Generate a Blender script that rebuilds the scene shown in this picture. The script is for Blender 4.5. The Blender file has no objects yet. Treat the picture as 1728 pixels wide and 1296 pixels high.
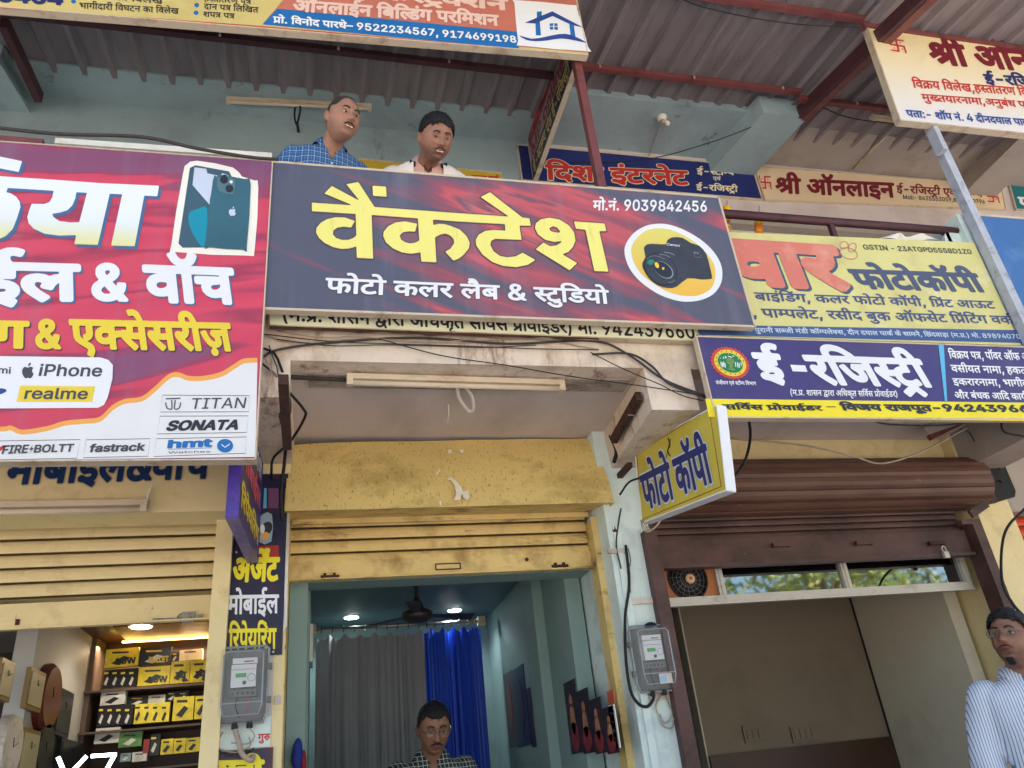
import bpy, bmesh, math, random
import numpy as np
from mathutils import Vector, Matrix, noise as mnoise
from mathutils.geometry import tessellate_polygon, delaunay_2d_cdt

SC = bpy.context.scene
COL = SC.collection
random.seed(7)
# ---------------------------------------------------------------- camera, world, sun, exposure
FPX = 1319.0
EYE = Vector((0.0, 0.0, 1.5))
def _orth():
    u = Vector((-286, -2552, 1319)).normalized()
    r = Vector((5336, 84, 1319)); r = (r - u * r.dot(u)).normalized()
    d = u.cross(r)
    return r, d, u
RR, DD, UU = _orth()            # facade right, into the facade, up (in camera axes x right, y down, z forward)
cam = bpy.data.cameras.new('camera')
cam.sensor_width = 36.0
cam.lens = 36.0 * FPX / 1728.0
cam.clip_start = 0.05
cam.clip_end = 400.0
cam_o = bpy.data.objects.new('camera', cam)
COL.objects.link(cam_o)
cx = Vector((RR[0], DD[0], UU[0])); cy = -Vector((RR[1], DD[1], UU[1])); cz = -Vector((RR[2], DD[2], UU[2]))
m = Matrix((cx, cy, cz)).transposed().to_4x4()
m.translation = EYE
cam_o.matrix_world = m
SC.camera = cam_o

SUN_EL, SUN_AZ = math.radians(58), math.radians(20)      # sun behind the building
world = bpy.data.worlds.new('World'); SC.world = world; world.use_nodes = True
wt = world.node_tree
sky = wt.nodes.new('ShaderNodeTexSky'); sky.sky_type = 'NISHITA'; sky.sun_disc = False
sky.sun_elevation = SUN_EL; sky.sun_rotation = SUN_AZ
sky.air_density = 1.0; sky.dust_density = 2.5; sky.ozone_density = 1.0
wt.nodes['Background'].inputs[1].default_value = 0.12
wt.links.new(sky.outputs[0], wt.nodes['Background'].inputs[0])
sun = bpy.data.lights.new('sun', 'SUN'); sun.energy = 4.5; sun.angle = math.radians(0.5); sun.color = (1, .95, .86)
sun_o = bpy.data.objects.new('sun', sun); COL.objects.link(sun_o)
sd = Vector((math.sin(SUN_AZ) * math.cos(SUN_EL), math.cos(SUN_AZ) * math.cos(SUN_EL), math.sin(SUN_EL)))
sun_o.rotation_euler = sd.to_track_quat('Z', 'Y').to_euler()
sun_o.location = sd * 30
SC.view_settings.view_transform = 'Standard'; SC.view_settings.look = 'None'
SC.view_settings.exposure = 1.8; SC.view_settings.gamma = 1.0
SC.view_settings.use_curve_mapping = False
SC.cycles.use_denoising = True
SC.cycles.max_bounces = 8
SC.cycles.diffuse_bounces = 5
SC.cycles.transparent_max_bounces = 8

# ---------------------------------------------------------------- measuring: photo pixel -> point on a real plane
def ray(px, py):
    c = Vector(((px - 864) / FPX, (py - 648) / FPX, 1.0))
    return Vector((c.dot(RR), c.dot(DD), c.dot(UU)))
def PY(px, py, Y):
    v = ray(px, py); return EYE + v * (Y / v.y)
def PX(px, py, X):
    v = ray(px, py); return EYE + v * (X / v.x)
def PZ(px, py, Z):
    v = ray(px, py); return EYE + v * ((Z - EYE.z) / v.z)

# ---------------------------------------------------------------- materials
def lin(r, g=None, b=None):
    if g is None: r, g, b = r
    f = lambda v: (v / 255.0 / 12.92) if v <= 10 else (((v / 255.0) + .055) / 1.055) ** 2.4
    return (f(r), f(g), f(b), 1.0)
MATS = {}
def _mx(nt, blend='MIX'):
    n = nt.nodes.new('ShaderNodeMix'); n.data_type = 'RGBA'; n.blend_type = blend
    return n
def mat(name, col, rough=.6, metal=0.0, var=.12, vs=3.0, dirt=None, damt=.5, ds=4.0, dlow=.52, dhigh=.68, stretch=(1, 1, 1),
        dirt2=None, d2s=12.0, d2=(.6, .66), d2stretch=(1, 1, 1), bump=0.0, bs=60.0, bstretch=(1, 1, 1), emis=0.0, spec=.4, coat=0.0):
    if name in MATS: return MATS[name]
    M_ = bpy.data.materials.new(name); M_.use_nodes = True; MATS[name] = M_
    nt = M_.node_tree; N = nt.nodes; Lk = nt.links
    bs_ = N['Principled BSDF']
    bs_.inputs['Roughness'].default_value = rough; bs_.inputs['Metallic'].default_value = metal
    bs_.inputs['Specular IOR Level'].default_value = spec
    bs_.inputs['Coat Weight'].default_value = coat
    geo = N.new('ShaderNodeNewGeometry')
    def nz(scale, st, detail=5.0, rgh=.6):
        mp = N.new('ShaderNodeMapping'); mp.inputs['Scale'].default_value = st
        Lk.new(geo.outputs['Position'], mp.inputs['Vector'])
        n = N.new('ShaderNodeTexNoise'); n.inputs['Scale'].default_value = scale
        n.inputs['Detail'].default_value = detail; n.inputs['Roughness'].default_value = rgh
        Lk.new(mp.outputs[0], n.inputs['Vector']); return n.outputs['Fac']
    def rmp(src, a, b, lo=0.0, hi=1.0):
        r = N.new('ShaderNodeMapRange'); r.inputs['From Min'].default_value = a; r.inputs['From Max'].default_value = b
        r.inputs['To Min'].default_value = lo; r.inputs['To Max'].default_value = hi
        Lk.new(src, r.inputs['Value']); return r.outputs[0]
    col = tuple(col) if len(col) == 4 else tuple(col) + (1,)
    cur = None
    if var:
        mx = _mx(nt); mx.inputs['A'].default_value = tuple(c * (1 - var) for c in col[:3]) + (1,)
        mx.inputs['B'].default_value = tuple(min(1, c * (1 + var)) for c in col[:3]) + (1,)
        Lk.new(rmp(nz(vs, stretch), .3, .7), mx.inputs['Factor']); cur = mx.outputs['Result']
    def over(color, fac):
        nonlocal cur
        mx = _mx(nt)
        if cur is None: mx.inputs['A'].default_value = col
        else: Lk.new(cur, mx.inputs['A'])
        mx.inputs['B'].default_value = tuple(color[:3]) + (1,)
        Lk.new(fac, mx.inputs['Factor']); cur = mx.outputs['Result']
    if dirt is not None: over(dirt, rmp(nz(ds, stretch, 8, .65), dlow, dhigh, 0, damt))
    if dirt2 is not None: over(dirt2, rmp(nz(d2s, d2stretch, 6, .7), d2[0], d2[1], 0, .9))
    if cur is None: bs_.inputs['Base Color'].default_value = col
    else: Lk.new(cur, bs_.inputs['Base Color'])
    if bump:
        b = N.new('ShaderNodeBump'); b.inputs['Strength'].default_value = bump; b.inputs['Distance'].default_value = .01
        Lk.new(nz(bs, bstretch, 4), b.inputs['Height']); Lk.new(b.outputs[0], bs_.inputs['Normal'])
    if emis:
        bs_.inputs['Emission Color'].default_value = col; bs_.inputs['Emission Strength'].default_value = emis
    M_['api'] = 1
    return M_

# ---------------------------------------------------------------- meshes and objects
def tag(o, label=None, cat=None, group=None, kind=None):
    if label: o['label'] = label
    if cat: o['category'] = cat
    if group: o['group'] = group
    if kind: o['kind'] = kind
    return o
def thing(name, loc, label, cat, group=None, kind=None):
    o = bpy.data.objects.new(name, None); COL.objects.link(o)
    o.location = loc; o.empty_display_size = .1
    o['wl'] = list(loc)
    return tag(o, label, cat, group, kind)
def wl(o): return Vector(o['wl']) if o is not None and 'wl' in o else Vector((0, 0, 0))
def mesh_obj(name, V, F, material, parent=None, smooth=False, origin=None, label=None):
    """V in world coordinates; the object's origin goes to `origin` (default: the middle of the mesh)"""
    V = [Vector(v) for v in V]
    if origin is None:
        origin = Vector((sum(v.x for v in V) / len(V), sum(v.y for v in V) / len(V), sum(v.z for v in V) / len(V)))
    origin = Vector(origin)
    me = bpy.data.meshes.new(name)
    me.from_pydata([tuple(v - origin) for v in V], [], F)
    for mm in (material if isinstance(material, (list, tuple)) else [material]): me.materials.append(mm)
    if smooth:
        for p in me.polygons: p.use_smooth = True
    me.update()
    o = bpy.data.objects.new(name, me); COL.objects.link(o)
    o.location = origin - wl(parent) if parent is not None else origin
    o['wl'] = list(origin)
    if parent is not None: o.parent = parent
    if label: o['label'] = label
    return o
def join(*gs):
    V = []; F = []
    for v, f in gs:
        n = len(V); V += [Vector(p) for p in v]; F += [tuple(i + n for i in q) for q in f]
    return V, F
def box(a, b):
    x0, y0, z0 = [min(a[i], b[i]) for i in range(3)]; x1, y1, z1 = [max(a[i], b[i]) for i in range(3)]
    V = [(x0, y0, z0), (x1, y0, z0), (x1, y1, z0), (x0, y1, z0), (x0, y0, z1), (x1, y0, z1), (x1, y1, z1), (x0, y1, z1)]
    return V, [(0, 3, 2, 1), (4, 5, 6, 7), (0, 1, 5, 4), (1, 2, 6, 5), (2, 3, 7, 6), (3, 0, 4, 7)]
def prism(pts, off):
    """polygon (list of points) extruded by vector off"""
    n = len(pts); off = Vector(off); P = [Vector(p) for p in pts]
    V = P + [p + off for p in P]
    F = [tuple(range(n - 1, -1, -1)), tuple(range(n, 2 * n))] + [(i, (i + 1) % n, n + (i + 1) % n, n + i) for i in range(n)]
    return V, F
def bar(a, b, w, h, up=(0, 0, 1)):
    a = Vector(a); b = Vector(b); d = (b - a).normalized(); up = Vector(up)
    s = d.cross(up); s = s.normalized() if s.length > 1e-4 else Vector((1, 0, 0)); t = s.cross(d)
    q = [a + s * (i * w / 2) + t * (j * h / 2) for i, j in ((-1, -1), (1, -1), (1, 1), (-1, 1))]
    return prism(q, b - a)
def crom(pts, k=5, closed=False):
    P = [Vector(p) for p in pts]; n = len(P); R = []
    rng = range(n if closed else n - 1)
    for i in rng:
        p1, p2 = P[i], P[(i + 1) % n]
        p0 = P[i - 1] if (closed or i > 0) else p1 * 2 - p2
        p3 = P[(i + 2) % n] if (closed or i + 2 < n) else p2 * 2 - p1
        for q in range(k):
            t = q / k
            R.append(.5 * ((2 * p1) + (p2 - p0) * t + (2 * p0 - 5 * p1 + 4 * p2 - p3) * t * t + (3 * p1 - p0 - 3 * p2 + p3) * t ** 3))
    if not closed: R.append(P[-1])
    return R
def tube(pts, r, seg=6, k=5, smooth=True, ends=True):
    P = crom(pts, k) if k > 1 else [Vector(p) for p in pts]
    rs = r if callable(r) else (lambda t: r)
    V = []; F = []; n = len(P); up = Vector((.13, .31, .94))
    prev = None
    for i, p in enumerate(P):
        d = (P[min(i + 1, n - 1)] - P[max(i - 1, 0)])
        d = d.normalized() if d.length > 1e-7 else Vector((0, 0, 1))
        if prev is None:
            s = d.cross(up); s = s.normalized() if s.length > 1e-3 else Vector((1, 0, 0))
        else:
            s = prev - d * prev.dot(d); s = s.normalized() if s.length > 1e-4 else prev
        prev = s; t = d.cross(s); R = rs(i / max(1, n - 1))
        for j in range(seg):
            a = 2 * math.pi * j / seg; V.append(p + s * (math.cos(a) * R) + t * (math.sin(a) * R))
    for i in range(n - 1):
        for j in range(seg):
            a = i * seg + j; b = i * seg + (j + 1) % seg; F.append((a, b, b + seg, a + seg))
    if ends: F.append(tuple(range(seg - 1, -1, -1))); F.append(tuple((n - 1) * seg + j for j in range(seg)))
    return V, F
def lathe(c, axis, prof, seg=16):
    """prof: list of (distance along axis, radius)"""
    c = Vector(c); a = Vector(axis).normalized(); s = a.cross(Vector((0, 0, 1)))
    s = s.normalized() if s.length > 1e-3 else Vector((1, 0, 0)); t = a.cross(s)
    V = []; F = []; n = len(prof)
    for d, r in prof:
        for j in range(seg):
            w = 2 * math.pi * j / seg; V.append(c + a * d + s * (math.cos(w) * r) + t * (math.sin(w) * r))
    for i in range(n - 1):
        for j in range(seg):
            F.append((i * seg + j, i * seg + (j + 1) % seg, (i + 1) * seg + (j + 1) % seg, (i + 1) * seg + j))
    F.append(tuple(range(seg - 1, -1, -1))); F.append(tuple((n - 1) * seg + j for j in range(seg)))
    return V, F
def ball(c, r, nu=12, nv=8, sc=(1, 1, 1)):
    V = []; F = []; c = Vector(c)
    for i in range(nv + 1):
        th = math.pi * i / nv
        for j in range(nu):
            ph = 2 * math.pi * j / nu
            V.append(c + Vector((math.sin(th) * math.cos(ph) * r * sc[0], math.sin(th) * math.sin(ph) * r * sc[1], math.cos(th) * r * sc[2])))
    for i in range(nv):
        for j in range(nu):
            F.append((i * nu + j, (i + 1) * nu + j, (i + 1) * nu + (j + 1) % nu, i * nu + (j + 1) % nu))
    return V, F
def sheet(pts, nu, nv, fn=None):
    """bilinear grid through 4 corner points (a b c d counter clockwise); fn(p,u,v) moves points"""
    a, b, c, d = [Vector(p) for p in pts]; V = []; F = []
    for j in range(nv + 1):
        for i in range(nu + 1):
            u, v = i / nu, j / nv
            p = a * (1 - u) * (1 - v) + b * u * (1 - v) + c * u * v + d * (1 - u) * v
            V.append(fn(p, u, v) if fn else p)
    for j in range(nv):
        for i in range(nu):
            q = j * (nu + 1) + i; F.append((q, q + 1, q + nu + 2, q + nu + 1))
    return V, F
# ---------------------------------------------------------------- lettering: outlines -> distance field -> weighted, unioned letter shapes
# letter outlines: one [advance, [outline, ...]] per letter shape, units of 1/1000 em
GLY = [
[703,[[209,629,267,607,291,586,320,533,329,492,332,321,533,321,533,551,402,551,402,622,717,622,717,551,614,551,614,0,533,0,533,250,332,250,328,185,318,166,283,151,243,164,188,216,167,258,167,295,196,318,253,321,252,468,242,520,232,538,206,560,169,568,145,565,118,540,114,521,120,496,138,478,169,466,218,460,210,389,143,401,90,426,57,464,46,520,56,571,84,606,126,625,174,632]]],
[259,[[170,0,89,0,89,551,0,551,0,622,273,622,273,551,170,551]]],
[563,[[208,234,196,193,160,178,134,183,106,199,60,250,46,280,44,329,54,345,73,356,127,359,127,551,0,551,0,622,578,622,578,551,474,551,474,0,393,0,393,551,208,551]]],
[259,[[-200,649,-218,714,-220,748,-210,807,-178,854,-128,886,-61,896,-6,889,39,868,76,831,127,734,163,622,273,622,273,551,170,551,170,0,89,0,89,551,0,551,0,622,87,622,49,736,28,776,-8,813,-57,825,-92,819,-118,800,-134,771,-139,733,-129,672,-105,615,-185,615]]],
[520,[[392,-24,342,73,245,71,162,92,124,112,92,140,68,176,51,219,50,313,79,377,139,426,183,443,295,456,295,551,0,551,0,622,534,622,534,551,376,551,376,385,275,383,201,369,153,338,129,292,126,262,136,214,166,174,216,149,312,141,306,176,311,206,327,226,349,236,373,240,411,234,438,216,455,190,461,162,457,134,446,112,410,86,480,-24,413,-58]]],
[409,[[341,-12,230,87,138,181,75,256,42,323,44,358,55,376,75,389,127,390,148,382,181,349,215,372,238,399,252,431,255,491,239,551,0,551,0,622,424,622,424,551,320,551,332,510,336,458,330,407,314,365,288,330,254,300,167,254,272,146,395,42]]],
[268,[]],
[259,[[0,551,0,622,80,622,55,695,53,724,68,794,111,849,179,884,266,896,334,891,399,877,460,853,516,820,636,709,704,615,620,615,558,690,493,749,425,791,355,816,283,824,221,817,174,794,144,760,134,714,136,686,165,622,273,622,273,551,170,551,170,0,89,0,89,551]]],
[556,[[467,551,467,0,387,0,387,165,324,132,282,122,182,123,137,139,99,164,70,198,52,238,46,286,60,362,104,418,170,452,255,464,342,457,354,454,349,381,259,391,204,384,162,364,136,331,127,287,135,243,158,212,193,194,235,188,283,194,324,210,359,234,387,260,387,551,0,551,0,622,571,622,571,551]]],
[591,[[502,551,502,0,421,0,421,166,352,132,259,118,189,128,134,158,98,206,86,266,88,294,109,344,128,366,92,389,65,420,48,457,42,497,52,551,0,551,0,622,605,622,605,551],[174,233,195,208,227,193,267,188,316,193,358,210,421,260,421,551,145,551,128,525,123,494,128,461,144,437,200,412,308,417,302,347,229,343,196,328,174,303,167,269]]],
[504,[[371,551,371,349,272,347,236,341,181,318,140,273,126,215,132,171,148,136,173,108,243,78,333,77,375,86,455,121,482,47,338,3,221,6,162,26,114,58,77,101,54,155,46,220,54,280,80,330,119,369,170,397,227,414,290,420,290,551,0,551,0,622,519,622,519,551]]],
[555,[[569,622,569,551,466,551,466,0,385,0,385,298,204,298,200,220,190,202,153,188,128,193,77,232,42,290,37,318,50,355,69,366,385,369,385,551,0,551,0,622]]],
[762,[[452,551,452,349,505,386,569,399,628,389,675,358,706,307,716,239,712,192,681,90,651,39,579,80,602,114,632,196,631,278,616,307,593,324,562,330,508,312,452,258,452,0,371,0,371,174,312,136,272,122,180,123,138,137,100,161,71,194,52,238,46,290,60,362,101,417,164,452,244,464,339,454,333,381,249,391,198,384,159,365,135,334,127,292,135,246,158,214,190,194,228,188,270,193,340,232,371,260,371,551,0,551,0,622,777,622,777,551]]],
[678,[[0,622,693,622,693,551,589,551,589,0,508,0,508,355,470,353,420,327,375,262,356,208,279,232,311,313,287,329,238,350,209,353,174,347,148,330,131,304,126,271,131,234,148,198,210,126,309,40,255,-12,106,129,73,176,52,224,45,275,51,323,70,362,97,390,131,410,204,426,284,412,354,370,419,412,508,426,508,551,0,551]]],
[0,[[-190,686,-210,740,-256,804,-283,818,-315,823,-385,809,-409,882,-318,896,-268,890,-224,870,-187,836,-154,784,-94,615,-169,615]]],
[818,[[729,0,648,0,648,45,572,16,530,9,417,13,348,31,282,60,203,115,163,150,85,239,49,296,40,338,55,376,75,389,127,390,148,382,181,350,199,372,210,398,217,458,214,508,201,551,0,551,0,622,833,622,833,551,729,551],[568,236,598,246,648,280,648,551,281,551,294,509,298,458,289,384,263,328,221,285,166,253,263,158,314,124,368,99,426,84,532,82,610,102,648,122,648,198,559,166,476,169,436,184,403,207,378,238,361,276,356,319,368,384,404,432,460,463,531,473,616,463,610,394,540,404,497,398,464,382,444,354,437,316,444,279,464,252,496,237]]],
[568,[[479,0,398,0,398,191,335,159,254,146,182,160,128,194,106,223,82,301,79,551,0,551,0,622,583,622,583,551,479,551],[160,551,161,332,167,282,180,252,220,223,263,217,302,222,370,256,398,280,398,551]]],
[552,[[80,132,326,281,254,358,220,374,153,378,55,343,27,417,137,453,217,453,283,427,314,402,382,326,382,551,0,551,0,622,566,622,566,551,463,551,463,0,382,0,382,234,127,65]]],
[570,[[481,0,400,0,400,328,200,322,150,299,132,274,126,237,135,189,163,142,191,111,271,40,217,-12,96,109,68,151,51,195,45,242,58,305,93,351,125,373,163,388,211,396,400,399,400,551,0,551,0,622,584,622,584,551,481,551]]],
[680,[[90,193,64,206,46,227,40,255,44,280,58,299,78,310,122,312,191,276,236,299,273,335,297,384,305,443,298,493,276,532,242,558,199,566,172,563,142,537,138,516,148,484,162,467,186,454,270,440,253,370,171,385,112,418,78,463,66,517,75,563,102,600,145,624,204,632,250,627,292,610,329,584,358,546,378,499,384,440,375,374,350,312,308,260,254,221,341,134,414,43,350,-1,258,118,179,194],[591,0,510,0,510,551,421,551,421,622,695,622,695,551,591,551]]],
[531,[[354,82,380,98,397,120,403,148,396,182,374,208,336,224,280,229,219,222,174,200,147,167,138,124,141,94,167,33,196,0,302,-89,248,-142,192,-96,108,-9,70,57,58,130,74,198,115,248,82,292,72,320,72,378,91,418,131,448,158,458,361,465,361,551,0,551,0,622,546,622,546,551,442,551,442,394,204,393,174,387,153,366,152,328,183,284,284,300,347,295,396,279,434,255,460,224,476,190,481,153,472,100,447,57,405,24,348,2,321,69]]],
[389,[[398,323,478,332,486,260,337,253,212,277,167,253,264,146,380,42,326,-12,220,87,133,181,73,256,41,323,44,358,55,376,75,389,127,390,148,382,181,350,199,372,210,398,217,458,201,551,0,551,0,622,403,622,403,551,281,551,297,486,296,419,277,356,262,333]]],
[0,[[-181,794,-151,826,-109,826,-79,794,-79,750,-109,718,-151,718,-181,750]]],
[723,[[634,0,553,0,553,551,420,551,418,282,401,222,361,176,331,160,251,146,170,161,114,205,99,231,81,303,79,551,0,551,0,622,737,622,737,551,634,551],[293,225,321,249,336,288,339,551,160,551,161,318,170,270,190,237,225,219]]],
[648,[[261,-2,205,21,158,58,123,106,100,165,93,231,98,284,115,341,161,430,361,728,461,728,218,373,209,373,258,425,308,444,398,440,451,419,495,386,528,342,548,287,555,224,548,160,525,104,490,56,443,21,387,-2,324,-10],[364,75,398,90,427,114,448,145,462,182,467,224,462,267,427,335,398,358,364,373,285,373,250,358,221,335,199,305,185,268,185,183,199,145,221,114,250,90,285,75,324,70]]],
[648,[[249,1,186,34,151,68,122,110,99,162,73,288,69,363,83,505,123,616,152,659,187,693,250,726,324,737,399,726,462,693,497,659,549,565,576,438,576,288,566,221,526,110,498,68,463,34,400,1,324,-10],[373,80,415,106,447,148,471,206,485,278,490,363,485,450,471,522,447,580,415,622,373,648,324,657,275,648,234,622,201,580,177,522,163,450,158,363,163,278,177,206,201,148,234,106,275,80,324,71]]],
[648,[[59,224,349,728,440,728,157,229,589,229,589,148,59,148],[402,170,402,454,490,454,490,0,402,0]]],
[1023,[[459,157,424,114,374,88,312,80,257,87,206,108,159,144,126,181,93,229,29,356,100,382,160,260,193,214,246,168,305,153,340,157,367,170,385,193,391,227,386,262,370,293,318,347,260,341,255,411,313,418,352,435,373,461,380,494,374,525,356,546,302,562,235,552,171,525,146,594,210,620,298,632,367,622,418,593,449,549,459,495,442,426,392,375,412,355,486,350,594,363,594,551,521,551,521,622,1038,622,1038,551,934,551,934,0,853,0,853,551,675,551,675,0,594,0,594,290,523,280,455,282,470,218],[1044,803,1019,756,986,722,927,690,856,680,788,691,730,724,696,760,642,863,713,887,741,826,772,783,811,758,859,749,909,758,944,786,968,830,987,889,1063,863]]],
[491,[[242,220,161,197,118,228,82,263,58,304,52,378,60,400,87,433,141,458,314,465,314,551,0,551,0,622,505,622,505,551,395,551,395,394,167,391,145,381,130,347,144,306,174,277,222,290,275,294,343,285,398,256,435,212,447,154,437,96,406,52,356,21,289,4,415,-40,382,-110,176,1,82,18,57,37,48,65,51,85,78,112,121,113,142,106,194,70,219,68,281,73,328,88,356,115,366,153,360,182,342,204,312,218],[274,651,247,726,243,762,254,821,288,862,337,888,398,896,457,890,504,872,482,806,426,826,370,821,344,804,328,779,326,714,336,682,375,615,293,615]]],
[571,[[482,551,482,0,401,0,401,165,336,132,293,122,188,123,140,139,101,164,71,198,52,238,46,286,61,362,106,418,176,452,265,464,356,457,369,454,363,385,293,394,230,392,365,224,401,256,401,551,0,551,0,622,585,622,585,551],[135,242,160,210,198,190,242,184,308,195,168,370,137,335,127,287]]],
[952,[[246,422,284,412,354,370,421,412,502,426,538,423,574,448,603,458,776,465,776,551,0,551,0,622,967,622,967,551,857,551,857,394,646,393,617,387,596,366,596,325,636,277,684,290,737,294,805,285,860,256,897,212,909,154,897,93,860,44,798,11,712,0,649,5,590,20,536,44,487,76,400,158,461,207,538,132,578,106,641,82,712,74,799,94,828,152,822,183,804,204,774,218,733,222,675,215,623,197,544,263,520,304,512,355,504,356,471,353,421,327,375,262,356,208,279,232,311,313,264,342,209,353,174,347,148,330,131,304,126,271,131,234,174,163,309,40,255,-12,106,129,73,176,52,224,45,275,51,323,70,362,97,390,167,422]]],
[598,[[509,0,428,0,428,250,207,250,203,185,192,166,159,151,119,164,80,196,50,237,39,278,52,308,71,318,126,321,126,551,0,551,0,622,612,622,612,551,509,551],[207,551,207,321,428,321,428,551]]],
[676,[[587,0,506,0,506,266,448,254,380,251,292,258,212,277,167,253,264,146,380,42,326,-12,220,87,73,256,46,305,40,340,55,376,75,389,127,390,148,382,181,350,199,372,210,398,217,458,201,551,0,551,0,622,691,622,691,551,587,551],[406,323,506,339,506,551,281,551,297,486,296,419,277,356,262,333]]],
[0,[[-209,651,-226,688,-240,762,-229,821,-196,862,-146,888,-85,896,-26,890,21,872,-1,806,-57,826,-113,821,-139,804,-155,779,-157,714,-108,615,-190,615]]],
[268,[[96,102,196,102,120,-175,53,-175]]],
[504,[[371,551,371,349,272,347,236,341,181,318,140,273,126,215,132,171,148,136,173,108,243,78,333,77,375,86,455,121,482,47,338,3,221,6,162,26,114,58,77,101,54,155,46,220,54,280,80,330,119,369,170,397,227,414,290,420,290,551,0,551,0,622,519,622,519,551],[279,-12,319,-12,465,-192,406,-230,289,-85,78,-230,31,-165]]],
[1226,[[636,193,610,206,592,227,586,255,601,297,508,287,452,253,452,0,371,0,371,174,312,136,272,122,226,118,180,123,138,137,100,161,71,194,52,238,46,290,60,362,101,417,164,452,244,464,339,454,333,381,249,391,198,384,159,365,135,334,127,292,135,246,158,214,190,194,228,188,270,193,306,209,371,260,371,551,0,551,0,622,562,622,562,551,452,551,452,334,531,366,616,368,616,307,668,312,737,276,782,299,819,335,843,384,851,443,844,493,822,532,788,558,745,566,718,563,699,552,684,516,686,500,708,467,767,444,816,440,799,370,717,385,658,418,624,463,612,517,621,563,648,600,691,624,750,632,796,627,838,610,875,584,904,546,924,499,930,440,921,374,896,312,854,260,800,221,887,134,960,43,896,-1,804,118,725,194],[1137,0,1056,0,1056,551,967,551,967,622,1241,622,1241,551,1137,551]]],
[568,[[214,153,166,168,128,194,106,223,82,301,79,551,0,551,0,622,583,622,583,551,479,551,479,0,398,0,398,193,92,-13,45,53],[160,551,161,332,167,282,180,252,220,223,262,217,300,222,370,256,398,280,398,551]]],
[259,[[170,0,89,0,89,551,0,551,0,622,273,622,273,551,170,551],[69,686,27,778,3,804,-24,818,-56,823,-126,809,-150,882,-59,896,-9,890,34,870,72,836,106,784,126,737,165,615,90,615]]],
[268,[[111,-2,75,34,70,60,75,85,111,121,162,121,183,106,197,85,202,60,197,34,183,13,162,-2]]],
[615,[[526,551,526,0,445,0,445,150,378,116,283,103,213,113,158,144,123,191,111,251,120,303,148,348,105,370,72,402,49,442,42,493,52,548,83,592,130,622,187,632,236,625,276,604,302,572,311,531,301,486,271,443,210,482,226,504,228,541,206,565,184,568,158,562,136,546,121,521,120,460,149,421,197,402,223,397,288,405,333,402,326,332,253,328,220,312,198,288,191,254,198,218,220,193,252,178,292,173,341,178,382,194,445,245,445,551,383,551,383,622,630,622,630,551]]],
[500,[[500,270,0,270,0,351,500,351]]],
[648,[[387,730,443,707,490,670,525,621,548,563,555,497,550,443,533,387,487,297,287,0,187,0,430,355,439,355,427,335,390,302,340,283,250,288,197,308,153,342,120,386,100,440,93,504,100,568,123,624,158,671,205,707,261,730,324,737],[285,653,250,638,221,614,199,583,181,504,186,461,199,424,221,393,250,370,285,355,324,350,363,355,398,369,427,392,449,423,463,460,463,545,449,583,427,614,398,638,364,653,324,658]]],
[648,[[255,-3,201,15,155,45,120,84,96,131,87,184,177,184,199,126,248,86,315,72,357,77,394,92,448,149,462,188,467,231,462,275,447,315,423,348,391,373,353,389,276,392,210,372,185,356,98,367,141,728,524,728,524,646,219,646,194,434,255,464,290,473,375,472,419,458,492,407,520,371,541,330,554,283,558,232,550,166,527,108,489,59,440,22,382,-2,315,-10]]],
[648,[[92,67,401,406,442,469,456,533,451,569,438,599,416,624,389,642,319,657,280,653,220,620,200,593,187,559,183,521,94,521,102,582,124,634,159,678,205,710,260,731,321,737,383,731,436,710,481,678,515,637,536,589,543,534,529,457,510,417,453,339,220,82,556,82,556,0,92,0]]],
[648,[[247,-4,189,13,139,41,100,79,73,127,61,184,156,184,164,150,181,122,205,100,272,75,353,76,391,87,423,106,448,132,463,165,464,243,450,278,426,308,392,332,345,347,226,352,226,426,410,646,97,646,97,728,532,728,532,660,303,396,303,411,377,410,440,392,491,360,529,316,553,263,561,205,552,146,528,94,490,51,440,18,379,-3,310,-10]]],
[648,[[462,640,462,646,89,646,89,728,559,728,559,641,236,0,139,0]]],
[648,[[110,78,560,78,560,0,110,0],[396,0,305,0,305,642,124,511,124,611,282,728,396,728]]],
[648,[[254,-3,194,16,143,47,106,88,82,138,74,193,79,238,93,279,115,315,144,344,178,366,216,378,169,403,132,441,108,489,101,544,108,597,129,643,164,682,208,712,262,731,324,737,384,731,438,712,483,682,517,643,539,597,546,544,539,489,515,441,478,403,432,378,469,366,503,344,555,279,569,238,574,193,566,138,542,88,504,47,453,16,393,-3,324,-10],[369,75,407,87,462,131,476,162,481,198,476,236,460,270,404,319,366,332,280,332,242,319,186,270,171,236,170,162,185,131,208,106,239,87,278,75],[360,418,392,429,439,473,457,537,440,601,420,624,361,654,286,654,254,642,207,601,195,571,190,537,207,473,254,429,324,414]]],
[771,[[460,349,514,386,578,399,637,389,684,358,715,307,725,239,710,141,660,39,588,80,611,114,641,196,640,278,625,307,601,324,570,330,516,312,460,257,460,0,379,0,379,193,323,160,288,150,210,150,147,177,104,228,82,302,79,551,0,551,0,622,786,622,786,551,460,551],[160,360,166,281,174,259,213,223,248,217,287,221,352,254,379,278,379,551,160,551]]],
[0,[[-205,650,-251,689,-295,702,-340,702,-402,682,-428,751,-354,772,-284,768,-246,752,-183,694,-222,774,-242,799,-263,815,-316,827,-386,813,-409,882,-318,896,-268,890,-224,870,-187,836,-133,737,-94,615,-179,615]]],
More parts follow.
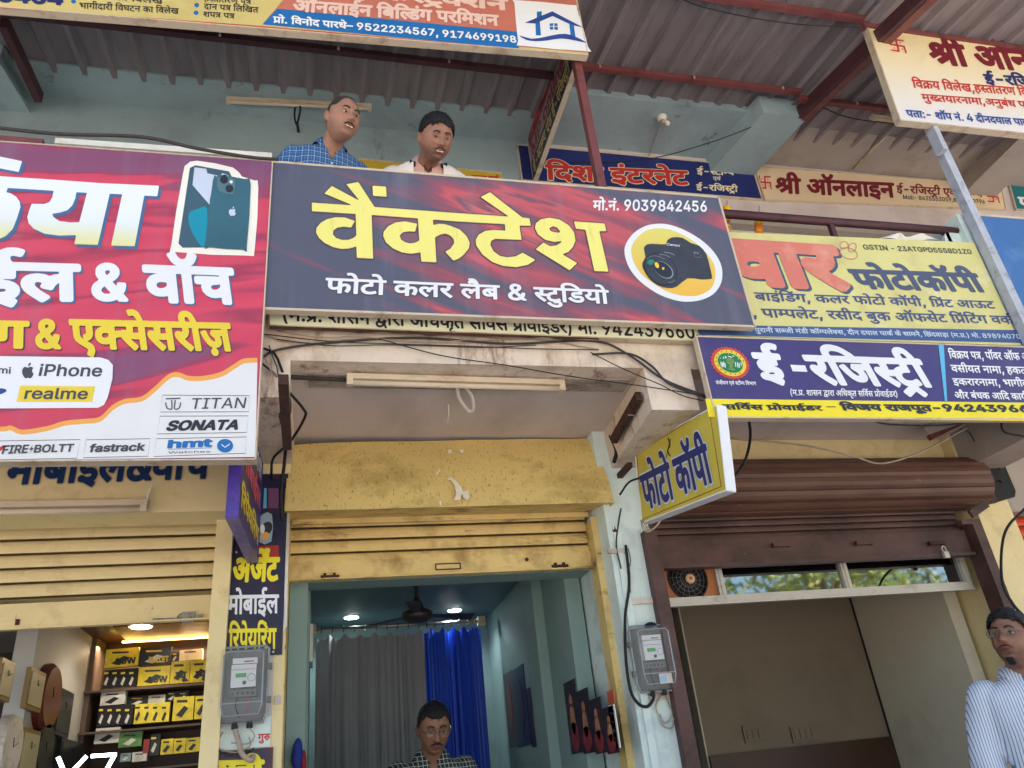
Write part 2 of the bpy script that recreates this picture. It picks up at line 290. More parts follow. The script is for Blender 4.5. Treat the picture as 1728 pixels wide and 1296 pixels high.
[644,[[216,-3,159,17,113,48,79,89,58,137,51,190,56,234,70,272,94,306,161,367,324,489,365,535,376,579,371,611,353,636,326,653,291,659,242,647,210,616,198,570,211,518,293,406,628,0,522,0,177,416,128,490,114,528,115,615,132,655,158,688,194,713,238,729,288,734,339,729,382,713,417,688,443,656,459,619,462,546,438,489,395,441,223,311,159,249,141,187,145,154,158,124,206,82,239,71,319,71,398,106,461,172,496,266,501,321,585,321,581,255,569,203,531,129,478,67,438,33,389,9,336,-5,283,-10]]],
[0,[[-193,5,-136,11,-69,1,-20,-28,12,-72,22,-129,10,-184,-24,-229,-81,-258,-157,-268,-219,-263,-275,-248,-370,-188,-455,-100,-394,-57,-320,-136,-246,-182,-157,-196,-78,-178,-51,-122,-57,-93,-76,-73,-102,-61,-157,-58,-222,-79,-248,-12]]],
[577,[[329,220,248,197,205,228,169,263,145,304,137,352,140,378,147,400,174,433,228,458,401,465,401,551,0,551,0,622,592,622,592,551,482,551,482,394,254,391,232,381,217,347,231,306,261,277,309,290,362,294,430,285,485,256,522,212,534,154,522,93,485,44,424,11,337,0,274,5,215,20,112,76,25,158,86,207,163,132,202,106,266,82,337,74,424,94,453,152,447,183,428,204,399,218]]],
[580,[[595,551,491,551,491,0,410,0,410,179,343,146,253,132,172,147,108,192,75,237,52,291,38,353,92,369,130,390,152,418,160,457,157,484,123,551,0,551,0,622,595,622],[152,258,180,228,215,209,259,203,306,208,346,224,410,274,410,551,211,551,233,498,240,445,228,381,191,333,129,301]]],
[730,[[322,-5,267,10,216,35,171,70,133,113,101,164,78,224,64,290,64,437,78,503,101,563,133,614,171,657,216,692,267,717,322,732,436,733,533,701,575,674,611,640,662,552,676,499,583,499,572,534,536,591,482,629,451,642,382,651,320,643,264,618,217,577,181,521,158,449,150,363,158,278,181,206,217,150,265,109,320,84,382,76,451,86,510,115,556,163,583,229,676,229,662,176,640,129,575,54,534,27,436,-6]]],
[561,[[181,-8,136,7,98,31,69,64,50,106,44,155,49,198,62,231,84,258,145,292,382,337,393,349,396,366,393,400,384,427,346,463,282,476,246,473,190,450,144,396,60,423,84,468,116,501,195,541,280,553,376,536,439,496,463,462,479,417,484,0,398,0,398,74,392,74,362,35,309,1,230,-13],[290,70,328,84,379,134,396,197,396,273,373,261,193,228,168,217,136,179,136,125,164,87,214,67]]],
[590,[[165,0,77,0,77,546,162,546,162,414,150,414,180,478,221,521,271,545,329,553,381,547,426,530,463,502,490,462,508,410,514,347,514,0,426,0,426,339,418,396,393,438,354,465,303,474,232,457,204,436,183,407,170,370]]],
[599,[[230,-3,169,23,119,66,82,122,59,191,51,270,59,350,82,419,119,475,169,518,230,544,299,553,369,544,430,518,480,475,518,419,541,350,549,270,541,191,518,122,480,66,430,23,369,-3,299,-12],[350,74,390,95,421,128,443,170,456,218,456,322,443,370,421,412,390,446,350,467,299,474,250,467,209,446,179,413,157,371,144,322,144,218,157,170,179,128,209,95,250,74,299,67]]],
[390,[[129,378,168,577,216,707,250,772,336,772,290,667,246,530,218,370,214,296,217,231,243,97,287,-26,336,-136,250,-136,174,25,139,153,128,225]]],
[620,[[174,-120,129,-104,92,-80,64,-48,46,-10,40,33,48,87,73,132,112,165,163,187,150,227,146,272,150,313,179,377,239,426,284,443,395,456,395,551,0,551,0,622,634,622,634,551,476,551,476,385,375,383,301,369,273,355,238,316,227,262,237,214,266,174,317,149,411,141,406,176,411,206,427,226,449,236,473,240,511,234,538,216,555,190,561,162,557,133,525,95,501,83,585,-138,516,-166,459,-6,362,-90,301,-116,227,-125],[127,-8,152,-36,188,-51,229,-56,271,-51,343,-16,428,72,346,73,296,83,250,100,210,127,174,114,145,94,126,67,119,34]]],
[764,[[459,157,424,114,374,88,312,80,257,87,206,108,159,144,126,181,93,229,29,356,100,382,160,260,193,214,246,168,305,153,340,157,367,170,385,193,391,227,386,262,370,293,318,347,260,341,255,411,313,418,352,435,373,461,380,494,374,525,356,546,302,562,235,552,171,525,146,594,210,620,298,632,367,622,418,593,449,549,459,495,442,426,392,375,412,355,516,351,594,363,594,551,521,551,521,622,779,622,779,551,675,551,675,0,594,0,594,290,523,280,455,282,470,218]]],
[0,[[0,-246,-67,-265,-106,-268,-173,-258,-224,-228,-255,-183,-266,-126,-255,-74,-222,-28,-166,4,-89,18,-82,-48,-132,-59,-166,-77,-186,-102,-192,-132,-186,-161,-167,-182,-111,-197,-56,-190,2,-164,27,-233]]],
[390,[[82,-78,148,100,174,233,177,296,162,448,144,530,101,667,55,772,140,772,205,631,238,520,262,378,263,224,252,151,216,23,140,-136,55,-136]]],
[259,[[170,0,89,0,89,551,0,551,0,622,273,622,273,551,170,551],[279,803,254,756,222,722,162,690,91,680,24,691,-35,724,-69,760,-123,863,-52,887,-24,826,8,783,46,758,94,749,144,758,178,786,203,830,222,889,298,863]]],
[634,[[545,551,545,0,465,0,465,165,403,133,317,118,247,129,190,161,153,211,141,275,154,330,185,371,38,369,38,441,389,440,382,370,298,364,256,346,230,315,221,274,228,236,250,210,281,193,317,188,363,193,402,210,465,260,465,551,0,551,0,622,649,622,649,551]]],
[875,[[77,546,163,546,163,424,156,424,192,497,218,523,281,552,316,556,370,547,412,519,443,477,460,423,448,423,462,461,484,494,547,540,585,552,672,551,713,535,748,509,776,473,793,426,799,368,799,0,711,0,711,366,703,416,678,450,642,469,601,476,566,472,537,460,496,418,486,389,482,0,394,0,394,375,386,416,364,448,329,469,287,476,227,461,202,442,182,417,169,384,165,0,77,0]]],
[242,[[77,546,165,546,165,0,77,0],[98,640,65,671,65,716,98,747,145,747,165,735,179,716,179,671,165,652,145,640,122,635]]],
[638,[[88,728,337,728,414,720,477,697,525,660,558,613,578,558,585,496,578,434,558,378,525,331,477,294,415,271,337,263,161,263,161,345,333,345,385,350,426,365,456,388,477,419,493,496,477,573,456,603,426,626,384,641,332,646,181,646,181,0,88,0]]],
[591,[[165,0,77,0,77,728,165,728,165,414,150,414,180,478,221,521,271,545,329,553,381,547,426,530,463,502,491,462,508,410,514,347,514,0,426,0,426,339,418,396,393,438,354,465,303,474,232,457,204,436,183,407,170,370]]],
[583,[[233,-3,170,23,119,66,82,122,59,190,51,269,58,348,81,417,118,474,167,517,227,544,296,553,340,549,422,520,459,492,490,455,514,408,529,350,534,243,110,243,110,317,487,317,446,290,442,341,429,385,408,423,379,451,342,469,296,475,251,469,212,450,181,423,158,387,144,347,140,255,145,199,161,152,186,115,219,88,260,72,307,66,366,76,390,87,428,125,440,150,525,127,508,88,482,55,449,27,407,6,307,-12]]],
[376,[[77,546,162,546,162,462,168,462,189,499,222,529,263,547,354,552,354,464,301,469,264,465,231,452,204,433,169,377,165,0,77,0]]],
[275,[[146,4,108,29,85,69,77,121,77,728,165,728,167,111,174,90,188,79,246,79,263,4,200,-4]]],
[645,[[48,728,598,728,598,646,370,646,370,0,277,0,277,646,48,646]]],
[440,[[45,82,174,82,174,646,45,646,45,728,396,728,396,646,267,646,267,82,396,82,396,0,45,0]]],
[689,[[290,728,397,728,665,0,567,0,380,531,334,684,352,684,274,432,124,0,25,0],[158,284,532,284,532,203,158,203]]],
[753,[[88,728,197,728,506,242,595,76,582,76,573,227,573,728,666,728,666,0,555,0,255,473,155,649,172,649,181,438,181,0,88,0]]],
[641,[[247,-6,184,13,133,43,94,84,68,133,57,190,152,190,161,153,180,123,241,83,321,70,368,74,409,86,445,106,472,132,489,163,495,200,490,232,475,257,422,293,185,373,126,414,89,467,77,533,85,590,110,640,149,681,200,712,260,731,327,737,395,731,454,712,503,682,541,643,566,596,575,544,484,544,469,591,434,626,384,648,324,655,280,651,242,640,187,598,172,569,167,537,173,503,191,476,217,455,278,428,444,378,511,342,541,316,564,284,580,245,585,198,577,142,554,91,516,48,464,15,399,-6,321,-13]]],
[764,[[323,-5,267,10,217,35,171,70,133,113,102,164,78,224,64,290,64,437,78,503,102,563,133,614,171,657,217,692,267,717,323,732,383,737,443,732,498,717,549,692,594,657,632,614,663,563,687,503,700,437,705,363,700,290,687,224,663,164,632,113,594,70,549,35,498,10,443,-5,383,-10],[445,84,500,109,547,150,584,206,607,278,615,363,607,450,584,521,547,578,500,618,445,643,383,651,321,643,265,618,217,577,181,521,158,449,150,363,158,278,181,207,217,150,265,109,321,84,383,76]]],
[590,[[88,728,528,728,528,646,181,646,181,396,495,396,495,314,181,314,181,0,88,0]]],
[643,[[88,728,337,728,414,720,477,698,525,664,558,619,578,564,585,503,578,442,558,388,525,344,477,310,415,289,337,282,140,282,140,365,385,369,426,382,456,402,477,429,489,463,489,544,477,578,456,607,425,628,384,642,332,646,181,646,181,0,88,0],[330,328,435,328,613,0,506,0]]],
[601,[[88,728,531,728,531,646,181,646,181,408,507,408,507,326,181,326,181,82,536,82,536,0,88,0]]],
[654,[[88,728,346,728,415,721,471,701,515,671,545,632,563,586,569,535,565,492,553,457,509,409,450,382,450,375,518,352,549,326,575,291,592,247,598,194,591,142,573,95,540,56,494,26,432,6,354,0,88,0],[352,82,424,90,472,115,499,151,508,195,504,230,490,262,437,312,400,325,181,330,181,82],[341,408,412,424,440,442,462,467,476,497,480,533,472,576,448,613,405,637,344,646,181,646,181,408]]],
[565,[[88,728,181,728,181,82,518,82,518,0,88,0]]],
[370,[[331,471,10,471,10,546,331,546],[117,619,123,662,139,698,165,726,197,746,272,762,354,747,330,672,283,680,248,675,224,659,210,634,205,599,205,0,117,0]]],
[527,[[210,-8,123,25,91,53,67,89,53,132,136,152,153,113,180,86,217,71,262,65,313,72,353,90,378,117,387,148,382,174,367,195,342,211,151,267,105,299,78,341,69,394,76,438,96,476,127,508,168,532,216,548,323,549,367,536,403,516,431,490,468,421,388,401,351,454,318,472,272,478,227,472,191,456,166,430,158,399,164,372,180,350,209,334,397,279,442,247,469,205,478,154,471,109,451,69,418,35,375,10,323,-6,263,-12]]],
[327,[[292,471,10,471,10,546,292,546],[180,676,183,110,195,88,214,76,244,71,289,77,307,3,276,-4,242,-7,179,3,131,31,102,75,92,135,92,676]]],
[571,[[230,-3,169,23,119,66,82,122,59,191,51,270,59,350,82,419,119,475,169,518,230,544,299,553,374,542,408,530,465,491,507,436,521,402,436,378,418,417,388,447,325,472,250,467,209,446,179,413,157,371,144,322,144,218,157,170,179,128,209,95,250,74,299,67,350,74,390,95,420,127,438,167,522,144,490,78,440,30,409,12,338,-9,299,-12]]],
[548,[[160,305,176,305,409,546,518,546,266,287,256,287,160,196],[77,728,165,728,165,0,77,0],[213,267,276,329,535,0,422,0]]],
[985,[[25,728,120,728,253,209,284,56,272,56,322,281,440,728,545,728,689,172,713,56,700,56,732,209,864,728,960,728,761,0,653,0,504,559,482,681,502,681,470,513,332,0,224,0]]],
[742,[[653,0,572,0,572,370,378,373,436,303,452,262,458,218,453,176,438,141,414,114,384,95,310,80,258,88,209,110,162,151,88,264,31,401,102,426,149,308,198,222,250,170,306,153,335,157,358,170,374,193,379,227,371,270,348,310,273,377,302,441,572,441,572,551,0,551,0,622,757,622,757,551,653,551]]],
[0,[[-190,686,-210,740,-256,804,-283,818,-315,823,-385,809,-409,882,-318,896,-274,892,-239,879,-210,856,-181,819,-137,877,-55,896,4,890,51,872,29,806,-27,826,-83,821,-109,804,-125,779,-129,726,-94,615,-169,615],[-49,678,-76,705,-76,743,-49,770,-11,770,6,760,16,743,16,705,6,688,-11,678]]],
[563,[[515,251,483,165,457,126,385,167,422,224,438,294,434,326,421,350,400,366,369,371,336,366,304,351,246,295,167,254,272,146,395,42,341,-12,230,87,138,181,75,256,42,323,44,358,55,376,75,389,127,390,148,382,181,349,215,372,238,399,252,431,255,491,239,551,0,551,0,622,577,622,577,551,320,551,332,510,334,429,392,440,441,431,482,404,510,358,519,296]]],
[491,[[242,220,161,197,118,228,82,263,58,304,52,378,60,400,87,433,141,458,314,465,314,551,0,551,0,622,505,622,505,551,395,551,395,394,167,391,145,381,130,347,144,306,174,277,222,290,275,294,343,285,398,256,435,212,447,154,437,96,406,52,356,21,289,4,415,-40,382,-110,176,1,82,18,57,37,48,65,51,85,78,112,121,113,142,106,194,70,219,68,281,73,328,88,356,115,366,153,360,182,342,204,312,218]]],
[648,[[482,270,163,270,163,351,482,351]]],
[915,[[826,0,745,0,745,191,682,159,645,149,563,149,528,160,475,194,440,250,207,250,203,185,177,155,140,154,99,178,50,237,39,278,52,308,71,318,126,321,126,551,0,551,0,622,930,622,930,551,826,551],[427,321,426,551,207,551,207,321],[507,551,508,332,514,282,527,252,567,223,610,217,649,222,718,256,745,280,745,551]]],
[553,[[474,551,472,334,456,271,441,246,393,208,323,192,307,266,359,282,388,322,393,551,160,551,161,311,176,230,188,212,230,179,424,63,460,30,479,-7,486,-53,482,-92,439,-184,367,-142,392,-100,403,-55,395,-22,383,-6,333,31,167,129,112,180,83,256,79,551,0,551,0,622,568,622,568,551]]],
[707,[[195,107,447,258,342,284,257,314,76,202,28,270,183,354,138,392,110,428,94,465,89,503,100,552,132,594,182,622,247,632,307,623,356,596,388,553,399,500,393,459,376,422,319,361,423,330,537,310,537,551,461,551,461,622,722,622,722,551,618,551,618,0,537,0,537,234,243,40],[172,472,209,419,248,393,300,442,318,500,313,530,298,550,274,562,216,562,192,549,174,528,168,497]]],
[903,[[88,728,220,728,422,203,462,67,442,67,506,269,683,728,815,728,815,0,724,0,725,527,728,655,736,655,662,435,492,0,411,0,220,486,163,655,172,655,176,0,88,0]]],
[612,[[284,-7,247,6,219,25,172,84,162,84,162,0,77,0,77,728,165,728,165,458,172,458,218,516,246,535,282,548,330,553,394,544,450,519,497,477,532,421,554,352,562,271,554,190,532,121,497,65,451,23,395,-3,331,-12],[364,74,403,94,433,127,455,169,468,218,468,326,455,375,434,416,404,447,365,467,317,474,271,468,233,449,203,418,181,378,168,329,168,215,203,124,234,93,272,73,317,67]]],
[762,[[174,127,124,146,83,180,55,227,46,290,60,362,101,417,164,452,244,464,339,454,333,381,249,391,198,384,159,365,135,334,127,292,135,246,158,214,190,194,228,188,270,193,306,209,371,260,371,551,0,551,0,622,777,622,777,551,452,551,452,350,506,386,569,399,628,389,675,358,706,307,716,239,712,192,681,90,651,39,579,80,620,154,636,237,631,278,616,307,593,324,562,330,508,312,452,258,452,0,371,0,371,173,93,-12,46,53]]],
[648,[[657,50,555,12,488,7,417,13,348,31,282,60,203,115,163,150,85,239,48,296,40,338,55,376,75,389,127,390,148,382,181,350,199,372,210,398,217,458,201,551,0,551,0,622,663,622,663,551,282,551,297,486,289,384,263,328,221,285,166,253,263,158,314,124,368,99,426,84,539,82,630,112,676,140,700,74],[642,195,606,178,521,164,476,169,436,184,403,207,378,238,361,276,356,319,368,384,404,432,460,463,531,473,616,463,610,394,540,404,497,398,464,382,444,354,437,316,444,279,464,252,496,237,568,236,598,246,648,280,673,215]]],
[268,[[111,-2,75,34,70,60,75,85,111,121,162,121,183,106,197,85,202,60,197,34,183,13,162,-2],[111,393,75,429,70,455,75,480,111,516,136,521,162,516,183,501,197,480,202,455,197,429,183,408,162,393]]],
[746,[[323,-5,266,10,215,36,170,70,132,113,101,165,78,224,64,290,64,437,78,503,101,563,131,614,169,657,214,692,264,717,320,732,435,733,534,699,613,637,664,550,678,500,583,500,553,562,532,588,509,610,451,641,380,651,319,643,264,618,217,578,181,521,158,450,150,363,158,278,181,207,217,150,265,109,322,84,385,76,443,83,494,102,535,134,567,177,586,229,593,290,621,285,404,285,404,366,684,366,684,286,674,202,645,129,599,70,539,27,467,-1,385,-10]]],
[721,[[139,0,139,82,309,82,390,91,456,116,507,157,543,213,565,283,572,365,565,446,544,515,508,571,459,612,395,637,318,646,135,646,135,728,392,723,452,708,506,684,552,651,591,609,622,559,644,502,658,437,658,293,644,228,622,170,590,119,551,77,503,44,448,20,385,5,315,0],[181,0,88,0,88,728,181,728]]],
[628,[[63,65,411,582,485,680,496,650,60,646,60,728,565,728,565,661,196,116,144,47,133,78,569,82,569,0,63,0]]],
[1023,[[459,157,424,114,374,88,312,80,257,87,206,108,159,144,126,181,93,229,29,356,100,382,160,260,193,214,246,168,305,153,340,157,367,170,385,193,391,227,386,262,370,293,318,347,260,341,255,411,313,418,352,435,373,461,380,494,374,525,356,546,302,562,235,552,171,525,146,594,210,620,298,632,367,622,418,593,449,549,459,495,442,426,392,375,412,355,486,350,594,363,594,551,521,551,521,622,1038,622,1038,551,934,551,934,0,853,0,853,551,675,551,675,0,594,0,594,290,523,280,455,282,470,218]]],
[765,[[780,622,780,551,453,551,477,510,485,464,476,409,450,364,406,328,446,288,508,322,573,333,632,323,680,294,711,247,721,185,706,93,656,0,584,41,625,106,641,181,636,219,620,244,596,259,565,264,525,255,484,227,499,152,493,106,476,68,450,38,415,17,374,4,328,0,272,8,220,30,169,71,120,130,89,181,29,313,100,338,162,200,196,148,234,108,276,82,320,74,357,79,388,92,407,119,414,160,408,199,392,236,329,301,264,294,259,364,323,372,368,390,395,420,404,463,400,491,389,516,351,551,0,551,0,622]]],
[401,[[416,622,416,551,0,551,0,622],[399,164,354,140,302,124,241,118,188,123,140,139,101,164,71,198,52,238,46,286,61,362,106,418,176,452,265,464,369,454,363,385,293,394,230,392,365,225,401,256,439,193],[135,242,160,210,198,190,242,184,308,195,168,370,137,335,127,287]]],
[603,[[452,551,452,334,531,366,631,368,631,297,508,287,452,253,452,0,371,0,371,174,312,136,272,122,180,123,138,137,100,161,71,194,52,238,46,290,60,362,101,417,164,452,244,464,339,454,333,381,249,391,198,384,159,365,135,334,127,292,135,246,158,214,190,194,228,188,270,193,340,232,371,260,371,551,0,551,0,622,618,622,618,551]]],
[701,[[370,78,436,102,493,139,536,187,565,245,574,310,568,353,551,388,524,411,487,419,458,414,438,401,424,358,431,328,450,300,485,278,535,261,502,198,432,226,384,262,356,307,347,356,354,400,374,438,408,466,455,481,455,551,0,551,0,622,715,622,715,551,535,551,535,477,582,457,620,422,645,372,653,308,647,251,628,195,598,143,556,96,505,56,444,26,374,6,296,0,211,10,150,42,113,89,101,147,108,190,132,231,95,254,66,284,49,319,43,359,54,412,88,451,140,475,206,483,288,473,282,404,212,415,146,399,124,350,130,324,146,305,171,291,202,281,266,290,308,287,302,217,276,218,206,200,182,148,190,113,213,89,249,75,296,70]]],
[577,[[329,220,248,197,205,228,169,263,145,304,137,352,140,378,147,400,174,433,228,458,401,465,401,551,0,551,0,622,592,622,592,551,482,551,482,394,254,391,232,381,217,347,231,306,261,277,309,290,362,294,430,285,485,256,522,212,534,154,522,93,485,44,424,11,337,0,274,5,215,20,112,76,25,158,86,207,163,132,202,106,266,82,337,74,424,94,453,152,447,183,428,204,399,218],[261,-112,291,-80,333,-80,363,-112,363,-157,333,-188,291,-188,261,-157]]],
[0,[[-89,-254,-173,-268,-240,-258,-290,-228,-322,-183,-333,-126,-322,-73,-287,-29,-233,1,-162,11,-92,4,-31,-17,22,-49,68,-90,145,-189,83,-228,10,-135,-27,-101,-87,-68,-156,-57,-201,-62,-233,-76,-252,-99,-259,-128,-253,-160,-234,-181,-178,-196,-130,-190,-88,-175,-63,-245]]],
[259,[[0,551,0,622,87,622,49,736,28,776,-8,813,-57,825,-92,819,-118,800,-134,771,-139,733,-129,672,-105,615,-185,615,-211,682,-220,748,-210,807,-178,854,-128,886,-61,896,-20,892,14,880,71,833,92,860,121,880,157,892,229,894,304,872,282,806,226,826,170,821,144,804,128,779,123,747,163,622,273,622,273,551,170,551,170,0,89,0,89,551]]],
[349,[[363,622,363,551,0,551,0,622],[48,275,58,305,93,351,163,388,211,396,380,399,380,328,200,322,150,299,132,274,126,237,135,189,163,142,191,111,271,40,217,-12,132,68,68,151,51,195]]],
[1023,[[459,157,424,114,374,88,312,80,257,87,206,108,159,144,126,181,93,229,29,356,100,382,160,260,193,214,246,168,305,153,340,157,367,170,385,193,391,227,386,262,370,293,318,347,260,341,255,411,313,418,352,435,373,461,380,494,374,525,356,546,302,562,235,552,171,525,146,594,210,620,298,632,367,622,418,593,449,549,459,495,442,426,392,375,412,355,486,350,594,363,594,551,521,551,521,622,1038,622,1038,551,934,551,934,0,853,0,853,551,675,551,675,0,594,0,594,290,523,280,455,282,470,218],[818,650,772,689,728,702,683,702,621,682,595,751,669,772,740,768,777,752,840,694,801,774,781,799,760,815,707,827,637,813,614,882,705,896,755,890,798,870,836,836,870,784,890,737,929,615,844,615]]],
[744,[[292,-3,222,22,165,62,123,114,97,177,88,248,88,728,181,728,181,255,186,206,204,162,232,125,270,98,317,80,373,74,428,80,475,98,513,125,541,162,558,206,563,255,563,728,656,728,656,248,647,177,621,114,579,62,522,22,453,-3,373,-12]]],
[358,[[373,622,373,551,0,551,0,622],[204,244,190,202,174,192,128,193,102,209,56,260,42,290,37,318,50,355,69,366,98,369,385,369,385,298,204,298]]],
[562,[[26,546,123,546,239,222,284,73,297,25,265,25,306,172,439,546,536,546,327,0,235,0]]],
[562,[[91,-122,149,-128,170,-121,205,-82,235,-3,26,546,123,546,256,172,297,25,265,25,306,172,440,546,536,546,278,-121,256,-153,202,-195,133,-208,68,-198]]],
[742,[[653,0,572,0,572,370,378,373,436,303,452,262,458,218,453,176,438,141,414,114,384,95,310,80,258,88,209,110,162,151,88,264,31,401,102,426,149,308,198,222,250,170,306,153,335,157,358,170,374,193,379,227,371,270,348,310,273,377,302,441,572,441,572,551,0,551,0,622,757,622,757,551,653,551],[227,-33,257,-1,299,-1,329,-33,329,-78,299,-109,257,-109,227,-78]]],
]
# each line of lettering: 1 for Devanagari or 0 for Latin, then its letter shapes in order
LINES = dict(
    tl_a=[1,0,1,2,3,4,1,5,3,6,7,8,9,10,11,6,12,1,6,7,8,13,14,15],
    tl_b=[1,4,1,11,6,16,17,6,7,13,7,15,18],
    tl_c=[1,19,16,17,6,16,17],
    tl_d=[1,20,21,18,1,22,18,5,23,6,16,17],
    tl_e=[1,12,1,6,7,8,13,14,15],
    tl_f=[0,24,25,26,25,26],
    tl_g=[1,27,11,13,1,28,11,6,7,29,7,30,22,2,6,16,5,7,31,19,11],
    tl_h=[1,16,32,33,34,6,12,22,21,35,36,11],
    tl_i=[1,37,38,39,6,7,8,11,38,4,6,16,1,5,40,14,41,6,42,43,44,44,44,45,26,43,24,46,34,6,42,47,46,26,24,42,42,47,42,48],
    mo=[1,31,38,39,11,22,39,6,42,25,45,42,48,26,44,26,43,24],
    photo=[1,49,38,10,38,6,12,13,5,6,13,50,29,6,51,6,21,10,52,7,53,54,38],
    canon=[0,55,56,57,58,57],
    crm=[1,59,31,39,37,39,6,19,1,32,11,6,60,1,5,1,6,61,7,40,12,62,18,6,32,7,8,33,32,6,37,38,8,1,28,53,5,63,6,31,38,39,6,42,26,44,26,45,42,24,24,25,45],
    l_b=[1,31,38,29,1,28,13,6,51,6,8,64,65],
    l_mi=[0,66,67],
    l_ip=[0,67,68,69,58,57,70],
    l_re=[0,71,70,56,72,66,70],
    l_ti=[0,73,74,73,75,76],
    l_so=[0,77,78,76,75,73,75],
    l_fi=[0,79,74,80,81],
    l_bo=[0,82,78,83,73,73],
    l_fa=[0,84,56,85,86,71,56,87,88],
    l_hm=[0,69,66,86],
    l_wa=[0,89,56,86,87,69,70,85],
    l_d=[1,31,38,29,1,28,13,51,8,64,65],
    p_a=[1,61,90,91,10],
    p_b=[1,31,38,29,1,28,13],
    p_c=[1,7,5,16,14,54,7,5,22,2],
    p_d=[1,31,11,3],
    p_e=[1,2,52,92],
    w_a=[1,7,4,19,1,6,93,22,10,5,11,14,10],
    w_b=[1,28,94,21,10,1,95],
    w_c=[1,96,8,22],
    w_d=[1,28,94,5,7,90,21,35,3],
    w_e=[1,97,3,6,27,11,13,1,93,11],
    w_f=[1,28,94,5,7,90,21,35,3,6,96,8,22,6,21,10,1,95],
    w_g=[0,98,58,99,94,6,48,26,45,43,43,43,45,25,43,42,34,48,26,45,43,43,26,25,46,42,24],
    s_a=[1,7,4,19,1,6,93,22],
    s_b=[0,98,68,6,58,57,72,67,57,70],
    s_c=[1,28,94,21,10,1,95,6,96,22,53,6,28,94,5,7,90,21,35,3],
    r_a=[1,97,3,6,27,11,13,1,93,11],
    r_b=[1,28,94,5,7,90,21,35,3],
    r_c=[1,7,8,100,54,6,7,8,13,14,15,34,20,21,18,1,22,18,5,23,6,7,8,13,14,15],
    r_d=[1,31,52,101,18,54,1,5,11,1,31,1,34,61,11,52,29,22,40,6,16,17,34,29,22],
    r_e=[1,16,18,1,102,94,6,19,64,16,6,11,22,39,6,26,6,4,3,11,4,54,1,13,6,16,1,12,33,6,12,14],
    y_a=[1,16,8,1,5],
    y_b=[1,49,38,10,38,12,64,16,3],
    y_c=[0,103,77,73,74,76,6,94,6,44,45,75,73,103,68,104,43,43,43,48,104,47,105,25],
    y_d=[1,29,1,93,22,7,53,22,2,34,6,12,13,5,6,49,38,10,38,6,12,64,16,3,34,6,7,37,22,10,6,106,107,10],
    y_e=[1,34,6,16,1,95,13,14,10,34,6,5,32,3,4,6,29,52,12,6,27,49,32,14,10,6,7,37,22,7,10,22,2,6,8,12,33],
    y_f=[1,16,52,5,1,11,3,6,32,108,90,3,6,31,22,53,3,6,12,64,95,13,14,109,32,34,6,4,3,11,6,4,54,1,13,6,16,1,12,33,6,12,14,6,32,1,31,11,14,34,6,7,110,22,4,8,1,111,1,6,59,31,39,37,39,63,6,31,38,39,6,48,42,48,42,26,25,46,25,24,43],
    e_a=[1,28,94,5,7,90,21,35,3],
    e_b=[1,59,31,39,37,39,6,19,1,32,11,6,60,1,5,1,6,61,7,40,12,62,18,6,32,7,8,33,32,6,37,38,8,1,28,53,5,63],
    e_c=[1,16,22,90,3,54,11,6,96,8,22,6,21,10,64,95,6,7,8,0,1,2],
    e_d=[1,32,7,8,33,32,6,37,38,8,1,28,53,5],
    e_d2=[1,7,8,90,54,6,5,1,90,16,112,18,94,42,26,44,26,45,42,24,24,25,45],
    e_e=[1,7,8,100,54,6,16,17,34,6,16,64,8,5,6,27,49,6,61,10,11,113],
    e_f=[1,8,32,3,54,18,6,11,1,31,1,34,6,20,12,114,54,1,2],
    e_g=[1,93,12,5,1,5,11,1,31,1,34,6,0,1,2,3,4,1,5,3],
    e_h=[1,115,5,6,29,22,40,12,6,106,7,4,6,12,1,54,33],
    f_a=[1,49,38,10,38,6,12,64,16,3],
    b_a=[1,12,13,5,6,65,65,33],
    blk=[0,82,116,83,83,81,73],
    dv=[0,47,25,89],
    blu=[1,117,54,112],
    eos=[0,81,78,77],
    hy=[0,94],
    tl_j=[0,104,67,118,119,56],
    la1=[1,31,38,29,1,28,13],
    amp=[0,51],
    la2=[1,8,64,65],
    lc1=[1,7,5,16,14,54,7,5,22,2],
    lc2=[1,96,109,32,14,32,5,3,120],
    ee1=[1,28],
    ee2=[1,5,7,90,21,35,3],
)
def sdf(conts, step, pad):
    segs = []
    for c in conts:
        n = len(c)
        for i in range(n): segs.append((*c[i], *c[(i + 1) % n]))
    S = np.array(segs, float); x0, y0 = S[:, [0, 2]].min() - pad, S[:, [1, 3]].min() - pad
    x1, y1 = S[:, [0, 2]].max() + pad, S[:, [1, 3]].max() + pad
    xs = np.arange(x0, x1 + step, step); ys = np.arange(y0, y1 + step, step) + 0.0137
    X, Y = np.meshgrid(xs, ys); X = X.ravel()[:, None]; Y = Y.ravel()[:, None]
    ax, ay, bx, by = S.T; dx, dy = bx - ax, by - ay; L2 = np.maximum(dx * dx + dy * dy, 1e-9)
    t = np.clip(((X - ax) * dx + (Y - ay) * dy) / L2, 0, 1)
    D = np.sqrt(((X - ax - t * dx) ** 2 + (Y - ay - t * dy) ** 2).min(1))
    up = (ay <= Y) & (by > Y); dn = (ay > Y) & (by <= Y)
    cr = dx * (Y - ay) - dy * (X - ax)
    w = (up & (cr > 0)).sum(1) - (dn & (cr < 0)).sum(1)
    D = np.where(w != 0, -D, D).reshape(len(ys), len(xs))
    return xs, ys, D
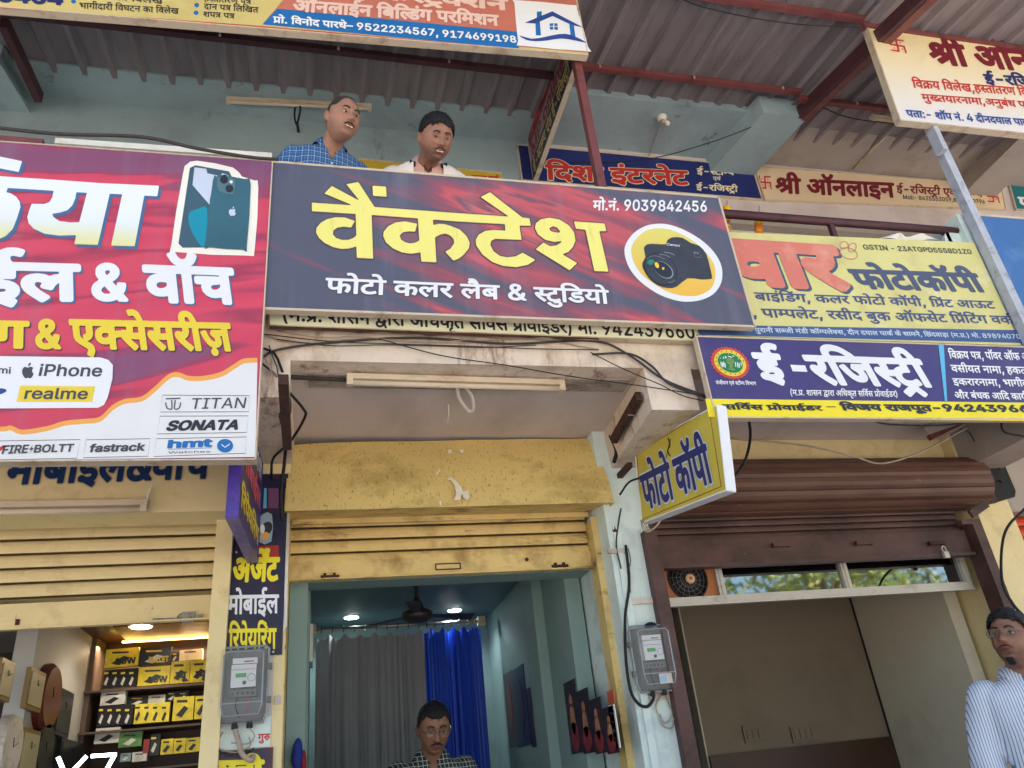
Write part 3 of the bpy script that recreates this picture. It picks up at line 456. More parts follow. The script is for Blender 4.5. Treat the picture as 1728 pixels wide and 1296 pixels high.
def contour(xs, ys, D, w):
    Z = D - w; Z = np.where(np.abs(Z) < 1e-6, 1e-6, Z); ins = Z < 0; nx = len(xs); nyy = len(ys)
    nxt = {}; pt = {}
    def cut(i, j, k, l):
        key = (i, j, k, l) if (i, j) < (k, l) else (k, l, i, j)
        if key not in pt:
            a, b = Z[j, i], Z[l, k]; t = a / (a - b)
            pt[key] = (xs[i] + (xs[k] - xs[i]) * t, ys[j] + (ys[l] - ys[j]) * t)
        return key
    c4 = ins[:-1, :-1].astype(int) + ins[:-1, 1:] * 2 + ins[1:, 1:] * 4 + ins[1:, :-1] * 8
    js, is_ = np.nonzero((c4 > 0) & (c4 < 15))
    # edges: 0 bottom 1 right 2 top 3 left ; inside kept on the left
    T = {1: [(0, 3)], 2: [(1, 0)], 3: [(1, 3)], 4: [(2, 1)], 5: [(0, 3), (2, 1)], 6: [(2, 0)], 7: [(2, 3)], 8: [(3, 2)], 9: [(0, 2)], 10: [(1, 0), (3, 2)], 11: [(1, 2)],
         12: [(3, 1)], 13: [(0, 1)], 14: [(3, 0)]}
    for j, i in zip(js.tolist(), is_.tolist()):
        E = lambda e: cut(*((i, j, i + 1, j), (i + 1, j, i + 1, j + 1), (i, j + 1, i + 1, j + 1), (i, j, i, j + 1))[e])
        for a, b in T[int(c4[j, i])]: nxt[E(a)] = E(b)
    loops = []
    while nxt:
        s = next(iter(nxt)); L = [s]; k = nxt.pop(s)
        while k != s and k in nxt: L.append(k); k = nxt.pop(k)
        if len(L) > 2: loops.append([pt[k] for k in L])
    return loops
def simp(L, tol):
    P = np.array(L); n = len(P)
    if n < 8: return L
    far = int(((P - P[0]) ** 2).sum(1).argmax()); keep = {0, far}
    st = [(0, far), (far, n)]
    while st:
        a, b = st.pop()
        if b - a < 2: continue
        A = P[a]; B = P[b % n]; d = B - A; Lg = math.hypot(*d); Q = P[a + 1:b]
        dist = np.abs(d[0] * (Q[:, 1] - A[1]) - d[1] * (Q[:, 0] - A[0])) / Lg if Lg > 1e-9 else np.sqrt(((Q - A) ** 2).sum(1))
        k = int(dist.argmax())
        if dist[k] > tol: keep.add(a + 1 + k); st += [(a, a + 1 + k), (a + 1 + k, b)]
    return [tuple(P[i]) for i in sorted(keep)]
def fill(loops):
    P = [Vector((p[0], p[1])) for l in loops for p in l]; E_ = []; n = 0
    if not P: return [], []
    for l in loops:
        k = len(l); E_ += [(n + i, n + (i + 1) % k) for i in range(k)]; n += k
    vs, es, fs, *_r = delaunay_2d_cdt(P, E_, [], 0, 1e-5)
    if not fs: return [], []
    C = np.array([[(vs[a].x + vs[b].x + vs[c].x) / 3, (vs[a].y + vs[b].y + vs[c].y) / 3] for a, b, c in fs])
    S = np.array([(*l[i], *l[(i + 1) % len(l)]) for l in loops for i in range(len(l))]); ax, ay, bx, by = S.T
    X = C[:, :1]; Y = C[:, 1:]; cross = (ay <= Y) != (by <= Y)
    xi = ax + (Y - ay) * (bx - ax) / np.where(by == ay, 1e-9, by - ay)
    odd = ((cross & (xi > X)).sum(1) % 2) == 1
    return [(v.x, v.y) for v in vs], [tuple(f) for f, o in zip(fs, odd.tolist()) if o]
def shape_tris(conts, w, step=14.0, tol=2.0, cache={}, key=None):
    if key is not None and (key, w) in cache: return cache[(key, w)]
    if key is not None and (key, 'sdf') in cache: fld = cache[(key, 'sdf')]
    else:
        fld = sdf(conts, step, 130 if key is not None else abs(w) + 3 * step)
        if key is not None: cache[(key, 'sdf')] = fld
    loops = [simp(l, tol) for l in contour(*fld, w)]
    loops = [l for l in loops if len(l) > 2]
    V = [p for l in loops for p in l]
    V, F = fill(loops)
    if key is not None: cache[(key, w)] = (V, F)
    return V, F
class Face:
    """a plane in the scene: point o and outward normal n"""
    def __init__(s, o, n): s.o = Vector(o); s.n = Vector(n).normalized()
    def at(s, px, py, off=0.0):
        v = ray(px, py); t = (s.o - EYE).dot(s.n) / v.dot(s.n)
        return EYE + v * t + s.n * off
LAY = .0011
def orient(V, F, n):
    R = []
    for f in F:
        a, b, c = [Vector(V[i]) for i in f[:3]]
        R.append(f if (b - a).cross(c - a).dot(n) > 0 else tuple(reversed(f)))
    return R
def letters(face, key, A, B, C, w, material, parent, layer=1, name='lettering', shift=(0, 0), top=None, sub=None, label=None):
    """set LINES[key]: A left baseline pixel, B right baseline pixel, C the head line above A; w weight in 1/1000 em"""
    ids = LINES[key]
    if top is None: top = 622 if ids[0] else 728
    ids = ids[1:]
    if sub: ids = ids[sub[0]:sub[1]]
    x = 0; lay = []
    for g in ids:
        adv, cs = GLY[g]; lay.append((g, x)); x += adv
    xs = [x0 + c[i] for g, x0 in lay for c in GLY[g][1] for i in range(0, len(c), 2)]
    xa, xb = min(xs), max(xs)
    a, b, c = face.at(*A), face.at(*B), face.at(*C)
    ex = (b - a) / (xb - xa); ey = (c - a) / top
    V = []; F = []
    for q, (g, x0) in enumerate(lay):
        cs = GLY[g][1]
        if not cs: continue
        v, f = shape_tris([list(zip(c_[0::2], c_[1::2])) for c_ in cs], w, key=g)
        n0 = len(V); st = face.n * (layer * LAY + (q % 3) * .00025)
        V += [a + ex * (x0 + p[0] - xa + shift[0]) + ey * (p[1] + shift[1]) + st for p in v]
        F += [tuple(i + n0 for i in t) for t in f]
    F = orient(V, F, face.n)
    return mesh_obj(name, V, F, material, parent, label=label)
def traced(face, conts, tr, w, material, parent, layer=1, name='lettering', shift=(0, 0), step=9.0, label=None):
    """conts: outlines in a local drawing grid; tr = (x0, y0, s) maps them on to photo pixels, then to the face"""
    v, f = shape_tris(conts, w, step=step, tol=1.4)
    V = [face.at(tr[0] + (p[0] + shift[0]) / tr[2], tr[1] + (p[1] + shift[1]) / tr[2], layer * LAY) for p in v]
    return mesh_obj(name, V, orient(V, f, face.n), material, parent, label=label)
def patch(face, pts, material, parent, layer=1, name='print', smooth=0, label=None):
    """flat printed area; pts are photo pixels"""
    if smooth: pts = [(p.x, p.y) for p in crom([Vector((a, b, 0)) for a, b in pts], smooth, True)]
    v2, F = fill([pts])
    V = [face.at(x, y, layer * LAY) for x, y in v2]
    return mesh_obj(name, V, orient(V, F, face.n), material, parent, label=label)
def stroke(face, pts, wpx, material, parent, layer=1, name='print', smooth=0, closed=False, label=None):
    P = [Vector((a, b, 0)) for a, b in pts]
    if smooth: P = crom(P, smooth, closed)
    V = []; F = []; n = len(P)
    for i, p in enumerate(P):
        d = (P[(i + 1) % n] - P[i - 1]) if closed else (P[min(i + 1, n - 1)] - P[max(i - 1, 0)])
        q = Vector((-d.y, d.x, 0)).normalized() * wpx / 2
        V += [face.at(p.x + q.x, p.y + q.y, layer * LAY), face.at(p.x - q.x, p.y - q.y, layer * LAY)]
    for i in range(n if closed else n - 1):
        j = (i + 1) % n; F.append((2 * i, 2 * i + 1, 2 * j + 1, 2 * j))
    return mesh_obj(name, V, orient(V, F, face.n), material, parent, label=label)
def ell(cx_, cy_, rx, ry, rot=0, n=28):
    c, s = math.cos(math.radians(rot)), math.sin(math.radians(rot))
    return [(cx_ + rx * math.cos(t) * c - ry * math.sin(t) * s, cy_ + rx * math.cos(t) * s + ry * math.sin(t) * c) for t in [2 * math.pi * i / n for i in range(n)]]
def pts_(s, x0=0, y0=0, k=1.0):
    q = [float(t) for t in s.replace(',', ' ').split()]
    return [(x0 + q[i] / k, y0 + q[i + 1] / k) for i in range(0, len(q), 2)]
def board(name, corners, Y, thick, material, label, cat, edge=None, edge_w=.012, group=None, back=None):
    """a sign board: corners TL TR BR BL in photo pixels on the plane Y (or 3D points)"""
    C = [PY(*c, Y) if len(c) == 2 else Vector(c) for c in corners]
    n = (C[1] - C[0]).cross(C[0] - C[3]).normalized()
    if n.dot(EYE - C[0]) < 0: n = -n
    base = (C[2] + C[3]) / 2
    t = thing(name, base, label, cat, group)
    V, F = prism(C, -n * thick)
    mesh_obj('sign_face', V, F, material, t)
    if edge is not None:
        mid = sum(C, Vector()) / 4; g = []
        for i in range(4):
            a, b = C[i], C[(i + 1) % 4]; d = (b - a).normalized(); inn = (mid - (a + b) / 2); inn = (inn - d * inn.dot(d)).normalized()
            q = [a - d * .0 , b + d * .0, b + inn * edge_w, a + inn * edge_w]
            q = [p - inn * .004 + n * .004 for p in q]
            g.append(prism(q, -n * (thick + .008)))
        for v, f in g: mesh_obj('frame_bar', v, f, edge, t)
    return t, Face(C[0], n)
# ================================================================= materials of the place
m_teal = mat('teal_limewash', lin(154, 174, 180), .85, var=.12, vs=2.2, dirt=lin(118, 132, 138), damt=.7, ds=1.6, dlow=.48, dhigh=.72, dirt2=lin(84, 90, 94), d2s=3.2, d2=(.62, .72), d2stretch=(1.6, 1, .5), bump=.25, bs=30)
m_beige = mat('beige_plaster', lin(168, 158, 150), .85, var=.08, vs=2, dirt=lin(130, 116, 106), damt=.4, ds=2.6, bump=.2, bs=30)
m_mauve = mat('soffit_plaster', lin(208, 196, 194), .85, var=.1, vs=1.8, dirt=lin(166, 150, 142), damt=.5, ds=2.2, stretch=(1, .5, 1), dlow=.5, dhigh=.72, dirt2=lin(120, 104, 94), d2s=5, d2=(.69, .74), bump=.12, bs=26)
m_fascia = mat('weathered_limewash', lin(222, 206, 190), .85, var=.08, vs=3, dirt=lin(176, 146, 118), damt=.75, ds=5, stretch=(1, 1, .7), dlow=.48, dhigh=.7, dirt2=lin(122, 80, 54), d2s=6, d2=(.56, .70), d2stretch=(1.6, 1, .4), bump=.5, bs=40)
m_rough = mat('flaking_plaster', lin(172, 160, 150), .9, var=.15, vs=8, dirt=lin(120, 104, 90), damt=.85, ds=9, stretch=(.6, 1, 1), dlow=.46, dhigh=.6, dirt2=lin(80, 62, 46), d2s=13, d2=(.6, .68), d2stretch=(.5, 1, 1), bump=.9, bs=45)
m_pillarblue = mat('pale_blue_limewash', lin(214, 228, 224), .85, var=.06, vs=4, dirt=lin(150, 170, 172), damt=.6, ds=5, dlow=.52, dhigh=.72, dirt2=lin(78, 78, 78), d2s=16, d2=(.69, .73), bump=.3, bs=40)
m_cream = mat('cream_paint', lin(232, 212, 160), .55, var=.06, vs=3, dirt=lin(160, 128, 78), damt=.5, ds=5, dlow=.54, dhigh=.75, dirt2=lin(70, 50, 32), d2s=20, d2=(.7, .74), bump=.12, bs=50)
m_creamdirty = mat('stained_yellow_paint', lin(224, 196, 130), .6, var=.1, vs=3, dirt=lin(140, 104, 50), damt=.8, ds=5, dlow=.5, dhigh=.72, dirt2=lin(56, 36, 20), d2s=7, d2=(.58, .70), d2stretch=(.3, 1, 1.8), bump=.2, bs=50)
m_hood = mat('speckled_yellow_hood', lin(220, 192, 122), .6, var=.08, vs=2, dirt=lin(150, 122, 62), damt=.5, ds=1.9, stretch=(1, 1, 1.5), dlow=.52, dhigh=.62, dirt2=lin(120, 90, 46), d2s=64, d2=(.58, .66), d2stretch=(1.4, 1, .5), bump=.2, bs=40)
m_brown = mat('maroon_brown_paint', lin(90, 62, 58), .55, var=.2, vs=5, dirt=lin(54, 38, 34), damt=.85, ds=4, stretch=(.6, 1, 1), dlow=.45, dhigh=.66, dirt2=lin(138, 104, 80), d2s=16, d2=(.66, .73), bump=.2, bs=60)
m_drum = mat('russet_shutter_paint', lin(108, 76, 62), .5, var=.2, vs=4, dirt=lin(70, 46, 42), damt=.85, ds=4, stretch=(.4, 1, 2), dlow=.42, dhigh=.66, dirt2=lin(150, 122, 100), d2s=18, d2=(.66, .72), bump=.1, bs=40)
m_groove_shade = mat('groove_shade_and_grime', lin(104, 84, 54), .9, var=.4, vs=12, dirt=lin(120, 98, 66), damt=.6, ds=6)  # interlock shadow between slats put into the colour, along with grime
m_maroon = mat('maroon_steel', lin(118, 66, 66), .5, var=.15, vs=8, dirt=lin(70, 36, 36), damt=.6, ds=7, bump=.15, bs=60)
m_darkmar = mat('dark_maroon_steel', lin(78, 44, 50), .55, var=.15, vs=8, dirt=lin(46, 28, 32), damt=.6, ds=7)
m_rust = mat('rusted_steel', lin(70, 44, 36), .85, var=.3, vs=12, dirt=lin(40, 24, 20), damt=.8, ds=14, bump=.5, bs=80)
m_roof = mat('weathered_roof_sheet', lin(136, 128, 132), .55, metal=.0, var=.12, vs=2, dirt=lin(112, 100, 104), damt=.7, ds=3, stretch=(3, .5, 1), dlow=.45, dhigh=.7, dirt2=lin(70, 54, 48), d2s=8, d2=(.66, .72), d2stretch=(2, .5, 1))
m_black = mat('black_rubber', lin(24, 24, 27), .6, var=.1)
m_wire = mat('grey_wire', lin(58, 54, 54), .6, var=.2, vs=20)
m_wirep = mat('pale_wire', lin(168, 150, 134), .6, var=.2, vs=20)
m_white = mat('white_plastic', lin(226, 222, 212), .45, var=.05, vs=10, dirt=lin(168, 150, 124), damt=.4, ds=9)
m_tube = mat('cream_tube_fitting', lin(214, 196, 172), .5, var=.06, vs=10, dirt=lin(150, 124, 96), damt=.5, ds=9, stretch=(.4, 1, 1))
m_alu = mat('dusty_aluminium', lin(196, 188, 178), .45, metal=.35, var=.08, vs=6, dirt=lin(120, 104, 88), damt=.6, ds=12, stretch=(.6, 1, 1))
m_conc = mat('grey_concrete', lin(128, 122, 114), .9, var=.12, vs=3, dirt=lin(86, 80, 72), damt=.6, ds=3, bump=.4, bs=30)
m_ground = mat('dusty_road', lin(190, 182, 172), .95, var=.1, vs=.5, dirt=lin(126, 112, 94), damt=.6, ds=1.0, bump=.4, bs=12)
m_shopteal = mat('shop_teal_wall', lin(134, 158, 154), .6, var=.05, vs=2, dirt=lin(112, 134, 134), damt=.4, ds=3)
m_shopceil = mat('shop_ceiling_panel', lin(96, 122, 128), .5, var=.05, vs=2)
m_shopwhite = mat('shop_white_wall', lin(168, 166, 162), .7, var=.05, vs=2)
m_brownwall = mat('brown_grey_wall', lin(130, 116, 98), .75, var=.07, vs=1.2, dirt=lin(98, 86, 72), damt=.5, ds=1.4)
m_brownpale = mat('pale_grey_wall', lin(206, 196, 174), .75, var=.06, vs=1.2, dirt=lin(172, 162, 142), damt=.5, ds=2.2)
m_wood = mat('varnished_wood', lin(120, 74, 40), .35, var=.2, vs=3, dirt=lin(70, 40, 22), damt=.6, ds=5, stretch=(.5, 3, 1))
m_darkwood = mat('dark_wood', lin(66, 42, 28), .4, var=.2, vs=3)

# ================================================================= ground
gv = sheet([(-60, -60, 0), (60, -60, 0), (60, 40, 0), (-60, 40, 0)], 40, 40)
tag(mesh_obj('road', *gv, m_ground), kind='structure')
tag(mesh_obj('pavement', *box((-7, 2.35, 0.004), (9.5, 3.0, .14)), m_conc), kind='structure')

# ================================================================= the building
YF = 3.30          # balcony slab front
YP = 4.10          # pillar fronts
YC = 4.37          # shutter curtains
YW = 4.80          # upper shop wall
ZC = 6.44          # upper ceiling underside
ZS = EYE.z + .5686 * YF - .005   # balcony slab underside
ZFL = .30
bld = thing('shop_building', (0, 7, 0), 'two storey row of painted concrete shops with a balcony and cantilever beams', 'building')
def bpart(name, g, m_, label=None, smooth=False): return mesh_obj(name, g[0], g[1], m_, bld, smooth, label=label)
bpart('plinth', box((-7, 2.8, .0), (9.5, 10, ZFL)), m_conc)
bpart('plinth_step', box((-7, 2.45, .005), (9.5, 2.798, .16)), m_conc)
# balcony slab with its fascia, beams
bpart('balcony_slab', box((-7, YF + .12, ZS), (9.5, 10, ZS + .14)), m_mauve)
bpart('fascia', box((-7, YF, ZS - .004), (9.5, YF + .118, ZS + .3)), m_fascia)
bpart('drip_band', box((-.05, YF + .12, ZS - .012), (1.62, YF + .26, ZS - .002)), m_rough)
# cantilever beams between the shops (left edge X, right edge X)
XB = [(-.42, -.13), (PY(1089, 640, YF).x, PY(1178, 680, YF).x), (4.26, 4.56), (-3.1, -2.8)]
sm01 = lambda t: min(1, max(0, t))
for i, (a, b) in enumerate(XB):
    zb = EYE.z + .501 * 3.2 if i != 1 else EYE.z + .501 * YF - .03
    if i == 0: zb = ZS - .20
    V, F = prism([(a, YF - .003, ZS + .28), (a, YF - .003, zb), (a, YP + .10, zb + .004), (a, 4.45, ZS - .003)], (b - a, 0, 0))
    if i == 1: V = [p + Vector((.075 * sm01((p.y - YF) / .9), 0, 0)) for p in V]
    bpart('cantilever_beam', (V, F), m_fascia if i < 2 else m_beige)
# pillars
bpart('pillar', box((PY(381, 1108, YP).x, YP, .3), (PY(480, 1108, YP).x, 4.7, ZS - .002)), m_cream, 'yellow painted pillar')
bpart('pillar', box((PY(1029, 920, YP).x, YP, .3), (PY(1100, 920, YP).x, 4.7, ZS - .002)), m_pillarblue, 'pale blue limewashed pillar')
bpart('pillar', box((4.24, YP + .05, .3), (4.52, 4.7, ZS - .002)), m_cream, 'cream pillar beside the red shutter')
bpart('pillar', box((-3.1, YP, .3), (-2.85, 4.6, ZS - .002)), m_cream)
# wall over the right shop
bpart('lintel', box((1.87, YP + .13, 3.02), (4.235, YP + .23, ZS - .003)), m_cream)
bpart('lintel', box((4.53, YP + .1, 2.82), (6.6, YP + .2, ZS - .003)), m_beige)
bpart('lintel', box((-2.84, YC + .12, 2.6), (-.43, YC + .3, ZS - .003)), m_cream)
bpart('lintel', box((-.14, YC + .12, 2.62), (1.65, YC + .3, ZS - .003)), m_shopteal)
# upper floor: wall, ceiling, beams, slab over everything
bpart('upper_wall', box((-7, YW, ZS + .14), (1.86, YW + .2, ZC + .0)), m_teal, 'teal limewashed wall of the upper floor')
bpart('upper_wall', box((1.862, YW, ZS + .14), (9.5, YW + .2, ZC + .0)), m_mauve, 'mauve beige wall of the upper floor')
bpart('upper_ceiling', prism([(-7, 4.47, ZC), (1.72, 4.47, ZC), (1.72, 4.22, ZC), (3.9, 4.22, ZC), (3.9, YW + .25, ZC), (-7, YW + .25, ZC)], (0, 0, .14)), m_teal, 'teal limewashed ceiling over the balcony')
bpart('upper_ceiling', box((3.902, 4.32, ZC), (9.5, YW + .25, ZC + .14)), m_beige, 'beige ceiling over the balcony')
bpart('roof_slab', box((-7, YW + .26, ZC + .05), (9.5, 12, ZC + .25)), m_conc)
bpart('parapet', box((-7, YW + .3, ZC + .26), (9.5, YW + .45, ZC + 1.0)), m_conc)
bpart('side_wall', box((-7.2, YF + .3, 0), (-7.01, 12, ZC)), m_conc)
bpart('side_wall', box((9.51, YF + .3, 0), (9.7, 12, ZC)), m_conc)
bpart('rear_wall', box((-7, 11.8, 0), (9.5, 12, ZC)), m_conc)
ZB = ZC - .17
for q, mm in (([(1289, 190), (1350, 216), (1262, 279), (1180, 276)], m_teal), ([(-40, 100), (0, 110), (92, 252), (22, 262)], m_teal), ([(1722, 232), (1775, 236), (1728, 300), (1655, 303)], m_beige)):
    P = [PZ(x, y, ZB) for x, y in q]
    # straighten: the beam runs square to the wall
    xa = (P[0].x + P[3].x) / 2; xb = (P[1].x + P[2].x) / 2
    ya = min(p.y for p in P[:2])
    bpart('ceiling_beam', prism([(P[0].x, ya, ZB), (P[1].x, ya, ZB), (xb, YW - .002, ZB), (xa, YW - .002, ZB)], (0, 0, .2)), mm)
# inner rooms -----------------------------------------------------
# centre studio
XL, XR, YB1, ZI = -.03, 1.50, 7.1, 2.88
bpart('room_wall', box((XL - .12, YC + .3, ZFL), (XL, YB1, ZI)), m_shopteal, 'teal left wall of the studio')
bpart('room_wall', box((XR, YC + .3, ZFL), (XR + .1, YB1, ZI)), m_shopteal, 'teal right wall of the studio')
bpart('room_wall', box((XL - .12, YB1, ZFL), (XR + .1, YB1 + .1, ZI)), m_shopteal)
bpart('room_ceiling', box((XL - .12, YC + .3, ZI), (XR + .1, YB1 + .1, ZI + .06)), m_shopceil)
a = PX(930, 1150, XR)
bpart('room_pillar', box((XR - .07, a.y - .02, ZFL), (XR - .001, a.y + .27, ZI - .001)), m_shopteal)
bpart('room_pillar', box((-.135, YC + .06, ZFL), (-.04, YC + .31, ZI)), m_shopteal)
# left mobile shop
XLL, YB0, ZI0 = -1.41, 6.0, 2.64
bpart('room_wall', box((XLL - .1, YC + .3, ZFL), (XLL, YB0, ZI0)), m_shopwhite, 'off white wall hung with clocks')
bpart('room_wall', box((XLL - .1, YB0, ZFL), (-.2, YB0 + .1, ZI0)), m_darkwood)
bpart('room_wall', box((-.40, YC + .3, ZFL), (-.28, YB0, ZI0)), m_shopwhite)
bpart('room_ceiling', box((XLL - .1, YC + .31, ZI0), (-.28, YB0, ZI0 + .05)), m_darkwood)
bpart('ceiling_panel', prism([PZ(*p, ZI0 - .03) for p in ((190, 1058), (420, 1044), (420, 1068), (214, 1082))], (0, 0, .028)), m_wood, 'varnished recessed ceiling panel')
# right shop
XR1, YB2 = 4.09, 5.48
XR0 = PY(1172, 1160, YB2).x
bpart('room_wall', box((XR1, YC + .15, ZFL), (XR1 + .1, YB2, 2.90)), m_brownpale)
bpart('room_wall', box((1.80, YC + .15, ZFL), (1.86, 6.4, 2.90)), m_black)  # coloured black to stand for the darkness of the unlit doorway
bpart('room_wall', box((1.80, 6.4, ZFL), (XR1, 6.5, 2.90)), m_black)  # black as well, the doorway's darkness given by colour
bpart('corner_bead', box((XR0 - .012, YB2 - .006, ZFL), (XR0 - .001, YB2 + .1, 2.72)), m_brownpale)
bpart('room_wall', box((XR0, YB2, ZFL), (XR1 + .1, YB2 + .1, 2.90)), m_brownwall)
bpart('room_ceiling', box((1.865, YC + .15, 2.72), (XR1 + .1, YB2 + .1, 2.78)), m_brownwall)
bpart('corner_bead', box((XR1 - .012, YB2 - .012, ZFL), (XR1 - .001, YB2 - .001, 2.72)), m_black)
bpart('dado', box((XR0, YB2 - .03, ZFL), (XR1 - .02, YB2 - .001, 1.56)), m_darkwood)

# ================================================================= corrugated roofs with purlins
def roof_z(Y, off=0): return EYE.z + 4.304 + .16 * Y + off
def corr(x0, x1, y0, y1, zoff, pitch=.2):
    V = []; F = []; prof = [(0, 0), (.30, 0), (.42, .032), (.58, .032), (.70, 0), (1, 0)]
    xs = []; x = x0
    while x < x1 - 1e-6:
        for k, (a, h) in enumerate(prof[:-1]):
            if x + a * pitch <= x1: xs.append((x + a * pitch, h))
        x += pitch
    xs.append((x1, 0))
    ny = 7
    for j in range(ny + 1):
        Y = y0 + (y1 - y0) * j / ny
        sag = -.006 * math.sin(math.pi * ((j * 2) % ny) / ny)
        for X, h in xs: V.append((X, Y, roof_z(Y, zoff) - h + sag + .004 * mnoise.noise(Vector((X * 1.3, Y * 2, zoff)))))
    w = len(xs); n = len(V)
    V += [(a, b, c + .0012) for a, b, c in V]
    for j in range(ny):
        for i in range(w - 1):
            q = j * w + i; F.append((q, q + w, q + w + 1, q + 1)); F.append((n + q, n + q + 1, n + q + w + 1, n + q + w))
    for i in range(w - 1): F.append((i, i + 1, n + i + 1, n + i)); a = ny * w + i; F.append((a + 1, a, n + a, n + a + 1))
    return V, F
for k, (x0, x1, zo, lab, pl) in enumerate(((-6.0, 1.72, -.06, 'brown corrugated sheet roof over the left balcony bays', (3.98, 3.0)), (1.58, 4.02, 0.03, 'grey corrugated sheet roof over the middle balcony bay', (3.93, 3.13)),
                                   (3.86, 8.4, -.05, 'corrugated sheet roof over the right balcony bay', (3.93, 3.13)))):
    t = thing('corrugated_roof', ((x0 + x1) / 2, 3.4, 6.4), lab, 'roof')
    x = x0; i = 0
    while x < x1 - .05:
        e = min(x1, x + 1.0)
        mesh_obj('roof_sheet', *corr(x, e + (.015 if e < x1 else 0), 2.15, 4.6, zo + .004 * (i % 2)), m_roof, t); x = e; i += 1
    for yy in pl:
        z = roof_z(yy, zo) - .036 - .03
        mesh_obj('purlin', *box((x0 - .02, yy - .022, z - .018), (x1 + .02, yy + .022, z + .03)), m_darkmar if k == 0 else m_maroon, t)
    for yy in pl[:1]:
        for q in range(int((x1 - x0) / .8)):
            X = x0 + .5 + q * .8; z = roof_z(yy, zo)
            mesh_obj('roof_bolt', *lathe((X, yy - .04, z - .09), (0, 0, 1), [(0, .009), (.012, .009), (.012, .005), (.03, .005)], 8), m_alu, t)
# raking rafter between middle and right roofs, with its seat on the beam
p0 = PY(1344, 196, 4.12); p1 = PY(1552, 2, 2.75)
p1 = p0 + (p1 - p0) * 1.35; p1.x = p0.x
rf = thing('roof_rafter', p0, 'dark maroon steel channel rafter raking down to the teal beam', 'rafter')
mesh_obj('web', *bar(p0, p1, .05, .11), m_darkmar, rf)
mesh_obj('flange', *bar(p0 + Vector((.05, 0, -.055)), p1 + Vector((.05, 0, -.055)), .07, .012), m_maroon, rf)
mesh_obj('seat', *box((p0.x - .34, p0.y - .02, p0.z + .0), (p0.x - .02, p0.y + .09, p0.z + .07)), m_darkmar, rf)
# left rafter seen at the corner of the photograph
p0 = PZ(66, 165, ZC - .12); p1 = PZ(6, 38, ZC - .16)
rf = thing('roof_rafter', p0, 'short dark steel rafter end over the far left teal beam', 'rafter')
mesh_obj('web', *bar(p0, p1, .05, .09), m_darkmar, rf)
p0 = PX(868, 240, 1.62); p1 = PX(893, 110, 1.62)
rf = thing('roof_rafter', p0, 'dark steel rafter behind the maroon side sign', 'rafter')
mesh_obj('web', *bar(p0, p1 + (p1 - p0) * .3, .04, .07), m_darkmar, rf)

# posts
a = PY(978, 100, 3.2); b = PY(1012, 320, 3.2); x = (a.x + b.x) / 2
pt = thing('steel_post', (x, 3.2, 3.5), 'maroon square steel post standing right of the house logo sign', 'post')
mesh_obj('post_tube', *box((x - .024, 3.192, ZS + .305), (x + .024, 3.240, roof_z(3.2, 0.0) - .05)), m_maroon, pt)
mesh_obj('base_plate', *box((x - .06, 3.192, ZS + .29), (x + .06, 3.298, ZS + .302)), m_maroon, pt)
m_postgrey = mat('chalky_blue_grey_steel', lin(176, 182, 196), .6, var=.1, vs=10, dirt=lin(120, 100, 92), damt=.6, ds=14)
pt = thing('steel_post', (4.135, 3.2, 3.5), 'pale blue grey steel post under the swastika sign', 'post')
mesh_obj('post_tube', *box((4.105, 3.18, 3.4), (4.165, 3.24, EYE.z + 1.26 * 3.2)), m_postgrey, pt)
mesh_obj('cleat', *box((4.06, 3.13, EYE.z + 1.10 * 3.2), (4.10, 3.2, EYE.z + 1.235 * 3.2)), m_postgrey, pt)
# inclined pale blue side plate beside the blue sign, and bracket
sp = thing('concrete_fin', (4.1, 3.3, 4.2), 'pale blue concrete fin at the right end of the yellow banner', 'wall')
mesh_obj('fin', *box((4.075, 3.26, 3.4), (4.19, 3.7, EYE.z + .94 * 3.26)), m_pillarblue, sp)
mesh_obj('bracket', *lathe((4.03, 3.3, EYE.z + .868 * 3.3), (0, 1, 0), [(0, .09), (.04, .09)], 16), m_pillarblue, sp)
# balcony rail pipe
a = PY(1170, 372, YF); b = PY(1618, 391, YF)
rp = thing('balcony_rail', ((a.x + b.x) / 2, YF, a.z), 'maroon pipe railing above the yellow photocopy banner', 'railing')
zr = EYE.z + .897 * YF
mesh_obj('pipe', *tube([(a.x - .3, YF + .01, zr), (b.x, YF + .01, zr)], .026, 12, 1), m_darkmar, rp, smooth=True)
mesh_obj('upper_pipe', *tube([(a.x - .3, YF + .03, zr + .045), (b.x, YF + .03, zr + .04)], .012, 8, 1), m_darkmar, rp, smooth=True)
for X in (a.x + .05, (a.x + b.x) / 2, b.x - .1): mesh_obj('baluster', *box((X - .015, YF + .0, ZS + .3), (X + .015, YF + .03, zr - .02)), m_darkmar, rp)
rp = thing('balcony_rail', (.6, YF, 4.4), 'maroon flat railing hidden behind the big studio sign', 'railing')
mesh_obj('pipe', *box((-2.6, YF - .02, 4.36), (1.7, YF + .02, 4.40)), m_darkmar, rp)
for X in (-2.4, -1.4, -.3, .7, 1.6): mesh_obj('baluster', *box((X - .015, YF - .01, ZS + .3), (X + .015, YF + .02, 4.36)), m_darkmar, rp)
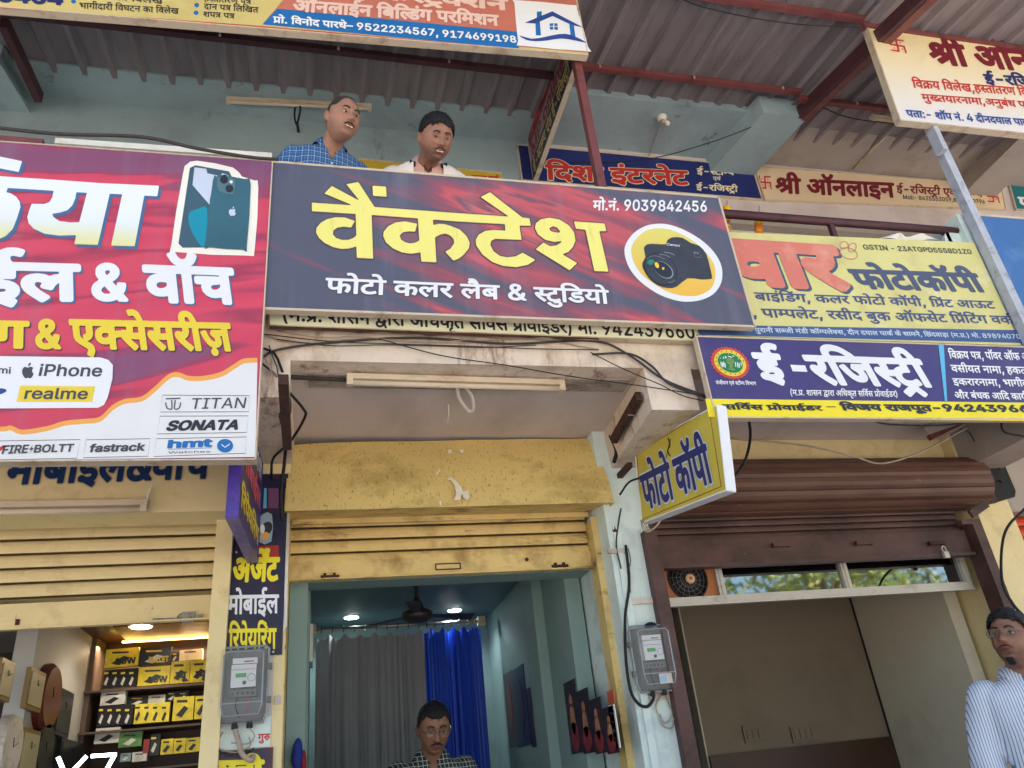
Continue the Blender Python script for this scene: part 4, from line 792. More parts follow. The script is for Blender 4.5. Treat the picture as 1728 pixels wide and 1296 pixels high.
# upper shop door opening: brown frame and door under the wall signs
ud = thing('upper_door', (2.4, YW, ZS + .15), 'dark brown door frame of the upper internet shop', 'door')
mesh_obj('frame_head', *box((1.9, YW - .05, 5.66), (3.3, YW - .003, 5.9)), m_brown, ud)
mesh_obj('frame_side', *box((3.3, YW - .05, ZS + .15), (3.38, YW - .003, 5.9)), m_brown, ud)
mesh_obj('leaf', *box((1.9, YW - .03, ZS + .15), (3.3, YW - .004, 5.655)), m_darkmar, ud)
ul = thing('plaster_ledge', (4.5, YW, 5.3), 'beige plaster ledge below the long cream wall sign', 'ledge')
mesh_obj('ledge', *box((3.4, YW - .09, 5.62), (8.5, YW - .004, 5.68)), m_beige, ul)
mesh_obj('lower_ledge', *box((3.4, YW - .09, 5.2), (8.5, YW - .004, 5.24)), m_beige, ul)
# ================================================================= printed materials
def pm(name, r, g, b, **k):
    k.setdefault('rough', .42); k.setdefault('var', .04); k.setdefault('vs', 2.5); k.setdefault('spec', .45); k.setdefault('bump', .35); k.setdefault('bs', 3.5)
    return mat(name, lin(r, g, b), **k)
p_white = pm('print_white', 232, 234, 240); p_yel = pm('print_yellow', 238, 230, 128, dirt=lin(196, 180, 96), ds=7, stretch=(3, 1, .4), dlow=.58, dhigh=.75, damt=.5)
p_outline = pm('print_plum_outline', 92, 66, 84); p_navy = pm('print_navy', 36, 46, 108); p_ink = pm('print_ink', 44, 46, 56)
p_red = pm('print_red', 196, 52, 52); p_blue = pm('print_blue', 28, 108, 178); p_deep = pm('print_deep_blue', 42, 72, 148)
p_maroon = pm('print_maroon', 118, 26, 44); p_shadow = pm('print_steel_blue_shadow', 74, 110, 156)
p_cream = pm('print_cream', 236, 224, 190, dirt=lin(196, 172, 130), ds=2.5, damt=.5); p_green = pm('print_green', 36, 132, 84)
p_orange = pm('print_orange', 238, 168, 84); p_sky = pm('print_sky_blue', 92, 182, 222); p_lemon = pm('print_lemon', 240, 222, 40)
p_gold = pm('print_gold', 232, 206, 60); p_pink = pm('print_pink', 214, 84, 108); p_grey = pm('print_grey', 70, 72, 84)
p_dark = pm('print_dark_teal_grey', 62, 92, 108); p_back = pm('board_back', 190, 176, 150, dirt=lin(120, 84, 50), damt=.6, ds=6)
p_ultra = pm('print_indigo', 66, 58, 118, var=.08, dirt=lin(84, 74, 116), ds=1.5, damt=.7); p_edge = pm('board_edge_cream', 206, 190, 168, dirt=lin(140, 110, 84), damt=.6, ds=10)
p_paleblue = pm('print_pale_blue', 196, 208, 228)

def band_mat(name, cols, angle, sc, dist=1.5, stretch=.18, xr=None, zr=None, zgrad=None, rough=.4):
    """printed artwork of slanting silky bands: stretched noise along a slanted axis, cut into colours"""
    M_ = bpy.data.materials.new(name); M_.use_nodes = True; nt = M_.node_tree; N = nt.nodes; Lk = nt.links
    b = N['Principled BSDF']; b.inputs['Roughness'].default_value = rough; b.inputs['Specular IOR Level'].default_value = .45
    g = N.new('ShaderNodeNewGeometry')
    rot = N.new('ShaderNodeMapping'); rot.vector_type = 'POINT'; rot.inputs['Rotation'].default_value = (0, math.radians(angle), 0)
    Lk.new(g.outputs['Position'], rot.inputs['Vector'])
    mp = N.new('ShaderNodeMapping'); mp.inputs['Scale'].default_value = (stretch * sc, .01, sc)
    Lk.new(rot.outputs[0], mp.inputs['Vector'])
    n = N.new('ShaderNodeTexNoise'); n.inputs['Scale'].default_value = 1.0; n.inputs['Detail'].default_value = 3.0; n.inputs['Distortion'].default_value = dist * .3
    n.inputs['Roughness'].default_value = .5
    Lk.new(mp.outputs[0], n.inputs['Vector']); src = n.outputs['Fac']
    sep = N.new('ShaderNodeSeparateXYZ'); Lk.new(g.outputs['Position'], sep.inputs[0])
    def add(axis, a, b_, lo, hi):
        nonlocal src
        r = N.new('ShaderNodeMapRange'); r.interpolation_type = 'SMOOTHSTEP'
        r.inputs['From Min'].default_value = a; r.inputs['From Max'].default_value = b_; r.inputs['To Min'].default_value = lo; r.inputs['To Max'].default_value = hi
        Lk.new(sep.outputs[axis], r.inputs['Value'])
        m_ = N.new('ShaderNodeMath'); m_.operation = 'ADD'; Lk.new(src, m_.inputs[0]); Lk.new(r.outputs[0], m_.inputs[1]); src = m_.outputs[0]
    for ax, lst in ((0, xr), (2, zr)):
        for t in (lst or []): add(ax, *t)
    cr = N.new('ShaderNodeValToRGB'); el = cr.color_ramp.elements
    for i, (p, c) in enumerate(cols):
        e = el[i] if i < 2 else el.new(p); e.position = p; e.color = lin(*c)
    Lk.new(src, cr.inputs[0]); out = cr.outputs[0]
    n2 = N.new('ShaderNodeTexNoise'); n2.inputs['Scale'].default_value = 3; mx = _mx(nt); mx.inputs['B'].default_value = lin(150, 140, 160)
    mp2 = N.new('ShaderNodeMapping'); mp2.inputs['Scale'].default_value = (4, 1, .4); Lk.new(g.outputs['Position'], mp2.inputs['Vector']); Lk.new(mp2.outputs[0], n2.inputs['Vector'])
    r = N.new('ShaderNodeMapRange'); r.inputs['From Min'].default_value = .5; r.inputs['From Max'].default_value = .8; r.inputs['To Max'].default_value = .22
    Lk.new(n2.outputs['Fac'], r.inputs['Value']); Lk.new(r.outputs[0], mx.inputs['Factor']); Lk.new(out, mx.inputs['A'])
    Lk.new(mx.outputs['Result'], b.inputs['Base Color'])
    nb_ = N.new('ShaderNodeTexNoise'); nb_.inputs['Scale'].default_value = 3.5; bp = N.new('ShaderNodeBump'); bp.inputs['Strength'].default_value = .4; bp.inputs['Distance'].default_value = .02
    Lk.new(g.outputs['Position'], nb_.inputs['Vector']); Lk.new(nb_.outputs['Fac'], bp.inputs['Height']); Lk.new(bp.outputs[0], b.inputs['Normal'])
    return M_
def zramp(name, z0, z1, cols, rough=.4):
    M_ = bpy.data.materials.new(name); M_.use_nodes = True; nt = M_.node_tree; N = nt.nodes; Lk = nt.links
    b = N['Principled BSDF']; b.inputs['Roughness'].default_value = rough
    g = N.new('ShaderNodeNewGeometry'); sep = N.new('ShaderNodeSeparateXYZ'); Lk.new(g.outputs['Position'], sep.inputs[0])
    r = N.new('ShaderNodeMapRange'); r.inputs['From Min'].default_value = z0; r.inputs['From Max'].default_value = z1; Lk.new(sep.outputs[2], r.inputs['Value'])
    cr = N.new('ShaderNodeValToRGB'); el = cr.color_ramp.elements
    for i, (p, c) in enumerate(cols):
        e = el[i] if i < 2 else el.new(p); e.position = p; e.color = lin(*c)
    Lk.new(r.outputs[0], cr.inputs[0]); Lk.new(cr.outputs[0], b.inputs['Base Color'])
    return M_

# ================================================================= 1. the big studio sign
YS1 = 3.15
zt = EYE.z + .9345 * YS1; zb = EYE.z + .6505 * YS1
xl = -.0805 * YS1; xr_ = .7175 * YS1
bg1 = band_mat('studio_sign_print', [(.0, (84, 86, 104)), (.44, (88, 90, 108)), (.55, (146, 82, 96)), (.62, (202, 90, 96)), (.67, (116, 84, 98)), (.73, (212, 104, 104)), (.86, (232, 136, 132))],
               -22, 5.2, 2.0, .16, xr=[(-.25, .95, -.20, .03), (1.5, 2.2, 0, -.12)], zr=[(3.55, 3.9, -.0, .05), (4.1, 4.45, 0, -.09)])
S1, f1 = board('shop_sign', [(xl, YS1, zt), (xr_, YS1, zt), (xr_, YS1, zb), (xl, YS1, zb)], YS1, .035, bg1,
               'big dark red photo studio sign with yellow letters and a camera in a white ring', 'sign', p_edge, .012)
T2 = (510, 290, 6.4)
hero = [pts_("""105 338 555 368 240 238 320 158 625 322 477 140 605 115 780 385 1664 450 2234 488 1926 276 2026 225 2376 498 2452 506 2466 586 2344 583 2366 738 2084 726
 2039 748 2029 793 2064 863 2134 913 2214 928 2304 918 2379 878 2516 956 2434 1008 2304 1033 2164 1018 2044 973 1944 893 1879 798 1874 738 1904 683 1974 643 2064 631 2194 640 2189 568 1664 538 1408 518
 1415 582 1470 566 1530 568 1600 588 1700 628 1774 698 1806 768 1799 828 1744 898 1690 940 1632 962 1545 868 1600 835 1640 775 1635 730 1600 690 1545 670 1490 680 1432 712 1448 980 1285 972 1278 872
 1180 888 1080 875 980 830 905 765 875 700 880 650 930 590 1010 550 1110 540 1240 565 1218 650 1150 645 1090 655 1050 690 1065 735 1110 765 1165 778 1220 770 1265 745 1250 505 748 468
 765 940 590 932 585 808 500 832 420 835 330 815 240 770 180 715 150 660 155 610 200 555 270 515 360 495 460 498 566 535 528 605 450 595 380 605 335 635 330 680 365 720 425 740 500 740 560 715 585 690 578 458 105 428"""),
        pts_("760 155 905 165 910 272 765 262"),
        pts_("2521 840 2604 768 2674 808 2744 800 2794 768 2804 750 2724 760 2624 738 2544 678 2512 608 2524 558 2574 518 2664 500 2774 518 2874 578 2934 658 2949 748 2919 818 2874 868 2804 893 2966 990 2886 1066"),
        pts_("2664 613 2679 643 2724 658 2774 663 2786 648 2749 603 2704 590"),
        pts_("2934 540 3264 563 3282 643 3204 643 3304 1080 3154 1075 3059 628 2954 618")]
def ccw(c):
    return sum(c[i][0] * c[(i + 1) % len(c)][1] - c[(i + 1) % len(c)][0] * c[i][1] for i in range(len(c))) > 0
hero = [c if (ccw(c) != (i == 3)) else c[::-1] for i, c in enumerate(hero)]
traced(f1, hero, T2, 13, p_outline, S1, 2, 'letter_outline')
traced(f1, hero, T2, 1, p_yel, S1, 3, 'lettering', label='large yellow shop name')
letters(f1, 'mo', (1000, 355), (1192, 357.5), (1001, 339.5), 26, p_white, S1, 3)
letters(f1, 'photo', (549, 494), (1028, 513), (551, 470.5), 46, p_outline, S1, 2, 'letter_outline')
letters(f1, 'photo', (549, 494), (1028, 513), (551, 470.5), 26, p_white, S1, 4)
K = dict(x0=1040, y0=360, k=8.1)
patch(f1, pts_("570 145 400 175 240 270 130 420 112 560 170 740 280 890 420 1010 600 1120 800 1190 960 1212 1150 1190 1320 1110 1420 980 1448 830 1420 680 1330 530 1200 400 1040 290 880 210 720 158", **K), p_white, S1, 2, 'picture_ring', 3)
p_picyel = zramp('picture_yellow', 3.75, 4.2, [(0, (236, 186, 70)), (.5, (228, 200, 92)), (1, (222, 214, 112))])
patch(f1, pts_("620 210 450 225 320 300 220 430 205 560 260 720 370 860 520 970 680 1065 830 1115 1000 1135 1150 1115 1280 1040 1340 930 1352 800 1320 680 1230 550 1120 440 980 340 800 250", **K), p_picyel, S1, 3, 'picture_ground', 3)
p_cam = pm('print_camera_black', 58, 60, 70, var=.25, vs=9)
patch(f1, pts_("372 490 410 435 500 422 665 430 690 380 760 335 900 340 1010 410 1130 450 1225 560 1270 720 1305 870 1280 905 1150 910 970 895 820 1010 700 1028 560 990 440 890 360 760 355 680 395 600", **K), p_cam, S1, 4, 'camera_picture', 2)
p_cam2 = pm('print_camera_dark', 40, 44, 54); p_camhi = pm('print_camera_light', 150, 160, 172); p_camg = pm('print_camera_green', 44, 128, 112)
def cel(x, y, rx, ry, rot, mm, lay, nm='camera_lens'): patch(f1, [(1040 + a / 8.1, 360 + b / 8.1) for a, b in ell(x, y, rx, ry, rot)], mm, S1, lay, nm)
cel(600, 770, 255, 200, 42, p_cam2, 5); cel(600, 770, 232, 180, 42, p_cam, 6); cel(640, 785, 150, 95, 38, p_camhi, 7); cel(632, 782, 142, 88, 38, p_cam2, 8)
cel(462, 680, 50, 38, -20, p_camg, 8); cel(545, 722, 26, 44, -25, p_gold, 9); cel(632, 768, 16, 18, 0, p_gold, 9)
stroke(f1, pts_("400 640 470 600 560 600 650 640", **K), .5, p_camhi, S1, 8, 'camera_lens', 4)
stroke(f1, pts_("650 540 720 550 790 580", **K), .9, p_camhi, S1, 6, 'camera_trim', 4); stroke(f1, pts_("580 570 660 585 730 620", **K), .8, p_camhi, S1, 8, 'camera_trim', 4)
stroke(f1, pts_("700 960 760 950 790 920", **K), .7, p_camhi, S1, 8, 'camera_trim', 4)
letters(f1, 'canon', (1124, 415), (1146, 417.5), (1124.5, 411.5), 40, p_paleblue, S1, 6)
letters(f1, 'eos', (1170, 429), (1178, 430), (1170.3, 426), 20, p_camhi, S1, 6)
stroke(f1, pts_("1058 575 1058 606 1150 612 1152 575", **K), .5, p_camhi, S1, 6, 'camera_trim')

# ================================================================= 2. cream sign behind it
YS2 = 3.25
S2, f2 = board('shop_sign', [(455, 488), (1213, 530), (1213, 577), (455, 549)], YS2, .03,
               pm('old_cream_print', 232, 232, 200, dirt=lin(206, 200, 160), ds=2, damt=.5, dirt2=lin(146, 60, 34), d2s=5, d2=(.66, .72), d2stretch=(1.2, 1, .5)),
               'old cream sign with black handwriting peeking out below the big studio sign', 'sign', p_back, .006)
letters(f2, 'crm', (478, 541), (1190, 572), (478.8, 520), 22, p_ink, S2, 1)
mesh_obj('rust_lip', *sheet([f2.at(455, 550.5, .004), f2.at(1010, 571, .004), f2.at(1010, 575, .004), f2.at(455, 557, .004)], 60, 2, lambda p, u, v: p + Vector((0, -.001, (.012 * mnoise.noise(Vector((u * 14, v, 3))) if v > .6 else 0)))), m_rust, S2)

# ================================================================= 3. mobile shop sign at the left
bg3 = band_mat('mobile_sign_print', [(.0, (126, 74, 108)), (.38, (136, 78, 112)), (.43, (156, 62, 92)), (.46, (204, 66, 92)), (.58, (214, 74, 98)), (.63, (160, 58, 84)), (.67, (208, 70, 94)), (1, (220, 96, 114))],
               9, 3.6, 1.5, .14, zr=[(4.0, 4.4, 0, -.22), (2.9, 3.25, -.05, .03), (3.3, 3.7, 0, .05)])
YS3 = 3.14
zt3 = EYE.z + .9345 * YS3; zb3 = EYE.z + .4155 * YS3
S3, f3 = board('shop_sign', [(-2.2, YS3, zt3 - .02), (-.0785 * YS3, YS3, zt3), (-.0798 * YS3, YS3, zb3), (-2.2, YS3, zb3)], YS3, .05, bg3,
               'large crimson mobile and watch shop sign with white wave and brand names', 'sign', p_edge, .006)
T5 = (0, 250, 5.959)
kiya = [pts_("-200 70 0 92 225 138 190 245 0 208 -200 180"),
        pts_("-600 250 0 290 500 322 1000 358 1600 385 1582 490 1452 482 1355 992 1120 985 1232 470 1105 464 985 978 750 970 770 880 600 885 450 865 340 815 290 760 278 700 295 640 322 566 440 570 500 550 530 500 545 434 80 406 65 450 120 465 170 500 200 545 208 600 170 720 130 820 60 890 0 915 -100 932 -200 925 -200 800 -160 700 -150 500 -160 400 -600 380"),
        pts_("768 448 878 454 800 752 700 755 600 740 540 700 525 665 600 655 680 630 730 580 760 510")]
kiya = [c if (ccw(c) != (i == 2)) else c[::-1] for i, c in enumerate(kiya)]
p_grad = zramp('print_white_to_yellow', 3.74, 4.06, [(0, (226, 214, 70)), (.25, (224, 218, 110)), (.75, (226, 234, 238)), (1, (232, 238, 246))])
traced(f3, kiya, T5, 2, p_shadow, S3, 2, 'letter_shadow', shift=(26, 26)); traced(f3, kiya, T5, 2, p_shadow, S3, 3, 'letter_shadow', shift=(13, 13)); traced(f3, kiya, T5, 1, p_grad, S3, 4, 'lettering', label='huge white to yellow letters')
def shadowed(face, key, A, B, C, w, mm, par, lay, sh, dx=30, dy=-30, w2=None):
    letters(face, key, A, B, C, w2 or w, sh, par, lay, 'letter_shadow', shift=(dx, dy)); letters(face, key, A, B, C, w, mm, par, lay + 2)
for key, A, B, C in (('la1', (-297, 500), (133, 507), (-289, 439)), ('amp', (158, 505), (213, 507), (160, 447)), ('la2', (249, 508), (398, 512), (244, 451))): shadowed(f3, key, A, B, C, 44, p_white, S3, 2, p_shadow, 22, -26)
for key, A, B, C in (('lc1', (-280, 584), (46, 587), (-274, 540)), ('amp', (62, 587), (101, 588), (64, 541)), ('lc2', (123, 587), (394, 591.5), (119, 542))): shadowed(f3, key, A, B, C, 42, p_gold, S3, 2, p_grey, 20, -22)
# phones
G = dict(x0=0, y0=230, k=3.0)
m_glow = pm('print_phone_glow', 240, 236, 226)
patch(f3, pts_("945 145 1000 125 1180 160 1225 205 1290 225 1308 260 1290 570 1240 605 900 588 868 550 925 200", **G), m_glow, S3, 2, 'picture_glow', 2)
patch(f3, pts_("962 162 990 149 1160 180 1178 215 1060 565 925 566 904 545", **G), p_dark, S3, 3, 'phone_picture')
patch(f3, pts_("985 160 1045 168 1050 190 1115 205 1125 190 1150 196 1062 350 975 250", **G), p_paleblue, S3, 4, 'phone_screen')
patch(f3, pts_("1118 200 1150 196 1165 210 1062 352 1062 320", **G), p_sky, S3, 4, 'phone_screen')
patch(f3, pts_("1050 372 1035 560 985 510 958 445 960 390 1000 372", **G), pm('print_turquoise', 20, 142, 170), S3, 4, 'phone_screen', 3)
patch(f3, pts_("1095 208 1125 203 1240 220 1270 250 1250 560 1230 578 1060 566 1040 545 1078 228", **G), pm('print_phone_green', 56, 100, 116, var=.15), S3, 5, 'phone_picture', 2)
patch(f3, pts_("1105 212 1170 215 1190 235 1185 285 1170 298 1108 280 1100 225", **G), pm('print_phone_bump', 86, 120, 132), S3, 6, 'camera_bump', 2)
for x, y, r in ((1135, 225, 20), (1162, 270, 20)): patch(f3, [(a / 3, 230 + b / 3) for a, b in ell(x, y, r, r)], p_ink, S3, 7, 'lens_picture')
patch(f3, [(a / 3, 230 + b / 3) for a, b in ell(1171, 236, 8, 8)], p_white, S3, 7, 'lens_picture')
def fruit_logo(face, x, y, s, mm, par, lay, tilt=0):
    c = [(0, -.30), (.20, -.38), (.42, -.30), (.36, -.12), (.34, .04), (.46, .22), (.34, .48), (.18, .60), (0, .54), (-.18, .60), (-.36, .46), (-.50, .12), (-.46, -.18), (-.28, -.37)]
    patch(face, [(x + a * s, y + b * s) for a, b in c], mm, par, lay, 'logo', 3)
    patch(face, [(x + a * s, y + b * s) for a, b in [(.02, -.42), (.04, -.60), (.20, -.74), (.22, -.56)]], mm, par, lay, 'logo', 2)
fruit_logo(f3, 392.5, 359, 12, p_paleblue, S3, 7)
# white wave with orange rim
wave = [(-250, 795), (-250, 740), (-100, 728), (0, 729), (18, 727), (38, 734), (80, 728), (110, 719), (140, 716), (170, 712), (192, 692), (212, 682), (240, 678), (262, 662), (285, 641), (300, 637), (318, 643), (345, 643), (375, 636), (398, 622), (412, 614), (434.5, 612.5)]
top = [(p.x, p.y) for p in crom([Vector((a, b, 0)) for a, b in wave[1:]], 4)]
stroke(f3, [(a, b - 4) for a, b in top], 9, p_orange, S3, 2, 'wave_rim')
p_wave = pm('print_wave_white', 226, 226, 228)
patch(f3, top + [(431, 771.5), (0, 777.5), (-250, 781)], p_wave, S3, 3, 'wave')
# brand panel
patch(f3, [(-300, 598), (170, 604), (183, 608), (191, 617), (190, 640), (182, 672), (176, 684), (166, 689), (-300, 692)], p_white, S3, 4, 'brand_panel')
letters(f3, 'l_mi', (-2, 630.5), (18, 631.5), (-1, 620), 26, p_grey, S3, 5)
patch(f3, ell(-12, 663, 24, 6, -8), p_deep, S3, 5, 'logo')
fruit_logo(f3, 48, 627.5, 20, p_grey, S3, 5)
letters(f3, 'l_ip', (66, 635), (171, 636), (70, 616), 24, p_grey, S3, 5)
patch(f3, [(35, 652), (161, 653), (156, 679), (29, 679)], p_gold, S3, 5, 'brand_plate')
letters(f3, 'l_re', (42, 674), (147, 674.5), (46, 656), 22, p_grey, S3, 6)
def frame(face, q, par, lay=4, w=1.0): stroke(face, q, w, p_grey, par, lay, 'brand_box', closed=True)
frame(f3, [(275, 667.5), (421, 668.5), (420, 695.5), (270.5, 696)], S3); frame(f3, [(270.5, 703), (419, 702.5), (416.5, 730.5), (265.5, 733)], S3)
frame(f3, [(264.5, 741), (416, 738), (414.5, 765.5), (260, 771)], S3); frame(f3, [(146, 743), (254, 741), (250, 770.5), (141, 773)], S3); frame(f3, [(-8, 745), (136, 742.5), (130, 774), (-12, 777)], S3)
letters(f3, 'l_ti', (321, 691), (413, 689.5), (325, 673), 4, p_grey, S3, 5)
stroke(f3, [(280, 674), (305, 673)], 2, p_grey, S3, 5, 'logo'); stroke(f3, [(280, 680), (282, 689), (290, 691), (290, 676)], 2, p_grey, S3, 5, 'logo', 3); stroke(f3, [(305, 680), (303, 689), (295, 691), (296, 676)], 2, p_grey, S3, 5, 'logo', 3)
letters(f3, 'l_so', (281, 727), (400, 725), (288, 711.5), 60, p_ink, S3, 5)
letters(f3, 'l_hm', (285, 756.5), (356, 754), (287, 744), 62, p_blue, S3, 5)
stroke(f3, [(284, 759), (357, 756.5)], .8, p_blue, S3, 5, 'logo')
letters(f3, 'l_wa', (284, 766.5), (355, 764.5), (284.5, 762.5), 5, p_dark, S3, 5)
patch(f3, ell(380, 753, 13.5, 11.5), p_blue, S3, 5, 'logo'); stroke(f3, [(374, 751), (380, 756), (388, 750)], 1.5, p_white, S3, 6, 'logo')
letters(f3, 'l_fa', (151, 763.5), (243, 761), (154, 751), 46, p_grey, S3, 5)
letters(f3, 'l_fi', (4, 766.5), (46, 765), (8, 753), 36, p_grey, S3, 5); letters(f3, 'l_bo', (58, 764.5), (123, 762.5), (61, 752), 36, p_grey, S3, 5)
patch(f3, [(57, 751), (50, 760), (54, 760), (49, 767), (58, 757), (54, 757)], p_grey, S3, 6, 'logo'); patch(f3, [(0, 756), (6, 752), (12, 754), (6, 758), (0, 763)], p_red, S3, 5, 'logo')

# dark purple strip and cream batten behind its upper edge
bt = thing('batten', (-1.2, 3.2, 4.45), 'pale wooden batten lying along the top of the mobile shop sign', 'batten')
mesh_obj('batten_wood', *bar(PY(95, 243, 3.22), PY(459, 268, 3.22), .05, .035), m_white, bt)
bt = thing('batten', (-2, 3.2, 4.45), 'red batten end above the mobile shop sign at the left edge', 'batten')
mesh_obj('batten_wood', *bar(PY(-60, 232, 3.23), PY(74, 243, 3.23), .04, .03), m_maroon, bt)

# ================================================================= 4. top left sign
YS4 = 3.12
m_s4 = pm('print_khaki_cream', 208, 192, 124, dirt=lin(176, 160, 100), ds=2, damt=.5)
cs = [(-300, -120), (957, -40), (993, 94), (-300, -18)]
bl = PY(0, 12, YS4); br = PY(992, 93, YS4); d = br - bl
P4 = [bl - d * .5 + Vector((0, 0, .95)), br + Vector((0, 0, .80)), br, bl - d * .5]
S4, f4 = board('shop_sign', P4, YS4, .04, m_s4, 'tilted high sign with a blue house logo hanging at the top left', 'sign', p_edge, .008)
patch(f4, [(443, 41), (478, 0), (500, -60), (964, -60), (989, 89)], pm('print_terracotta', 196, 116, 100, var=.1, vs=3), S4, 1, 'print_band')
patch(f4, [(443, 41.5), (468, 15), (872, 54), (876, 83)], p_blue, S4, 2, 'print_band')
patch(f4, [(868, 6), (871, 1), (962, 9), (974, 17), (992, 80), (988, 87), (882, 78), (874, 70)], p_white, S4, 3, 'logo_plate', 2)
KL = dict(x0=440, y0=0, k=3.0)
patch(f4, pts_("1336 118 1475 60 1632 142 1570 128 1477 84 1388 122", **KL), p_deep, S4, 4, 'logo')
for q in ("1397 62 1422 60 1422 84 1397 94", "1390 120 1412 112 1418 182 1392 182", "1560 118 1584 128 1592 188 1568 182", "1462 122 1480 120 1480 134 1462 136", "1485 120 1502 122 1502 136 1485 134", "1462 139 1480 138 1480 153 1464 153", "1485 138 1503 139 1504 154 1485 153"):
    patch(f4, pts_(q, **KL), p_blue, S4, 4, 'logo')
patch(f4, pts_("1308 182 1370 200 1440 190 1510 176 1570 180 1650 220 1590 208 1520 198 1450 208 1390 212 1340 204", **KL), p_deep, S4, 5, 'logo', 2)
letters(f4, 'tl_i', (461, 39), (871, 73), (461.5, 29), 34, p_white, S4, 4)
letters(f4, 'tl_g', (495, 19), (841, 44), (497, 1.5), 42, pm('print_pale_pink', 232, 200, 190), S4, 4)
letters(f4, 'tl_h', (520, -12), (856, 18), (522, -30), 42, pm('print_pale_pink', 232, 200, 190), S4, 4)
m_s4i = pm('print_brown_ink', 56, 50, 52)
letters(f4, 'tl_a', (134, 14.5), (302, 24), (134.5, 5), 16, m_s4i, S4, 2)
letters(f4, 'tl_e', (192, 0), (275, 7), (192.5, -9), 16, m_s4i, S4, 2)
letters(f4, 'tl_d', (344, 2), (424, 7.5), (344.5, -7), 16, m_s4i, S4, 2)
letters(f4, 'tl_b', (344, 15.5), (436, 22), (344.5, 6.5), 16, m_s4i, S4, 2)
letters(f4, 'tl_c', (343, 28.5), (396, 32), (343.3, 20), 16, m_s4i, S4, 2)
letters(f4, 'tl_f', (-30, 1), (105, 8), (-30, -20), 60, p_navy, S4, 2)
for x, y in ((124, 2.5), (332, 9), (331, 22), (123, -10)): patch(f4, ell(x, y, 4, 3.6), p_blue, S4, 2, 'bullet_dot')
stroke(f4, [(0, 13), (440, 45), (990, 93)], 1.6, p_red, S4, 2, 'red_trim')
letters(f4, 'tl_j', (978, 27), (976.5, 14), (975.5, 27), 6, p_grey, S4, 5)

# ================================================================= 5. top right sign
YS5 = 3.12
S5, f5 = board('shop_sign', [PY(1463, 45, YS5), PY(1463, 45, YS5) + Vector((2.2, 0, -.0)), PY(1519, 203, YS5) + Vector((2.27, 0, .02)), PY(1519, 203, YS5)], YS5, .045,
               zramp('print_ivory_to_white', 5.3, 6.2, [(0, (226, 222, 224)), (.5, (234, 222, 196)), (1, (238, 218, 164))]), 'high ivory sign with a red swastika and maroon letters at the top right', 'sign', p_edge, .01)
def swastika(face, O, ux, uy, par, lay, mm):
    """auspicious Hindu swastika with four dots; O centre, ux and uy pixel vectors of the half width and half height"""
    f = lambda a, b: (O[0] + ux[0] * a + uy[0] * b, O[1] + ux[1] * a + uy[1] * b)
    t = .13
    shapes = [[(-t, -1), (t, -1), (t, 1), (-t, 1)], [(-1, -t), (-t, -t), (-t, t), (-1, t)], [(t, -t), (1, -t), (1, t), (t, t)],
              [(t, -1), (1, -1.02), (1.05, -.8), (t, -1 + 2 * t)], [(-1, 1), (-t, 1), (-t, 1 - 2 * t), (-1.05, .8)], [(1 - 2 * t, t), (1, t), (1.02, 1), (.82, 1.05)], [(-1, -t), (-1 + 2 * t, -t), (-.82, -1.05), (-1.02, -1)]]
    for s_ in shapes: patch(face, [f(*p) for p in s_], mm, par, lay, 'swastika_mark')
    for a, b in ((.5, .5), (-.5, .5), (.5, -.5), (-.5, -.5)): patch(face, [f(a + .1 * math.cos(q), b + .1 * math.sin(q)) for q in [i * math.pi / 4 for i in range(8)]], mm, par, lay, 'swastika_mark')
swastika(f5, (1514, 77), (13, 2), (3, 11), S5, 2, p_red)
letters(f5, 'r_a', (1576, 107), (1860, 128), (1564, 73), 46, p_maroon, S5, 2)
letters(f5, 'r_b', (1664, 141), (1775, 147), (1659, 126), 44, p_navy, S5, 2)
letters(f5, 'r_c', (1541, 148), (1765, 164), (1538, 135), 26, p_red, S5, 2)
letters(f5, 'r_d', (1557, 170), (1760, 184), (1554, 159), 26, p_red, S5, 2)
letters(f5, 'r_e', (1531, 197), (1758, 214), (1528, 186), 34, p_deep, S5, 2)

# ================================================================= 6. signs on the upper wall
YS6 = YW - .02
P = [PY(905, 262, YS6), PY(1269, 280, YS6), PY(1271, 333, YS6), PY(897, 309, YS6)]
z0 = (P[2].z + P[3].z) / 2; z1 = P[1].z
S6, f6 = board('shop_sign', [(1.62, YS6, z1), (P[1].x, YS6, z1), (P[1].x, YS6, z0), (1.62, YS6, z0)], YS6, .03, pm('print_royal_blue', 34, 46, 112, var=.1, vs=2), 'royal blue internet shop sign with red letters on the upper wall', 'sign', p_edge, .014)
letters(f6, 'w_a', (922, 303), (1162, 312.5), (921, 279.5), 62, p_cream, S6, 2, 'letter_outline')
letters(f6, 'w_a', (922, 303), (1162, 312.5), (921, 279.5), 34, p_red, S6, 4)
letters(f6, 'w_b', (1176, 294), (1239, 296), (1176, 284.5), 26, p_cream, S6, 2); letters(f6, 'w_c', (1203, 304), (1216, 304.5), (1203, 298.5), 22, p_cream, S6, 2); letters(f6, 'w_d', (1175, 320.5), (1245, 324), (1175, 311.5), 26, p_cream, S6, 2)
P = [PY(1272, 279, YS6), PY(1690, 312, YS6), PY(1697, 354, YS6), PY(1275, 333, YS6)]
S7, f7 = board('shop_sign', [(P[0].x + .004, YS6, z1), P[1], P[2], (P[0].x + .004, YS6, z0)], YS6, .03, pm('print_sand', 226, 204, 170, dirt=lin(206, 176, 130), ds=1.5, damt=.6), 'long sand coloured online services sign with two red swastikas on the upper wall', 'sign', p_edge, .01)
swastika(f7, (1291, 308), (10, .6), (1, 11), S7, 2, p_red); swastika(f7, (1675, 332), (10, .8), (2, 9.5), S7, 2, p_red)
